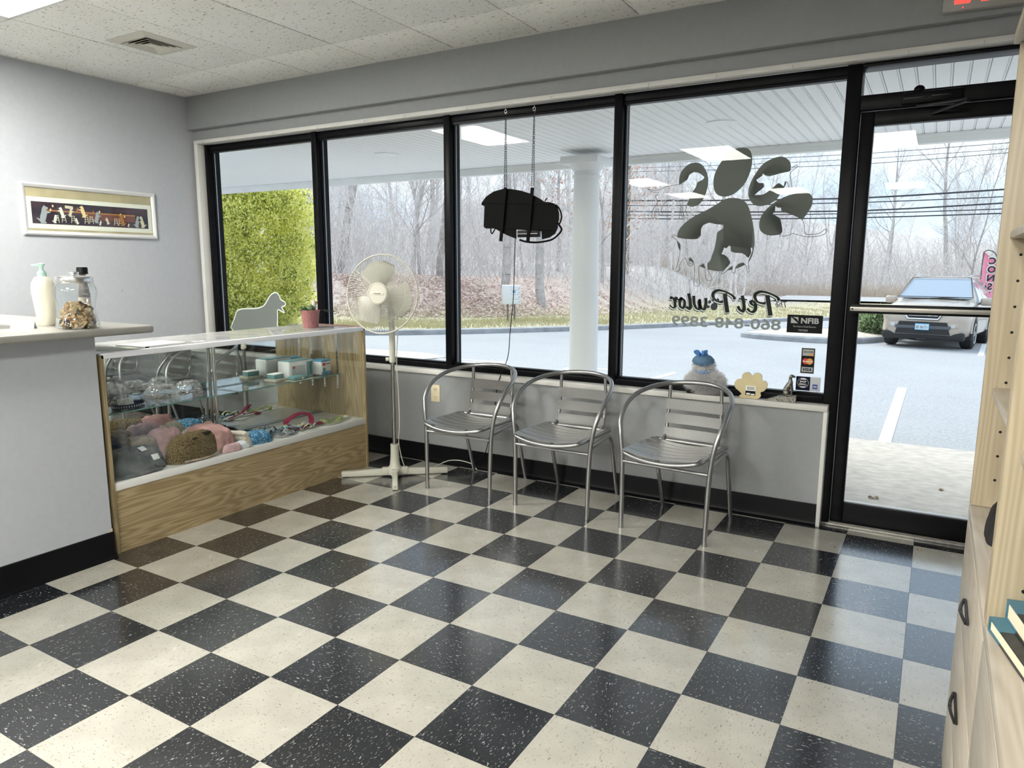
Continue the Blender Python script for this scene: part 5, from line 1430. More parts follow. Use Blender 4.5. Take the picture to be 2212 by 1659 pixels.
word(c1, 'DISCOVER', 0.048, 0.010, 0, 0.048, 'ink_black', 0.02, y=-0.0019)
MB().cyl((-0.010, -0.0012, -0.003), (-0.010, -0.0016, -0.003), 0.0165, n=28).build('red_circle', 'st_red', c1); MB().cyl((0.010, -0.0012, -0.003), (0.010, -0.0018, -0.003), 0.0165, n=28).build('orange_circle', 'st_orange', c1)
word(c1, 'MasterCard', 0.048, 0.009, 0, -0.003, 'paper', 0.03, 0.15, y=-0.0021); word(c1, 'VISA', 0.044, 0.017, 0, -0.047, 'st_navy', 0.03, 0.25, y=-0.0019)
s1 = sticker('shop_small_sticker', 'navy and grey SHOP SMALL sticker at the bottom corner of the window', 0.592, 0.706, 0.664, 0.782, 'st_navy')
MB().tube([(0.027 * math.cos(a), -0.0014, 0.003 + 0.027 * math.sin(a)) for a in [2 * PI * k / 36 for k in range(36)]], 0.0009, 4, True).build('ring', 'paper', s1)
word(s1, 'SHOP', 0.034, 0.010, 0, 0.010, 'paper', 0.03); word(s1, 'SMALL', 0.040, 0.010, 0, -0.004, 'paper', 0.03)
for sg_ in (1, -1):
    MB().prism([(-0.016, 0.003 + sg_ * 0.018), (0.016, 0.003 + sg_ * 0.018), (0.008, 0.003 + sg_ * 0.025), (-0.008, 0.003 + sg_ * 0.025)], 'Y', -0.0017, -0.0012).build('awning_mark', 'paper', s1, smooth=0)
q = MB().box(0.036, -0.0012, -0.038, 0.088, 0, 0.038).build('grey_half', mat('st_pale', (0.55, 0.57, 0.60), 0.4), s1, smooth=0)
MB().box(0.049, -0.0016, -0.026, 0.074, -0.0012, -0.001).build('blue_card', 'st_blue', q, smooth=0)
me, mx = txt_fit('AMEX', 0.020, 0.008, 0.02); MB().mesh_add(me, m_in(0.0615, -0.0019, -0.0135) @ mx).build('lettering', 'paper', q, smooth=0)

# =================================================================== vinyl decals on the outer face of the glass
logo = thing('paw_decal', 'grey vinyl paw print with cut-out dogs and cats on the window beside the door', 'decal', (0, 0, 0))
for nm, me in _pieces:
    me.materials.clear(); me.materials.append(MATS['tape_grey'])
    link(nm, me, logo)
for nm, poly in (('dog_outline', _dog), ('cat_outline', _cat), ('cat_outline', _cat2), ('dog_outline', _dog3), ('dog_outline', _dog1)):
    b = MB(); b.ribbon([(p.x, GY + 0.0006, p.y) for p in catmull([(a, c, 0) for a, c in poly], 2, True)], 0.0028, 0.0006, True, up=(0, 1, 0)); b.build(nm, 'tape_grey', logo)
dl = thing('dog_decal', 'grey vinyl silhouette of a long-haired dog on the window by the evergreen', 'decal', (0, 0, 0))
b = MB(); b.prism(smooth2(_dogL, 3), 'Y', GY, GY + 0.0008); b.build('dog_silhouette', mat('tape_pale', (0.21, 0.215, 0.21), 0.6, spec=0.15), dl, smooth=0)
b = MB(); b.ribbon([(p.x, GY + 0.0002, p.y) for p in catmull([(a, c, 0) for a, c in _dogL], 3, True)], 0.010, 0.0008, True, up=(0, 1, 0)); b.build('white_edge', 'paper', dl)
cl_ = thing('cat_decal', 'grey vinyl cat ears peeking above the case beside the dog silhouette', 'decal', (0, 0, 0))
MB().prism(_catL, 'Y', GY, GY + 0.0008).build('cat_silhouette', 'tape_pale', cl_, smooth=0)

# brush-script lettering: pen strokes, reading from outside (mirrored from here)
def nib(b, pts, w, wmin, ang, y, off=(0, 0), grow=0.0):
    """broad pen stroke as one flat strip in XZ"""
    P = catmull([(p[0], p[1], 0) for p in pts], 8)
    vs = []; n = len(P)
    ax = Vector((math.cos(ang), math.sin(ang), 0))
    L = []; Rr = []
    for i, p in enumerate(P):
        t = (P[min(i + 1, n - 1)] - P[max(i - 1, 0)]).normalized()
        nn = Vector((-t.y, t.x, 0))
        ww = wmin + (w - wmin) * abs(nn.dot(ax)) + grow
        L.append(p + nn * ww / 2); Rr.append(p - nn * ww / 2)
    return L, Rr
U = 0.000467
def to_xz(p, off):
    u, v = p.x + off[0], p.y + off[1]
    return (0.512 - u * U, 1.098 + v * U * 0.92)
SCRIPT = [
    ([(212, 268), (190, 150), (163, 12)], 46), ([(78, 205), (92, 238), (135, 268), (210, 300), (290, 312), (345, 282), (352, 235), (320, 185), (262, 165), (225, 172)], 34),
    ([(345, 128), (385, 150), (395, 180), (370, 190), (342, 150), (338, 95), (362, 55), (400, 58), (432, 95)], 34),
    ([(500, 258), (480, 170), (470, 95), (488, 55), (520, 75), (545, 120)], 36), ([(440, 205), (490, 212), (538, 215)], 20),
    ([(706, 280), (690, 170), (664, 32)], 46), ([(585, 205), (600, 240), (645, 275), (720, 308), (790, 318), (840, 288), (848, 240), (815, 190), (760, 168), (722, 175)], 34),
    ([(935, 215), (930, 140), (945, 72), (975, 70), (1000, 120), (1010, 190), (1002, 120), (1012, 70), (1045, 75), (1075, 140), (1085, 240)], 34),
    ([(1150, 270), (1128, 170), (1122, 90), (1145, 66), (1175, 95)], 38),
    ([(1235, 205), (1200, 170), (1196, 105), (1222, 72), (1252, 100), (1256, 165), (1235, 205), (1265, 180), (1290, 190)], 32),
    ([(1300, 220), (1318, 160), (1312, 75)], 34), ([(1318, 140), (1340, 200), (1368, 212), (1372, 185)], 30), ([(1312, 85), (1345, 70), (1385, 110)], 22)]
nm_ = thing('name_decal', 'dark script shop-name lettering on the window under the paw print, mirrored', 'decal', (0, 0, 0))
mat('ink_green', (0.014, 0.018, 0.016), 0.5, spec=0.12)
for lay, mt, off, grow, yy in (('drop_shadow', 'ink_green', (10, -24), 2, GY + 0.0022), ('white_outline', 'paper', (4, -12), 7, GY + 0.0014), ('letter_strokes', 'ink_green', (0, 0), 0, GY + 0.0004)):
    b = MB()
    for k, (pts, w) in enumerate(SCRIPT):
        L, Rr = nib(b, pts, w * 1.22, w * 0.6, R(25), 0, off, grow)
        vs = [(to_xz(p, off)[0], yy + 0.00003 * k, to_xz(p, off)[1]) for p in L] + [(to_xz(p, off)[0], yy + 0.00003 * k, to_xz(p, off)[1]) for p in Rr]
        n = len(L)
        b._add(vs, [(i, i + 1, n + i + 1, n + i) for i in range(n - 1)])
    b.build(lay, mt, nm_, smooth=0)
b = MB()
for (cx, cy, rx, ry, ro) in ((828, 105, 42, 50, 0.2), (785, 190, 16, 26, -0.2), (838, 205, 17, 27, 0.1), (885, 165, 19, 24, 0.5), (905, 100, 26, 19, 0.1)):
    pts = []
    for k in range(20):
        a = 2 * PI * k / 20; x, y = rx * math.cos(a), ry * math.sin(a)
        pts.append(to_xz(Vector((cx + x * math.cos(ro) - y * math.sin(ro), cy + x * math.sin(ro) + y * math.cos(ro), 0)), (0, 0)))
    b.prism(pts, 'Y', GY + 0.0001, GY + 0.0003)
b.build('paw_mark', mat('ink_navy', (0.012, 0.018, 0.035), 0.5), nm_, smooth=0)
me, mx = _T_THE
MB().mesh_add(me, m_out(0.487, GY + 0.0004, 1.166) @ mx).build('small_word', 'ink_navy', nm_, smooth=0)
ph = thing('phone_decal', 'grey mirrored phone number on the window under the script lettering', 'decal', (0, 0, 0))
me, mx = _T_PHONE
MB().mesh_add(me, m_out(0.187, GY + 0.0004, 1.058 - 0.004) @ mx).build('digits', mat('tape_light', (0.30, 0.31, 0.31), 0.6, spec=0.15), ph, smooth=0)

# =================================================================== exit sign
ex = thing('exit_sign', 'grey exit sign with red lit letters on the soffit above the door', 'exit sign', (1.29, 1.825, 2.475), (0, R(1.5), 0))
MB().cbox(-0.165, -0.045, 0.0, 0.165, 0.0, 0.20, 0.012).build('housing', mat('exit_grey', (0.34, 0.33, 0.30), 0.5), ex)
me, mx = txt_fit('EXIT', 0.20, 0.150, 0.03)
MB().mesh_add(me, m_in(-0.02, -0.0455, 0.103) @ mx).build('lit_letters', mat('exit_red', (0.8, 0.05, 0.04), 0.5, emit=(1.0, 0.05, 0.04), es=1.6), ex, smooth=0)
MB().ell((-0.085, -0.045, 0.012), (0.003, 0.002, 0.003), 8, 6).build('pilot_light', 'exit_red', ex)

# =================================================================== bookcases on the right wall
def bookcase(y_far, w, label):
    """base drawers with open shelves above; front faces -X at x=1.327"""
    t = thing('bookcase', label, 'bookcase', (1.327, y_far, 0), 0, 'birch bookcases along the right wall')
    D = 0.455
    b = MB(); b.box(0.05, -w + 0.001, 0.0, D, -0.001, 0.10); b.build('toe_kick', 'birch_y', t, smooth=0)
    b = MB(); b.box(0.018, -w + 0.001, 0.10, D, -0.001, 0.765); b.build('base_body', 'birch', t, smooth=0)
    b = MB(); b.cbox(0.0, -w, 0.765, D, 0.0, 0.790, 0.003); b.build('base_top', 'birch_y', t)
    for z0, z1 in ((0.105, 0.318), (0.324, 0.540), (0.546, 0.760)):
        dr = MB().cbox(0.0, -w + 0.004, z0, 0.018, -0.004, z1, 0.003).build('drawer', 'birch_y', t)
        yc = -w / 2; zc = (z0 + z1) / 2
        b = MB()
        b.tube(catmull([(-0.006, yc - 0.062, zc), (-0.012, yc - 0.03, zc + 0.001), (-0.014, yc, zc), (-0.012, yc + 0.03, zc - 0.001), (-0.006, yc + 0.062, zc)], 5), 0.0035, 8)
        b.tube([(-0.0035, yc - 0.064, zc), (-0.0035, yc + 0.064, zc)], 0.003, 6); b.ell((-0.014, yc, zc), (0.004, 0.006, 0.005), 10, 6)
        b.build('pull', 'dark_metal', dr, smooth=60)
    for y0, y1 in ((-0.018, 0.0), (-w, -w + 0.018)):
        pn = MB().cbox(0.0, y0, 0.790, D, y1, 1.86, 0.003).build('side_panel', 'birch', t)
        b = MB()
        fy = y0 if y0 > -0.1 else y1
        for zz in [0.86 + 0.0595 * k for k in range(15)]:
            for xx in (0.045, 0.38):
                b.cyl((xx, fy - (0.0004 if fy == y0 else -0.0004), zz), (xx, fy + (0.0002 if fy == y0 else -0.0002), zz), 0.0033, n=8)
        b.build('pin_holes', 'black_plastic', pn, smooth=0)
    b = MB(); b.box(D - 0.008, -w + 0.018, 0.79, D, -0.018, 1.86); b.build('back_board', 'birch', t, smooth=0)
    b = MB(); b.cbox(-0.012, -w - 0.0, 1.86, D, 0.0, 1.885, 0.003); b.build('top_board', 'birch', t)
    for zz in (1.085, 1.45):
        MB().cbox(0.020, -w + 0.019, zz - 0.018, D - 0.01, -0.019, zz, 0.003).build('shelf', 'birch_y', t)
    return t
bookcase(-0.070, 0.700, 'birch bookcase with three drawers nearest the glass door')
bookcase(-0.772, 0.700, 'birch bookcase with books, nearest the viewer on the right')
# books lying on the near bookcase base
mat('book_black', (0.02, 0.022, 0.022), 0.45, noise_s=70, amt=0.5); mat('book_blue', (0.05, 0.14, 0.19), 0.5); mat('book_pages', (0.70, 0.63, 0.46), 0.8, noise_s=200, amt=0.12, stretch=(1, 1, 30))
bk1 = thing('book', 'blue and black hardback at the bottom of the two-book stack on the near bookcase', 'book', (1.331, -0.806, 0.7905), R(13), 'books on the near bookcase')
bk2 = thing('book', 'thicker black hardback on top of the other book on the near bookcase', 'book', (1.352, -0.800, 0.7905 + 0.0232), R(11), 'books on the near bookcase')
for t, w, L, H in ((bk1, 0.15, 0.21, 0.023), (bk2, 0.15, 0.225, 0.032)):
    MB().box(0.002, -L + 0.003, 0.003, w - 0.002, -0.002, H - 0.003).build('pages', 'book_pages', t, smooth=0)
    for z in (0.0, H - 0.003):
        c = MB().box(0.0, -L, z, w, 0.0, z + 0.003).build('cover', 'book_black', t, smooth=0)
        MB().box(-0.0004, -0.05, z, 0.03, 0.0002, z + 0.0034).build('blue_corner', 'book_blue', c, smooth=0)
    MB().box(0.0, 0.0, 0.0, w, 0.004, H).build('spine', 'book_blue', t, smooth=0)
# dark slipper on the far bookcase base
sl = thing('dog_boot', 'dark grey felt dog boot on the base of the far bookcase', 'boot', (1.385, -0.26, 0.7905), -0.12)
lump(0, 0, 0, 0.034, 0.145, 0.05, 61, rough=0.12, flat=0.45).build('felt', cloth('felt_black', (0.022, 0.02, 0.02), 30, 0.35, 0.4), sl, smooth=80)
MB().ell((0.0, 0.06, 0.045), (0.016, 0.05, 0.012), 16, 8).build('opening', 'black_plastic', sl)
# leaves and paper scraps by the door
mat('dry_leaf', (0.34, 0.25, 0.17), 0.8, noise_s=40, amt=0.3)
def leaf(x, y, z, s, rz, label):
    b = MB(); n = 12; vs = [(0, 0, 0.004 * s / 0.03)]
    for k in range(n):
        a = 2 * PI * k / n; r = s * (0.6 + 0.4 * math.cos(3 * a) ** 2) * (1.0 if k % 2 else 0.62)
        vs.append((r * math.cos(a), r * 0.6 * math.sin(a), 0.0012 + 0.25 * s * abs(math.sin(a * 2))))
    b._add(vs, [(0, 1 + k, 1 + (k + 1) % n) for k in range(n)])
    b._add([(v[0], v[1], v[2] - 0.0008) for v in vs], [(0, 1 + (k + 1) % n, 1 + k) for k in range(n)])
    b.build('dry_leaf', 'dry_leaf', None, (x, y, z), (0, 0, rz), smooth=0, label=label, cat='leaf')
leaf(1.245, 1.775, 0.0006, 0.020, 0.4, 'small curled dry leaf on the cream tile by the threshold')
leaf(0.885, 1.60, 0.0006, 0.014, 1.3, 'tiny dry leaf on the cream tile left of the door')
leaf(0.985, 2.62, -0.0195, 0.05, 0.2, 'curled brown leaf on the concrete walk outside the door')
leaf(1.34, 3.02, -0.0195, 0.035, 1.2, 'small leaf farther out on the concrete walk')
# =================================================================== outside: walk, canopy, column
mat('concrete', (0.54, 0.51, 0.47), 0.85, noise_s=14, amt=0.16, stretch=(1, 1.4, 1), bump=0.1, detail=9)
mat('vinyl_white', (0.90, 0.90, 0.90), 0.5)
mat('fascia_white', (0.78, 0.78, 0.76), 0.5, noise_s=4, amt=0.05)
sname(MB().box(-16, 2.06, -0.30, 6, 4.28, -0.02).build('walkway', 'concrete', smooth=0))
can = MB().box(-14.0, 2.06, 2.409, 5.0, 4.58, 2.95).build('canopy', 'fascia_white', smooth=0); sname(can)
bw = 0.0830
bd = MB(); bd.prism([(-bw / 2 + 0.001, 0.008), (-bw / 2 + 0.003, 0.0), (-0.004, 0.0), (-0.002, 0.003), (0.000, 0.003), (0.002, 0.0) if False else (0.001, 0.0), (bw / 2 - 0.012, 0.0), (bw / 2 - 0.010, 0.004), (bw / 2 - 0.008, 0.004), (bw / 2 - 0.006, 0.0), (bw / 2 - 0.003, 0.0), (bw / 2 - 0.001, 0.008)], 'Y', 2.06, 4.575)
bd = MB(); bd.prism([(-bw / 2 + 0.0005, 0.009), (-bw / 2 + 0.003, 0.0), (bw / 2 - 0.014, 0.0), (bw / 2 - 0.012, 0.005), (bw / 2 - 0.010, 0.005), (bw / 2 - 0.008, 0.0), (bw / 2 - 0.003, 0.0), (bw / 2 - 0.0005, 0.009)], 'Y', 2.06, 4.575)
ME_BD = bd.mesh('soffit_board', 'vinyl_white', 0)
k = 0
x = -14.0
while x < 4.9:
    link('soffit_board', ME_BD, can, (x + bw / 2, 0, 2.400)); x += bw
b = MB(); b.cbox(-14, 4.575, 2.328, 5, 4.66, 2.95, 0.004); b.build('fascia', 'fascia_white', can)
b = MB(); b.cbox(-14, 4.555, 2.372, 5, 4.576, 2.400, 0.003); b.build('edge_trim', 'fascia_white', can)
for (x, y) in ((-0.243, 3.357), (-3.356, 3.331), (-6.5, 3.34)):
    b = MB(); b.lathe([(0.0, -0.004), (0.075, -0.004), (0.10, -0.008), (0.112, -0.006), (0.112, 0.0), (0, 0.0)], 32, c=(x, y, 2.400), close=False)
    b.build('recessed_light', 'vinyl_white', can, smooth=40)
col = thing('porch_column', 'round white porch column with square capital outside the windows', 'column', (-1.655, 4.12, -0.02))
b = MB(); b.lathe([(0, 0.03), (0.165, 0.03), (0.17, 0.06), (0.155, 0.085), (0.14, 0.095), (0.137, 0.12), (0.135, 0.8), (0.126, 1.6), (0.117, 2.18), (0.128, 2.19), (0.130, 2.205), (0.118, 2.21), (0.118, 2.245), (0.13, 2.255), (0.160, 2.29), (0.165, 2.30), (0, 2.30)], 40, close=False)
b.build('shaft', mat('column_white', (0.82, 0.82, 0.82), 0.45), col, smooth=40)
MB().cbox(-0.185, -0.185, 2.30, 0.185, 0.185, 2.368, 0.006).build('capital', 'column_white', col)
MB().cbox(-0.19, -0.19, 0.0, 0.19, 0.19, 0.035, 0.006).build('plinth_block', 'column_white', col)

# =================================================================== ground
def asphalt_z(Y): return -0.06 - 0.027 * (min(Y, 24.0) - 4.3)
m_, nt, bs = _new('asphalt')
nz = noise_node(nt, 42, detail=6, rough=0.75); nb = noise_node(nt, 0.5, detail=5)
c0 = ramp2(nt, nz.outputs['Fac'], 0.3, (0.25, 0.265, 0.29), 0.7, (0.50, 0.52, 0.55)).outputs['Color']
c1 = ramp2(nt, nb.outputs['Fac'], 0.35, (0.92, 0.92, 0.93), 0.65, (1, 1, 1)).outputs['Color']
nt.links.new(mixc(nt, 1.0, c0, c1, 'MULTIPLY'), bs.inputs['Base Color']); bs.inputs['Roughness'].default_value = 0.8
b = MB(); ys = [4.28, 8, 12, 16, 20, 24, 32]
vs = []
for y in ys: vs += [(-45, y, asphalt_z(y)), (40, y, asphalt_z(y))]
b._add(vs, [(2 * i, 2 * i + 1, 2 * i + 3, 2 * i + 2) for i in range(len(ys) - 1)])
sname(b.build('parking_lot', 'asphalt', smooth=0))
mat('line_white', (0.82, 0.83, 0.84), 0.7, noise_s=25, amt=0.08)
def stripe(label, pts):
    b = MB(); n = len(pts)
    b._add([(x, y, asphalt_z(y) + 0.006) for x, y in pts] + [(x, y, asphalt_z(y) - 0.02) for x, y in pts], [tuple(range(n)), tuple(range(2 * n - 1, n - 1, -1))] + [(i, n + i, n + (i + 1) % n, (i + 1) % n) for i in range(n)])
    b.build('parking_line', 'line_white', smooth=0, label=label, cat='road marking', group='painted parking lines')
stripe('white painted parking line straight out from the glass door', [(0.895, 4.43), (0.99, 4.43), (0.985, 8.35), (0.875, 8.35)])
stripe('white painted parking line right of the porch column', [(-2.10, 5.2), (-2.0, 5.2), (-1.94, 8.05), (-2.04, 8.05)])
stripe('white painted line near the front wheel of the parked car', [(2.0, 14.6), (2.1, 14.6), (2.35, 18.5), (2.25, 18.5)])
stripe('thin white painted line crossing left of the porch column', [(-7.0, 5.72), (-4.55, 7.58), (-4.60, 7.70), (-7.05, 5.84)])
stripe('second thin white painted line parallel to the curb ramp', [(-7.0, 7.1), (-4.6, 7.62), (-4.62, 7.72), (-7.0, 7.2)])
b = MB(); pts = [(-3.05 + 0.42 * math.cos(a), 7.5 + 0.22 * math.sin(a)) for a in [2 * PI * k / 28 * 0.8 for k in range(29)]]
b.ribbon([(x, y, asphalt_z(y) + 0.004) for x, y in pts], 0.10, 0.01); b.build('pavement_symbol', 'line_white', label='curved white painted symbol on the asphalt behind the porch column', cat='road marking')
b = MB(); pl_ = [(-9.0, 6.9), (-6.9, 6.85), (-5.85, 7.1), (-5.75, 7.6), (-6.4, 7.95), (-7.2, 7.9), (-9, 7.8)]
b._add([(x, y, asphalt_z(y) + 0.02) for x, y in pl_] + [(x, y, asphalt_z(y) - 0.05) for x, y in pl_], [tuple(range(7)), tuple(range(13, 6, -1))] + [(i, 7 + i, 7 + (i + 1) % 7, (i + 1) % 7) for i in range(7)])
b.build('concrete_apron', 'concrete', smooth=0); sname(bpy.data.objects['concrete_apron'])

# curb line and the ground beyond it
CURB = [(-40, 0.0), (-24, 5.2), (-15, 8.2), (-11.0, 10.1), (-9.9, 10.8), (-9.1, 11.9), (-8.2, 13.5), (-7.3, 15.4), (-6.6, 17.0), (-5.95, 18.9), (-4.8, 22.6), (-3.7, 25.4), (-1.5, 27.5), (3, 29.0), (12, 30.0), (40, 31.0)]
cp = [Vector((p.x, p.y, 0)) for p in catmull([(x, y, 0) for x, y in CURB], 4)]
nrm = []
for i in range(len(cp)):
    t = (cp[min(i + 1, len(cp) - 1)] - cp[max(i - 1, 0)]).normalized(); nrm.append(Vector((-t.y, t.x, 0)))
nrm = [(nrm[max(0, i - 2)] + nrm[max(0, i - 1)] + nrm[i] + nrm[min(len(cp) - 1, i + 1)] + nrm[min(len(cp) - 1, i + 2)]).normalized() for i in range(len(cp))]
def ss(a, b_, x): x = max(0.0, min(1.0, (x - a) / (b_ - a))); return x * x * (3 - 2 * x)
_CA = np.array([(p.x, p.y) for p in cp])
def curb_dist(x, y):
    d = np.hypot(_CA[:, 0] - x, _CA[:, 1] - y); return float(d.min())
def ground_z(x, y):
    """height of the land beyond the curb"""
    t = curb_dist(x, y)
    w = 1 - ss(-13.0, -8.0, x + 0.10 * (y - 20))
    z = asphalt_z(y) + 0.10
    z += w * (1.30 * ss(4.2, 9.5, t) + 0.035 * max(0, t - 9))
    z += 0.06 * noise.noise(Vector((x * 0.4, y * 0.4, 0)))
    z += 9.0 * ss(58, 120, y) * (1 - 0.45 * ss(-20, 10, x)) + 2.0 * ss(-20, -50, x)
    return z
b = MB()
for i in range(len(cp) - 1):
    pass
prof = lambda p, n_: [(p.x, p.y, asphalt_z(p.y) - 0.05), (p.x, p.y, asphalt_z(p.y) + 0.11), (p.x + n_.x * 0.16, p.y + n_.y * 0.16, asphalt_z(p.y) + 0.13), (p.x + n_.x * 0.16, p.y + n_.y * 0.16, asphalt_z(p.y) - 0.05)]
vs = []
for p, n_ in zip(cp, nrm): vs += prof(p, n_)
fs = []
for i in range(len(cp) - 1):
    for q in range(3): fs.append((4 * i + q, 4 * i + q + 1, 4 * i + 4 + q + 1, 4 * i + 4 + q))
b._add(vs, fs)
mat('curb_grey', (0.36, 0.37, 0.39), 0.85, noise_s=4, amt=0.2)
sname(b.build('curb', 'curb_grey', smooth=30))
# grass verge, leaf bank and woodland floor as one land surface
m_, nt, bs = _new('land')
n1 = noise_node(nt, 9, detail=8, rough=0.75); n2 = noise_node(nt, 0.7, detail=4)
gr = ramp2(nt, n1.outputs['Fac'], 0.3, (0.40, 0.36, 0.22), 0.7, (0.66, 0.60, 0.44)).outputs['Color']
lf = ramp2(nt, n1.outputs['Fac'], 0.3, (0.46, 0.36, 0.31), 0.68, (0.80, 0.69, 0.64)).outputs['Color']
at_ = nt.nodes.new('ShaderNodeVertexColor'); at_.layer_name = 'litter'
wl = ramp2(nt, n1.outputs['Fac'], 0.3, (0.38, 0.35, 0.345), 0.7, (0.60, 0.565, 0.56)).outputs['Color']
at2 = nt.nodes.new('ShaderNodeVertexColor'); at2.layer_name = 'woodland'
ml = mixc(nt, at2.outputs['Color'], mixc(nt, at_.outputs['Color'], gr, lf), wl)
nt.links.new(ml, bs.inputs['Base Color']); bs.inputs['Roughness'].default_value = 0.95
ts = [0.0, 0.3, 1, 2, 3, 4, 5, 6, 7, 8, 9.5, 11, 13, 16, 20, 25, 32, 40, 52, 66, 85, 110, 140]
vs = []; lit = []; far = []
for i, (p, n_) in enumerate(zip(cp, nrm)):
    for t in ts:
        k = min(1.0, t / 40.0)
        # far away the land runs straight out in +Y so that the strips do not cross
        d = (n_ * (1 - k) + Vector((-0.25, 1, 0)).normalized() * k).normalized()
        q = p + n_ * 0.16 + d * t
        z = asphalt_z(p.y) + 0.125 if t == 0 else ground_z(q.x, q.y) + (0.02 if t < 1 else 0)
        vs.append((q.x, q.y, z))
        w = 1 - ss(-11.5, -7.0, q.x + 0.10 * (q.y - 20))
        lit.append(max(w * ss(5.0, 6.6, t + 0.8 * noise.noise(Vector((q.x, q.y, 3)))), 0.0)); far.append(max(ss(46, 60, q.y), ss(8, 12, t) * (1 - ss(-7, -3, q.x))))
n = len(ts); fs = []
for i in range(len(cp) - 1):
    for j in range(n - 1):
        fs.append((i * n + j, i * n + j + 1, (i + 1) * n + j + 1, (i + 1) * n + j))
me = bpy.data.meshes.new('grass_bank'); me.from_pydata(vs, [], fs)
ca = me.color_attributes.new('litter', 'FLOAT_COLOR', 'POINT')
ca.data.foreach_set('color', np.repeat(np.array(lit, dtype=np.float32), 4))
ca = me.color_attributes.new('woodland', 'FLOAT_COLOR', 'POINT'); ca.data.foreach_set('color', np.repeat(np.array(far, dtype=np.float32), 4))
me.materials.append(MATS['land']); me.polygons.foreach_set('use_smooth', [True] * len(me.polygons)); me.update()
sname(link('ground', me))
# the road beyond the grass
b = MB(); vs = []
for k in range(9):
    x = -7.0 + k * 5.0
    vs += [(x, 40.0, ground_z(x, 40) + 0.10), (x, 46.5, ground_z(x, 46.5) + 0.10)]
b._add(vs, [(2 * k, 2 * k + 2, 2 * k + 3, 2 * k + 1) for k in range(8)])
sname(b.build('road', mat('road_grey', (0.42, 0.43, 0.45), 0.8, noise_s=2, amt=0.08), smooth=0))
for y in (40.4, 43.2, 46.1):
    b = MB(); b.ribbon([(-7.0 + k * 5.0, y, np.interp(y, [40, 46.5], [ground_z(-7.0 + k * 5.0, 40), ground_z(-7.0 + k * 5.0, 46.5)]) + 0.115) for k in range(9)], 0.14, 0.01)
    b.build('road_line', 'line_white', smooth=0, label={40.4: 'near white edge line of the road beyond the grass', 43.2: 'centre line of the road beyond the grass', 46.1: 'far white edge line of the road beyond the grass'}[y], cat='road marking')

# kerbed island with juniper shrubs
isl = [(-3.05, 16.75), (-2.5, 16.15), (-1.6, 15.85), (-0.9, 15.85), (-0.2, 16.45), (0.25, 17.7), (0.55, 19.3), (0.2, 20.8), (-1.0, 21.0), (-2.2, 19.5), (-2.9, 17.9)]
ip = [(p.x, p.y) for p in catmull([(x, y, 0) for x, y in isl], 4, True)]
icx, icy = -1.1, 18.2
b = MB(); n = len(ip); vs = []
for s, dz in ((1.0, -0.05), (1.0, 0.10), (0.985, 0.13), (0.93, 0.14)):
    vs += [(icx + (x - icx) * s, icy + (y - icy) * s, asphalt_z(y) + dz) for x, y in ip]
fs = [(r * n + i, r * n + (i + 1) % n, (r + 1) * n + (i + 1) % n, (r + 1) * n + i) for r in range(3) for i in range(n)]
b._add(vs, fs); isl_o = b.build('traffic_island', 'curb_grey', smooth=30); sname(isl_o)
b = MB(); vs = [(icx, icy, asphalt_z(icy) + 0.22)]
for s, dz in ((0.935, 0.132), (0.5, 0.20)): vs += [(icx + (x - icx) * s, icy + (y - icy) * s, asphalt_z(y) + dz) for x, y in ip]
b._add(vs, [(1 + i, 1 + (i + 1) % n, 1 + n + (i + 1) % n, 1 + n + i) for i in range(n)] + [(0, 1 + n + i, 1 + n + (i + 1) % n) for i in range(n)])
b.build('gravel_bed', mat('gravel', (0.62, 0.55, 0.46), 0.9, noise_s=14, amt=0.35, detail=8), isl_o, smooth=40)

# =================================================================== plants
def leaf_cloud(c, r, n, size, rng, mats=1, zcut=None, shell=0.55, aspect=0.5, tone=0.0):
    """many small leaf blades filling an ellipsoid shell; returns vertices, faces, material indices"""
    d = rng.normal(size=(n, 3)); d /= np.linalg.norm(d, axis=1, keepdims=True)
    rad = shell + (1 - shell) * rng.random(n) ** 0.6
    ph = c[0] * 3.7 + c[1] * 1.9
    lum = 1 + 0.12 * np.sin(d[:, 0] * 5 + ph) * np.cos(d[:, 1] * 4 + ph * 2) + 0.10 * np.sin(d[:, 2] * 7 + d[:, 0] * 6 + ph)
    p = np.array(c) + d * np.array(r) * (rad * lum)[:, None]
    if zcut is not None:
        k = p[:, 2] >= zcut; p, d, rad = p[k], d[k], rad[k]
    n = len(p)
    q = d * 0.7 + rng.normal(size=(n, 3)) * 0.55 + np.array((0, 0, 0.35)); q /= np.linalg.norm(q, axis=1, keepdims=True)
    s = np.cross(q, rng.normal(size=(n, 3))); s /= np.maximum(1e-6, np.linalg.norm(s, axis=1, keepdims=True))
    L = (size * rng.uniform(0.6, 1.4, n))[:, None]; w = L * aspect
    nr = np.cross(q, s) * w * 0.25
    V = np.stack([p, p + q * L * 0.5 + s * w * 0.5 + nr, p + q * L, p + q * L * 0.5 - s * w * 0.5 + nr], 1).reshape(-1, 3)
    o = np.arange(n)[:, None] * 4
    F = np.concatenate([o + np.array([[0, 1, 2]]), o + np.array([[0, 2, 3]])], 1).reshape(-1, 3)
    mi = np.clip(((rad - shell) / (1 - shell) * mats * 0.9 + tone + rng.normal(size=n) * 0.5).astype(int), 0, mats - 1)
    return V, F, np.repeat(mi, 2)
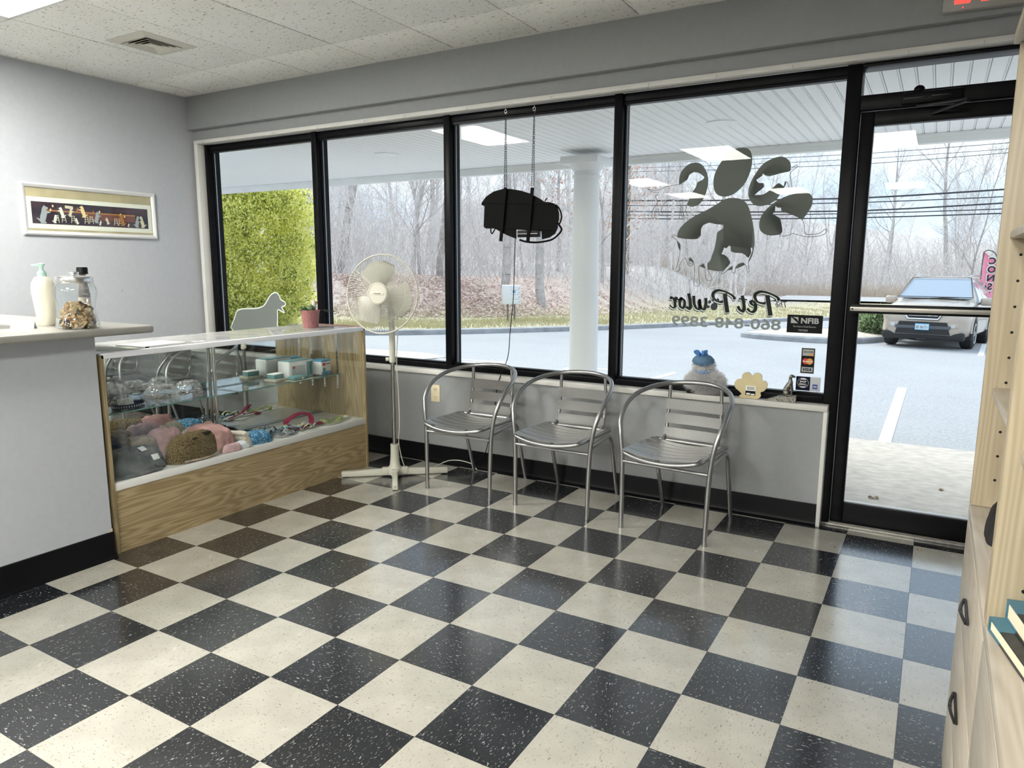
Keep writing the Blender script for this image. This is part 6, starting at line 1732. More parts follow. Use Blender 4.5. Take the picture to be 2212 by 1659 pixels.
def leafy(name, col, t=0.42):
    """thin leaf: part of the light passes through"""
    m, nt, b = _new(name)
    nt.nodes.remove(b); out = nt.nodes.get('Material Output')
    df = nt.nodes.new('ShaderNodeBsdfDiffuse'); df.inputs['Color'].default_value = c3(col)
    tl = nt.nodes.new('ShaderNodeBsdfTranslucent'); tl.inputs['Color'].default_value = c3([min(1, x * 1.15) for x in col])
    mx = nt.nodes.new('ShaderNodeMixShader'); mx.inputs[0].default_value = t
    nt.links.new(df.outputs[0], mx.inputs[1]); nt.links.new(tl.outputs[0], mx.inputs[2]); nt.links.new(mx.outputs[0], out.inputs['Surface'])
    return m
def raw_mesh(name, V, F, mats, MI=None):
    me = bpy.data.meshes.new(name)
    V = np.asarray(V, dtype=np.float32); F = np.asarray(F, dtype=np.int32); k = F.shape[1]
    me.vertices.add(len(V)); me.vertices.foreach_set('co', V.reshape(-1))
    me.loops.add(F.size); me.loops.foreach_set('vertex_index', F.reshape(-1))
    me.polygons.add(len(F)); me.polygons.foreach_set('loop_start', np.arange(0, F.size, k, dtype=np.int32))
    for m in mats: me.materials.append(MATS[m])
    if MI is not None: me.polygons.foreach_set('material_index', np.asarray(MI, dtype=np.int32))
    me.update(); me.validate(); return me
leafy('ever_dark', (0.24, 0.30, 0.09), 0.5); leafy('ever_mid', (0.74, 0.75, 0.19), 0.5); leafy('ever_bright', (0.93, 0.90, 0.36), 0.5)
leafy('juniper_a', (0.15, 0.23, 0.12)); leafy('juniper_b', (0.36, 0.45, 0.26))
mat('bark_brown', (0.22, 0.17, 0.13), 0.9, noise_s=10, amt=0.3)
rng = np.random.default_rng(7)
ev = thing('evergreen_tree', 'dense yellow-green evergreen tree outside the left window', 'tree', (-12.25, 9.0, asphalt_z(9.0)))
parts_ = [leaf_cloud((0, 0, 1.95), (1.45, 1.3, 2.05), 16000, 0.10, rng, mats=1, zcut=0.03, shell=0.5)]
nc_ = 0
while nc_ < 360:
    d = rng.normal(size=3); d /= np.linalg.norm(d)
    rad = 0.72 + 0.28 * rng.random() ** 0.5
    c = np.array((0, 0, 1.95)) + d * np.array((1.6, 1.45, 2.2)) * rad
    if c[2] < 0.12 or d[1] > 0.75: continue
    rr = rng.uniform(0.20, 0.42)
    parts_.append(leaf_cloud(tuple(c), (rr, rr, rr * 0.85), 300, 0.060, rng, mats=3, zcut=0.03, shell=0.4, aspect=0.45, tone=rng.uniform(-0.7, 1.3)))
    nc_ += 1
off_ = np.cumsum([0] + [len(p_[0]) for p_ in parts_])
V = np.concatenate([p_[0] for p_ in parts_]); F = np.concatenate([p_[1] + o_ for p_, o_ in zip(parts_, off_)]); MI = np.concatenate([p_[2] + (1 if k_ == 0 else 0) for k_, p_ in enumerate(parts_)])
link('foliage', raw_mesh('foliage', V, F, ['ever_dark', 'ever_mid', 'ever_bright'], MI), ev, kind='stuff')
b = MB(); b.tube([(0, 0, -0.1), (0.03, 0, 1.2), (0, 0.02, 3.6)], 1.0, 10, scale=[0.16, 0.12, 0.03]); b.build('trunk', 'bark_brown', ev)
for k, (x, y, r, lab) in enumerate(((-0.08, 18.35, 0.50, 'low green juniper shrub on the island left of the parked car'), (0.35, 19.7, 0.42, 'low green juniper shrub on the island hidden behind the parked car'))):
    t = thing('juniper_shrub', lab, 'shrub', (x, y, asphalt_z(y) + 0.16), 0, 'island junipers')
    v, f, mi = leaf_cloud((0, 0, 0.22), (r, r, 0.36), 4500, 0.085, rng, mats=2, zcut=0.0)
    link('foliage', raw_mesh('foliage', v, f, ['juniper_a', 'juniper_b'], mi), t, kind='stuff')
    b = MB()
    for a in range(5): b.tube([(0, 0, -0.05), (0.25 * r * math.cos(a * 1.26), 0.25 * r * math.sin(a * 1.26), 0.1), (0.6 * r * math.cos(a * 1.26), 0.6 * r * math.sin(a * 1.26), 0.25)], 0.012, 5)
    b.build('stems', 'bark_brown', t)

# bare deciduous trees
mat('bark_pale', (0.66, 0.625, 0.62), 0.9, noise_s=5, amt=0.2); mat('bark_grey', (0.47, 0.44, 0.43), 0.9, noise_s=5, amt=0.25); mat('bark_light', (0.80, 0.765, 0.76), 0.9, noise_s=5, amt=0.15)
def seg_mesh(name, segs, mat_name, sides=3):
    S = np.array([(*a, *b_, r0, r1) for a, b_, r0, r1 in segs], dtype=np.float64)
    p0, p1, r0, r1 = S[:, :3], S[:, 3:6], S[:, 6], S[:, 7]
    d = p1 - p0; L = np.linalg.norm(d, axis=1, keepdims=True); d = d / np.maximum(L, 1e-9)
    ref = np.where(np.abs(d[:, 2:3]) > 0.9, np.array([[1.0, 0, 0]]), np.array([[0, 0, 1.0]]))
    u = np.cross(d, ref); u /= np.linalg.norm(u, axis=1, keepdims=True); w = np.cross(d, u)
    n = len(S); verts = np.zeros((n, 2 * sides, 3))
    for q in range(sides):
        a = 2 * PI * q / sides; o = u * math.cos(a) + w * math.sin(a)
        verts[:, q] = p0 + o * r0[:, None]; verts[:, sides + q] = p1 + o * r1[:, None]
    base = (np.arange(n) * 2 * sides)[:, None]
    faces = []
    for q in range(sides):
        r = (q + 1) % sides
        faces.append(np.concatenate([base + q, base + r, base + sides + r, base + sides + q], axis=1))
    faces = np.stack(faces, 1).reshape(-1, 4)
    me = bpy.data.meshes.new(name)
    me.vertices.add(n * 2 * sides); me.vertices.foreach_set('co', verts.reshape(-1))
    me.loops.add(faces.size); me.loops.foreach_set('vertex_index', faces.reshape(-1).astype(np.int32))
    me.polygons.add(len(faces)); me.polygons.foreach_set('loop_start', np.arange(0, faces.size, 4, dtype=np.int32))
    me.polygons.foreach_set('use_smooth', np.ones(len(faces), dtype=bool))
    me.materials.append(MATS[mat_name]); me.update(); me.validate()
    return me
def grow(rg, H, r, lean=(0, 0), first=0.25, nb=16, spread=0.75, wig=0.06):
    trunk = []; twigs = []
    def branch(p, d, L, rad, depth):
        n = 5 if depth < 2 else 4
        step = L / n; rr = rad
        for i in range(n):
            d = (d + Vector((rg.gauss(0, 1), rg.gauss(0, 1), rg.gauss(0, 1) + 0.35)) * 0.13).normalized()
            q = p + d * step; r2 = rr * 0.78
            twigs.append((tuple(p), tuple(q), max(rr, 0.006), max(r2, 0.005)))
            if depth < 3 and i >= 1:
                for _ in range(2 if depth == 1 else 1 + (rg.random() < 0.5)):
                    ax = Vector((rg.gauss(0, 1), rg.gauss(0, 1), rg.gauss(0, 0.7)))
                    nd = (d * 0.8 + ax.normalized() * 0.65 + Vector((0, 0, 0.15))).normalized()
                    branch(q, nd, L * rg.uniform(0.38, 0.6), r2 * 0.6, depth + 1)
            p = q; rr = r2
    p = Vector((0, 0, -0.4)); d = Vector((lean[0], lean[1], 1)).normalized(); n = 14; rr = r
    for i in range(n):
        d = (d + Vector((rg.gauss(0, wig), rg.gauss(0, wig), 0.03))).normalized()
        q = p + d * ((H + 0.4) / n); r2 = r * (1 - (i + 1) / n) ** 0.8 + 0.012
        trunk.append((tuple(p), tuple(q), rr, r2))
        if i / n > first:
            for _ in range(max(1, nb // n + (rg.random() < 0.5))):
                a = rg.uniform(0, 2 * PI)
                nd = (d * rg.uniform(0.4, 1.0) + Vector((math.cos(a), math.sin(a), 0.25)) * spread).normalized()
                branch(q, nd, H * rg.uniform(0.16, 0.30) * (1.15 - 0.6 * i / n), r2 * 0.5, 1)
        p = q; rr = r2
    return trunk, twigs
rg = random.Random(77)
protos = []
for k, (H, r, lean, first, nb, bm_) in enumerate(((13, 0.16, (0.05, 0), 0.22, 14, 'bark_grey'), (11, 0.12, (-0.08, 0.04), 0.2, 14, 'bark_pale'), (14, 0.19, (0.12, 0), 0.3, 14, 'bark_grey'), (9, 0.08, (0.1, -0.05), 0.12, 16, 'bark_light'), (7.5, 0.06, (-0.12, 0.0), 0.08, 16, 'bark_light'), (12, 0.10, (0.02, 0.05), 0.15, 15, 'bark_pale'), (10, 0.07, (0.0, 0.0), 0.1, 16, 'bark_grey'))):
    tr, tw = grow(rg, H, r, lean, first, nb)
    protos.append((seg_mesh('trunk', tr, bm_, 7), seg_mesh('branches', tw, bm_, 3)))
def tree(k, x, y, rz, s, label, group='bare trees in the woods', tilt=(0, 0), z=None):
    t = thing('bare_tree', label, 'tree', (x, y, ground_z(x, y) if z is None else z), (tilt[0], tilt[1], rz), group)
    t.scale = (s, s, s)
    link('trunk', protos[k][0], t); link('branches', protos[k][1], t)
    return t
tree(2, -19.9, 19.8, 0.4, 1.0, 'pale leaning trunk behind the fan at the left of the woods', tilt=(0.0, 0.16))
tree(0, -13.0, 21.5, 1.4, 1.05, 'thick upright grey trunk between the fan and the hanging sign', tilt=(0, 0.04))
tree(2, -11.6, 22.0, 2.6, 0.95, 'leaning grey trunk below and right of the hanging sign', tilt=(0, 0.13))
tree(0, -15.6, 21.0, 5.4, 0.9, 'slanting grey trunk just right of the fan cage', tilt=(0, 0.42))
KIND = ['thick dark-barked bare tree', 'medium pale-barked bare tree', 'tall thick leaning bare tree', 'thin whitish bare tree', 'short whitish bare sapling', 'tall slim pale bare tree', 'thin dark-barked bare tree']
rg = random.Random(5)
cnt = 0
while cnt < 80:
    y = rg.uniform(16, 58); x = -2.2 * (y + 2) * rg.random() + rg.uniform(-2, 2)
    if x < -58: continue
    t = curb_dist(x, y)
    w = 1 - ss(-8.5, -5.5, x + 0.05 * (y - 30))
    i = int(np.argmin(np.hypot(_CA[:, 0] - x, _CA[:, 1] - y))); q = Vector((x, y, 0)) - cp[i]
    if q.dot(nrm[i]) < 0 or w < 0.5 or t < 9.5: continue
    k = rg.choice([0, 1, 2, 3, 3, 4, 4, 5, 5, 6, 6])
    tree(k, x, y, rg.uniform(0, 6.28), rg.uniform(0.75, 1.2), KIND[k] + ' in the woods beyond the parking lot', 'bare trees in the woods')
    cnt += 1
cnt = 0
while cnt < 64:
    y = rg.uniform(49, 86); x = rg.uniform(-0.62, 0.13) * y + rg.uniform(-2, 3)
    k = rg.choice([0, 1, 3, 3, 4, 4, 5, 5, 6, 6])
    tree(k, x, y, rg.uniform(0, 6.28), rg.uniform(0.7, 1.15), KIND[k] + ' across the road, rising against the sky', 'bare trees across the road')
    cnt += 1
# overhanging oak branches still holding leaves, left of the paw decal
ok_ = tree(1, -9.6, 20.6, 0.9, 0.8, 'small tree with a few rusty leaves left of the paw decal', tilt=(0, 0.10))
v, f, mi = leaf_cloud((0.6, -0.2, 5.2), (3.0, 2.4, 1.8), 500, 0.13, rng, zcut=0)
leafy('rust_leaf', (0.50, 0.28, 0.20))
link('dead_leaves', raw_mesh('dead_leaves', v, f, ['rust_leaf']), ok_, kind='stuff')

# undergrowth: uncountable thin stems
segs = []
rg = random.Random(31)
n = 0
while n < 9000:
    y = (rg.uniform(13, 40) if rg.random() < 0.62 else rg.uniform(48.5, 80)); x = (-2.3 * (y + 2) * rg.random() + rg.uniform(-1, 3)) if y < 45 else rg.uniform(-0.75, 0.16) * y
    i = int(np.argmin(np.hypot(_CA[:, 0] - x, _CA[:, 1] - y))); q = Vector((x, y, 0)) - cp[i]
    if q.dot(nrm[i]) < 0 or x < -60: continue
    t = curb_dist(x, y); w = 1 - ss(-8.5, -5.5, x + 0.05 * (y - 30))
    if w > 0.5:
        if t < 8.0: continue
    elif y < 48.5: continue
    z = ground_z(x, y) - 0.1
    H = rg.uniform(1.2, 5.5) if w > 0.5 else rg.uniform(1.5, 4.2)
    p = Vector((x, y, z)); d = Vector((rg.gauss(0, 0.28), rg.gauss(0, 0.28), 1)).normalized(); r = rg.uniform(0.009, 0.022) if y < 45 else rg.uniform(0.016, 0.034)
    arch = rg.random() < 0.35
    for k in range(5):
        d = (d + Vector((rg.gauss(0, 0.16), rg.gauss(0, 0.16), -0.18 * k if arch else 0.02))).normalized()
        q = p + d * H / 5
        segs.append((tuple(p), tuple(q), r, r * 0.8)); r *= 0.8
        if k >= 1:
            for _ in range(2):
                e = (d + Vector((rg.gauss(0, 0.7), rg.gauss(0, 0.7), rg.gauss(0.1, 0.5)))).normalized()
                q2 = q + e * H * rg.uniform(0.10, 0.24)
                segs.append((tuple(q), tuple(q2), r * 0.6, 0.005))
        p = q
    n += 1
half = len(segs) // 2
link('undergrowth', seg_mesh('undergrowth', segs[:half], 'bark_light'), label='tangle of pale bare stems filling the woods behind the leaf bank', cat='undergrowth', kind='stuff')
link('undergrowth', seg_mesh('undergrowth', segs[half:], 'bark_pale'), label='tangle of greyer bare twigs among the trees of the woods', cat='undergrowth', kind='stuff')
# fallen leaves on the bank
V = []; F = []; MI = []
n = 0
rg = random.Random(13)
while n < 30000:
    i = rg.randint(0, len(cp) - 2); t = 4.8 + abs(rg.gauss(0, 1)) * 3.4
    p = cp[i].lerp(cp[i + 1], rg.random()) + nrm[i] * t
    w = 1 - ss(-12.0, -6.5, p.x + 0.10 * (p.y - 20))
    if p.x < -32 or rg.random() > w or p.y > 34: continue
    z = ground_z(p.x, p.y) + rg.uniform(0.015, 0.07)
    s = rg.uniform(0.03, 0.065); a = rg.uniform(0, 6.28)
    u = Vector((math.cos(a), math.sin(a), rg.uniform(-0.7, 0.7))) * s; v = Vector((-math.sin(a), math.cos(a), rg.uniform(-0.6, 0.6))) * s * 0.55
    c = Vector((p.x, p.y, z)); o = len(V)
    V += [tuple(c - u), tuple(c + v), tuple(c + u), tuple(c - v)]; F.append((o, o + 1, o + 2, o + 3)); MI.append(rg.randint(0, 2)); n += 1
leafy('litter_a', (0.70, 0.57, 0.52), 0.3); leafy('litter_b', (0.86, 0.78, 0.74), 0.3); leafy('litter_c', (0.50, 0.36, 0.31), 0.3)
link('fallen_leaves', raw_mesh('fallen_leaves', V, F, ['litter_a', 'litter_b', 'litter_c'], MI), label='carpet of fallen brown leaves on the bank below the woods', cat='leaves', kind='stuff')
# tall dry grass along the far side of the road and island edge
segs = []
for _ in range(9000):
    x = rg.uniform(-16, 14); y = 47.2 + abs(rg.gauss(0, 2.2))
    z = ground_z(x, y); h = rg.uniform(0.3, 1.0)
    d = Vector((rg.gauss(0, 0.25), rg.gauss(0, 0.2), 1)).normalized()
    segs.append(((x, y, z), tuple(Vector((x, y, z)) + d * h), 0.014, 0.004))
leafy('dry_grass', (0.80, 0.72, 0.65), 0.3)
link('tall_grass', seg_mesh('tall_grass', segs, 'dry_grass'), label='pale dry tall grass along the far side of the road', cat='grass', kind='stuff')
segs = []
for _ in range(26000):
    i = rg.randint(4, len(cp) - 4); t = rg.uniform(0.25, 7.0) if rg.random() < 0.8 else rg.uniform(0.25, 12)
    p = cp[i].lerp(cp[i + 1], rg.random()) + nrm[i] * t
    if not (-26 < p.x < 8): continue
    w = 1 - ss(-12.0, -6.5, p.x + 0.10 * (p.y - 20))
    if w * ss(5.0, 7.0, t) > rg.random(): continue
    z = ground_z(p.x, p.y); h = rg.uniform(0.04, 0.11)
    segs.append(((p.x, p.y, z - 0.01), (p.x + rg.gauss(0, 0.03), p.y + rg.gauss(0, 0.03), z + h), 0.010, 0.003))
leafy('lawn_blade', (0.66, 0.62, 0.40), 0.3)
link('lawn', seg_mesh('lawn', segs, 'lawn_blade'), label='faded short lawn strip between the curb and the leaf bank', cat='grass', kind='stuff')

# =================================================================== cluster mailbox
mb = thing('cluster_mailbox', 'white cluster mailbox on two posts in the grass beyond the lot', 'mailbox', (-9.65, 16.35, ground_z(-9.65, 16.35)), R(38))
mat('mailbox_white', (0.74, 0.76, 0.80), 0.4)
MB().cbox(-0.26, -0.20, 0.52, 0.26, 0.20, 1.08, 0.015).build('cabinet', 'mailbox_white', mb)
for k in range(4):
    dd = MB().cbox(-0.03, -0.212, 0.54 + k * 0.132, 0.24, -0.198, 0.66 + k * 0.132, 0.004).build('box_door', 'mailbox_white', mb)
    MB().cyl((0.21, -0.212, 0.60 + k * 0.132), (0.21, -0.218, 0.60 + k * 0.132), 0.012, n=10).build('lock', 'tape_grey', dd)
MB().box(0.02, -0.2145, 0.86, 0.10, -0.2118, 0.92).build('blue_notice', 'bow_blue', mb, smooth=0)
for x in (-0.10, 0.10): MB().cbox(x - 0.022, -0.022, -0.1, x + 0.022, 0.022, 0.53, 0.004).build('post', mat('post_grey', (0.16, 0.15, 0.14), 0.6), mb)

# =================================================================== power lines
mat('wire_black', (0.03, 0.035, 0.05), 0.6)
for k, (za, zb, r, lab) in enumerate(((4.55, 4.70, 0.040, 'thick uppermost cable of the lower bundle crossing above the road'), (4.36, 4.40, 0.024, 'thin cable just under the uppermost thick one'), (3.98, 4.14, 0.036, 'middle thick overhead cable'), (3.87, 3.90, 0.024, 'thin cable under the middle thick one'), (3.68, 3.72, 0.030, 'lowest overhead cable just above the treeline'), (6.62, 6.69, 0.014, 'faint topmost overhead wire'), (6.40, 6.45, 0.012, 'second faint overhead wire from the top'), (6.17, 6.30, 0.014, 'third faint overhead wire from the top'))):
    b = MB(); pts = []
    for q in range(25):
        x = -13.9 + q * 2.3
        z = za + (zb - za) * (x + 1.9) / 5.2 * (1 if x > -1.9 else -0.25) + 0.0012 * (x - 2) ** 2 * (1 if x < 2 else 0.3)
        pts.append((x, 36.0 + 0.1 * k, z))
    b.tube(pts, r, 5); b.build('power_line', 'wire_black', label=lab, cat='power line', group='overhead wires')

up_ = thing('utility_pole', 'wooden utility pole carrying the overhead wires beyond the grass', 'pole', (-13.95, 36.4, ground_z(-13.95, 36.4)))
MB().cyl((0, 0, -0.5), (0, 0, 8.2), 0.15, 0.11, 14).build('pole_shaft', 'bark_brown', up_)
MB().cbox(-0.06, -0.9, 6.6, 0.06, 0.9, 6.72, 0.01).build('cross_arm', 'bark_brown', up_)

# =================================================================== feather flag
ff_ = thing('feather_flag', 'pink feather flag with white-outlined CONSIGN letters behind the parked car', 'flag', (2.16, 20.0, asphalt_z(20)), R(8))
leafy('flag_pink', (0.86, 0.45, 0.56), 0.35)
b = MB(); b.tube(catmull([(-0.03, 0, -0.02), (-0.02, 0, 1.4), (-0.01, 0, 2.15), (0.06, 0, 2.29), (0.22, 0, 2.24), (0.32, 0, 2.05)], 6), 0.014, 8); b.build('pole', 'tape_grey', ff_, smooth=60)
vs = []; fs = []; n = 18
for k in range(n):
    t = k / (n - 1); z = 0.55 + 1.73 * t
    w = 0.40 if t < 0.72 else 0.40 * math.sqrt(max(0.02, 1 - ((t - 0.72) / 0.29) ** 2)) 
    for j in range(7):
        u = j / 6; vs.append((0.0 + w * u + 0.03 * math.sin(z * 2), 0.03 * math.sin(u * 5 + z * 3), z - 0.10 * u * t))
nn = len(vs); vs += [(x, y + 0.004, z) for x, y, z in vs]
for k in range(n - 1):
    for j in range(6):
        q = k * 7 + j; fs.append((q, q + 1, q + 8, q + 7)); fs.append((nn + q, nn + q + 7, nn + q + 8, nn + q + 1))
b = MB(); b._add(vs, fs); b.build('banner', 'flag_pink', ff_, smooth=60)
for k, chh in enumerate('CONSIGN'):
    me = txt(chh, 1.0, 0.03)
    for lay, m2, s2, y2 in (('letter_outline', 'paper', 0.29, -0.045), ('letter', 'ink_navy', 0.23, -0.052)):
        b = MB(); b.mesh_add(me, Matrix.Translation((0.19, y2, 2.02 - k * 0.215)) @ Matrix.Rotation(R(90), 4, 'X') @ Matrix.Diagonal((-s2, s2, 1, 1)))
        b.build(lay, m2, ff_, smooth=0)

# =================================================================== parked SUV
car = thing('suv', 'beige SUV with blue-framed licence plate parked facing the shop', 'car', (1.30, 18.15, asphalt_z(18.15)), R(-9))
car.rotation_euler = (-0.027, 0, R(-9)); car.scale = (0.88, 0.88, 0.88); car.location = (1.33, 17.95, asphalt_z(17.95))
mat('car_paint', (0.50, 0.43, 0.36), 0.28, 0.35, coat=0.6); mat('car_glass', (0.30, 0.38, 0.48), 0.05, 0.0, spec=1.0, coat=1.0); mat('car_dark', (0.018, 0.018, 0.02), 0.6); mat('tyre', (0.02, 0.02, 0.022), 0.8); mat('rim', (0.55, 0.55, 0.55), 0.25, 0.9); mat('lamp_clear', (0.62, 0.64, 0.66), 0.1, 0.3, coat=1.0)
ST = [  # y, zbot, zbelt, ztop, half width low, half width belt, half width top
    (-2.42, 0.36, 0.80, 0.94, 0.72, 0.80, 0.70), (-2.36, 0.30, 0.82, 1.02, 0.84, 0.88, 0.78), (-2.20, 0.26, 0.86, 1.08, 0.93, 0.95, 0.82), (-1.9, 0.26, 0.92, 1.12, 0.97, 0.97, 0.84), (-1.45, 0.28, 0.98, 1.16, 0.985, 0.975, 0.85), (-1.12, 0.28, 1.04, 1.19, 0.985, 0.975, 0.86),
    (-0.75, 0.28, 1.07, 1.46, 0.985, 0.975, 0.76), (-0.35, 0.28, 1.08, 1.73, 0.985, 0.975, 0.68), (0.10, 0.28, 1.09, 1.79, 0.985, 0.975, 0.68), (0.9, 0.28, 1.10, 1.81, 0.985, 0.975, 0.68), (1.8, 0.29, 1.12, 1.79, 0.985, 0.97, 0.67), (2.25, 0.32, 1.13, 1.72, 0.95, 0.94, 0.66), (2.42, 0.40, 1.10, 1.45, 0.86, 0.88, 0.70)]
def ring(st):
    y, zb, zl, zt, wl, wb, wt = st
    h = [(0.0, zb), (wl * 0.85, zb), (wl * 0.97, zb + 0.08), (wl, zb + 0.22), (wl, (zb + zl) / 2 + 0.1), (wb, zl - 0.05), (wb * 0.965, zl), ((wb * 0.965 + wt) / 2 + 0.02, (zl + zt) / 2), (wt, zt - 0.05), (wt * 0.86, zt - 0.005), (0.0, zt + 0.02)]
    return [(x, y, z) for x, z in h] + [(-x, y, z) for x, z in reversed(h[1:-1])]
b = MB(); vs = []; fs = []
for s in ST: vs += ring(s)
n = 20
for k in range(len(ST) - 1):
    for i in range(n): fs.append((k * n + i, k * n + (i + 1) % n, (k + 1) * n + (i + 1) % n, (k + 1) * n + i))
fs += [tuple(range(n)), tuple(range(len(ST) * n - 1, (len(ST) - 1) * n - 1, -1))]
b._add(vs, fs); body = b.build('body', 'car_paint', car, smooth=40)
# windscreen and side glass, a touch proud of the body
b = MB(); b._add([(-0.84, -1.13, 1.205), (0.84, -1.13, 1.205), (0.655, -0.36, 1.715), (-0.655, -0.36, 1.715), (-0.80, -1.08, 1.18), (0.80, -1.08, 1.18), (0.62, -0.33, 1.68), (-0.62, -0.33, 1.68)], [(0, 1, 2, 3), (7, 6, 5, 4), (0, 4, 5, 1), (1, 5, 6, 2), (2, 6, 7, 3), (3, 7, 4, 0)]); b.xf(Matrix.Translation((0, -0.03, 0.035)))
b.build('windscreen', 'car_glass', car, smooth=0)
b = MB(); b._add([(-0.86, -1.165, 1.215), (0.86, -1.165, 1.215), (0.685, -0.37, 1.735), (-0.685, -0.37, 1.735), (-0.84, -1.145, 1.235), (0.84, -1.145, 1.235), (0.66, -0.39, 1.72), (-0.66, -0.39, 1.72)], [(0, 1, 5, 4), (1, 2, 6, 5), (2, 3, 7, 6), (3, 0, 4, 7)]); b.xf(Matrix.Translation((0, -0.035, 0.042)))
b.build('windscreen_seal', 'car_dark', car, smooth=0)
for s in (-1, 1):
    for (y0, y1, ya, yb) in ((-0.80, 0.12, -0.35, 0.12), (0.20, 1.10, 0.20, 1.10), (1.18, 2.0, 1.18, 1.85)):
        b = MB(); zb_, zt_ = 1.13, 1.66
        xb, xt = 0.952, 0.715
        P = [(s * xb, y0, zb_), (s * xb, y1, zb_), (s * xt, yb, zt_), (s * xt, ya, zt_)]
        b._add([(x + s * 0.012, y, z) for x, y, z in P] + [(x - s * 0.03, y, z) for x, y, z in P], [(0, 1, 2, 3), (7, 6, 5, 4), (0, 4, 5, 1), (1, 5, 6, 2), (2, 6, 7, 3), (3, 7, 4, 0)])
        b.build('side_window', 'car_glass', car, smooth=0)
    mr = MB().cbox(s * 1.10 - 0.14, -0.78, 1.07, s * 1.10 + 0.14, -0.64, 1.27, 0.05).build('wing_mirror', 'car_paint', car, smooth=60)
    MB().cyl((s * 0.93, -0.70, 1.12), (s * 1.0, -0.71, 1.14), 0.03, n=8).build('mirror_arm', 'car_dark', mr)
    b = MB(); b.tube(catmull([(s * 0.60, -0.20, 1.78), (s * 0.62, 0.0, 1.835), (s * 0.63, 0.5, 1.85), (s * 0.63, 1.6, 1.845), (s * 0.61, 1.85, 1.78)], 5), 0.022, 8); b.build('roof_rail', 'rim', car, smooth=60)
    b = MB(); b._add([(s * 0.50, -2.44, 0.83), (s * 0.86, -2.36, 0.85), (s * 0.92, -2.16, 0.93), (s * 0.90, -2.14, 1.01), (s * 0.80, -2.30, 1.00), (s * 0.52, -2.42, 0.96)], [(0, 1, 2, 3, 4, 5)])
    nf = len(b.v); b._add([(x * 0.97, y + 0.10, z) for x, y, z in b.v[:6]], [(5, 4, 3, 2, 1, 0)]); b.f += [[i, nf + i, nf + (i + 1) % 6, (i + 1) % 6] for i in range(6)]; b.mi += [0] * 6
    b.build('headlight', 'lamp_clear', car, smooth=30)
    fl = MB().cbox(s * 0.66 - 0.11, -2.435, 0.52, s * 0.66 + 0.11, -2.33, 0.64, 0.02).build('fog_lamp_bezel', 'car_paint', car)
    MB().cyl((s * 0.66, -2.435, 0.58), (s * 0.66, -2.45, 0.58), 0.05, n=16).build('fog_lamp', 'lamp_clear', fl)
    for y in (-1.47, 1.31):
        w_ = MB(); w_.lathe([(0.20, -0.145), (0.33, -0.14), (0.375, -0.11), (0.385, 0.0), (0.375, 0.11), (0.33, 0.14), (0.20, 0.145)], 32, close=True)
        w_.xf(Matrix.Translation((s * 0.86, y, 0.385)) @ Matrix.Rotation(R(90), 4, 'Y')); w_ = w_.build('tyre', 'tyre', car, smooth=40)
        b = MB(); b.lathe([(0, 0.06), (0.05, 0.075), (0.06, 0.06)], 16, close=False)
        for q in range(5):
            a = 2 * PI * q / 5; b.cbox(-0.035, 0.03, 0.045, 0.035, 0.235, 0.07, 0.008); b.xf(Matrix.Rotation(a, 4, 'Z'), len(b.v) - len(b.v) + 0) if False else None
        b = MB(); b.cyl((0, 0, 0.03), (0, 0, 0.08), 0.065, n=16)
        for q in range(5):
            st_ = len(b.v); b.cbox(-0.032, 0.04, 0.05, 0.032, 0.235, 0.075, 0.008); b.xf(Matrix.Rotation(2 * PI * q / 5, 4, 'Z'), st_)
        b.tube([(0.235 * math.cos(2 * PI * q / 28), 0.235 * math.sin(2 * PI * q / 28), 0.07) for q in range(28)], 0.018, 6, True)
        b.xf(Matrix.Translation((s * 0.86, y, 0.385)) @ Matrix.Rotation(s * R(90), 4, 'Y') @ Matrix.Translation((0, 0, 0.068)))
        b.build('wheel_rim', 'rim', w_, smooth=30)
        b = MB(); b.tube([(s * 0.972, y + 0.445 * math.cos(a), 0.40 + 0.43 * math.sin(a)) for a in [PI * q / 18 for q in range(19)]], 0.032, 6); b.build('wheel_arch', 'car_paint', car, smooth=60)
        b = MB(); b.prism([(y + 0.43 * math.cos(a), 0.40 + 0.42 * math.sin(a)) for a in [PI * q / 18 for q in range(19)]] + [(y - 0.43, 0.24), (y + 0.43, 0.24)], 'X', s * 0.60, s * 0.990); b.build('wheel_well', 'car_dark', car, smooth=0)
gr_ = MB().prism([(-0.44, 0.98), (0.44, 0.98), (0.30, 0.745), (-0.30, 0.745)], 'Y', -2.455, -2.38).build('grille', 'car_dark', car, smooth=0)
for k in range(3): MB().cbox(-0.40 + k * 0.04, -2.47, 0.935 - k * 0.065, 0.40 - k * 0.04, -2.45, 0.955 - k * 0.065, 0.004).build('grille_bar', 'chrome', gr_)
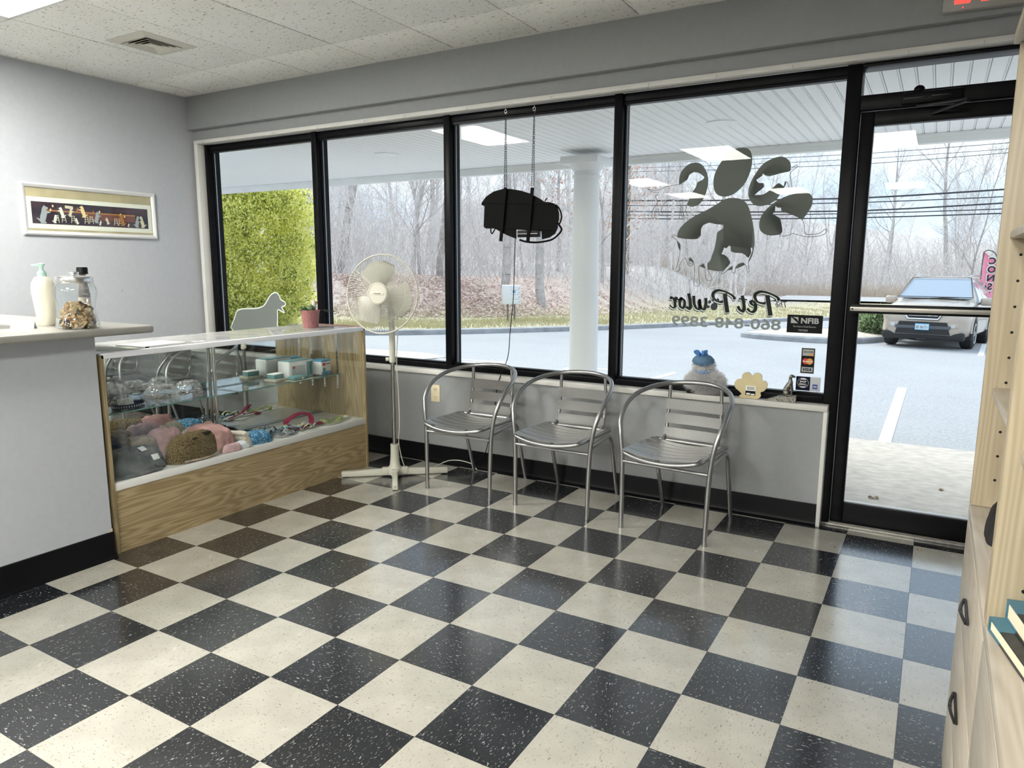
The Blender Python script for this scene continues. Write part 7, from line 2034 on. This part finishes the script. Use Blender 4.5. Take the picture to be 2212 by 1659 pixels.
b = MB(); b.tube([(-0.49, -2.455, 0.985), (-0.33, -2.468, 0.73), (0.33, -2.468, 0.73), (0.49, -2.455, 0.985)], 0.026, 6); b.build('grille_chrome', 'chrome', gr_, smooth=60)
MB().cbox(-0.50, -2.46, 0.965, 0.50, -2.40, 1.00, 0.008).build('grille_header', 'car_paint', gr_)
MB().prism([(-0.52, 0.66), (0.52, 0.66), (0.60, 0.36), (-0.60, 0.36)], 'Y', -2.450, -2.36).build('lower_intake', 'car_dark', car, smooth=0)
MB().cbox(-0.60, -2.462, 0.49, 0.60, -2.44, 0.57, 0.01).build('bumper_bar', mat('bumper_grey', (0.09, 0.10, 0.11), 0.55), car)
MB().cbox(-0.90, -2.41, 0.22, 0.90, -2.16, 0.42, 0.05).build('air_dam', 'car_dark', car)
MB().cbox(-0.12, -2.445, 0.20, 0.12, -2.2, 0.28, 0.03).build('tow_cover', 'car_dark', car)
lp = MB().cbox(-0.155, -2.482, 0.46, 0.155, -2.460, 0.62, 0.004).build('licence_plate', mat('plate_blue', (0.16, 0.46, 0.72), 0.4), car)
MB().box(-0.145, -2.4835, 0.475, 0.145, -2.4822, 0.60).build('plate_face', mat('plate_pale', (0.66, 0.78, 0.84), 0.4), lp, smooth=0)
me, mx = txt_fit('BE·86751', 0.255, 0.075, 0.0)
MB().mesh_add(me, m_in(0, -2.4842, 0.532) @ mx).build('plate_number', 'ink_navy', lp, smooth=0)
b = MB()
for s in (-1, 1): b.tube([(s * 0.10, -1.20, 1.235), (s * 0.10 + 0.45, -1.17, 1.262)], 0.008, 5)
b.build('wipers', 'car_dark', car)
b = MB()
for s in (-1, 1): b.tube([(s * 0.44, -2.30, 1.065), (s * 0.55, -1.7, 1.155), (s * 0.60, -1.2, 1.205)], 0.006, 4)
b.build('hood_crease', 'car_paint', car)
for s in (-1, 1):
    for y in (0.05, 1.05): MB().cbox(s * 0.975 - 0.012, y - 0.12, 0.98, s * 0.975 + 0.02, y + 0.04, 1.005, 0.006).build('door_handle', 'car_paint', car)
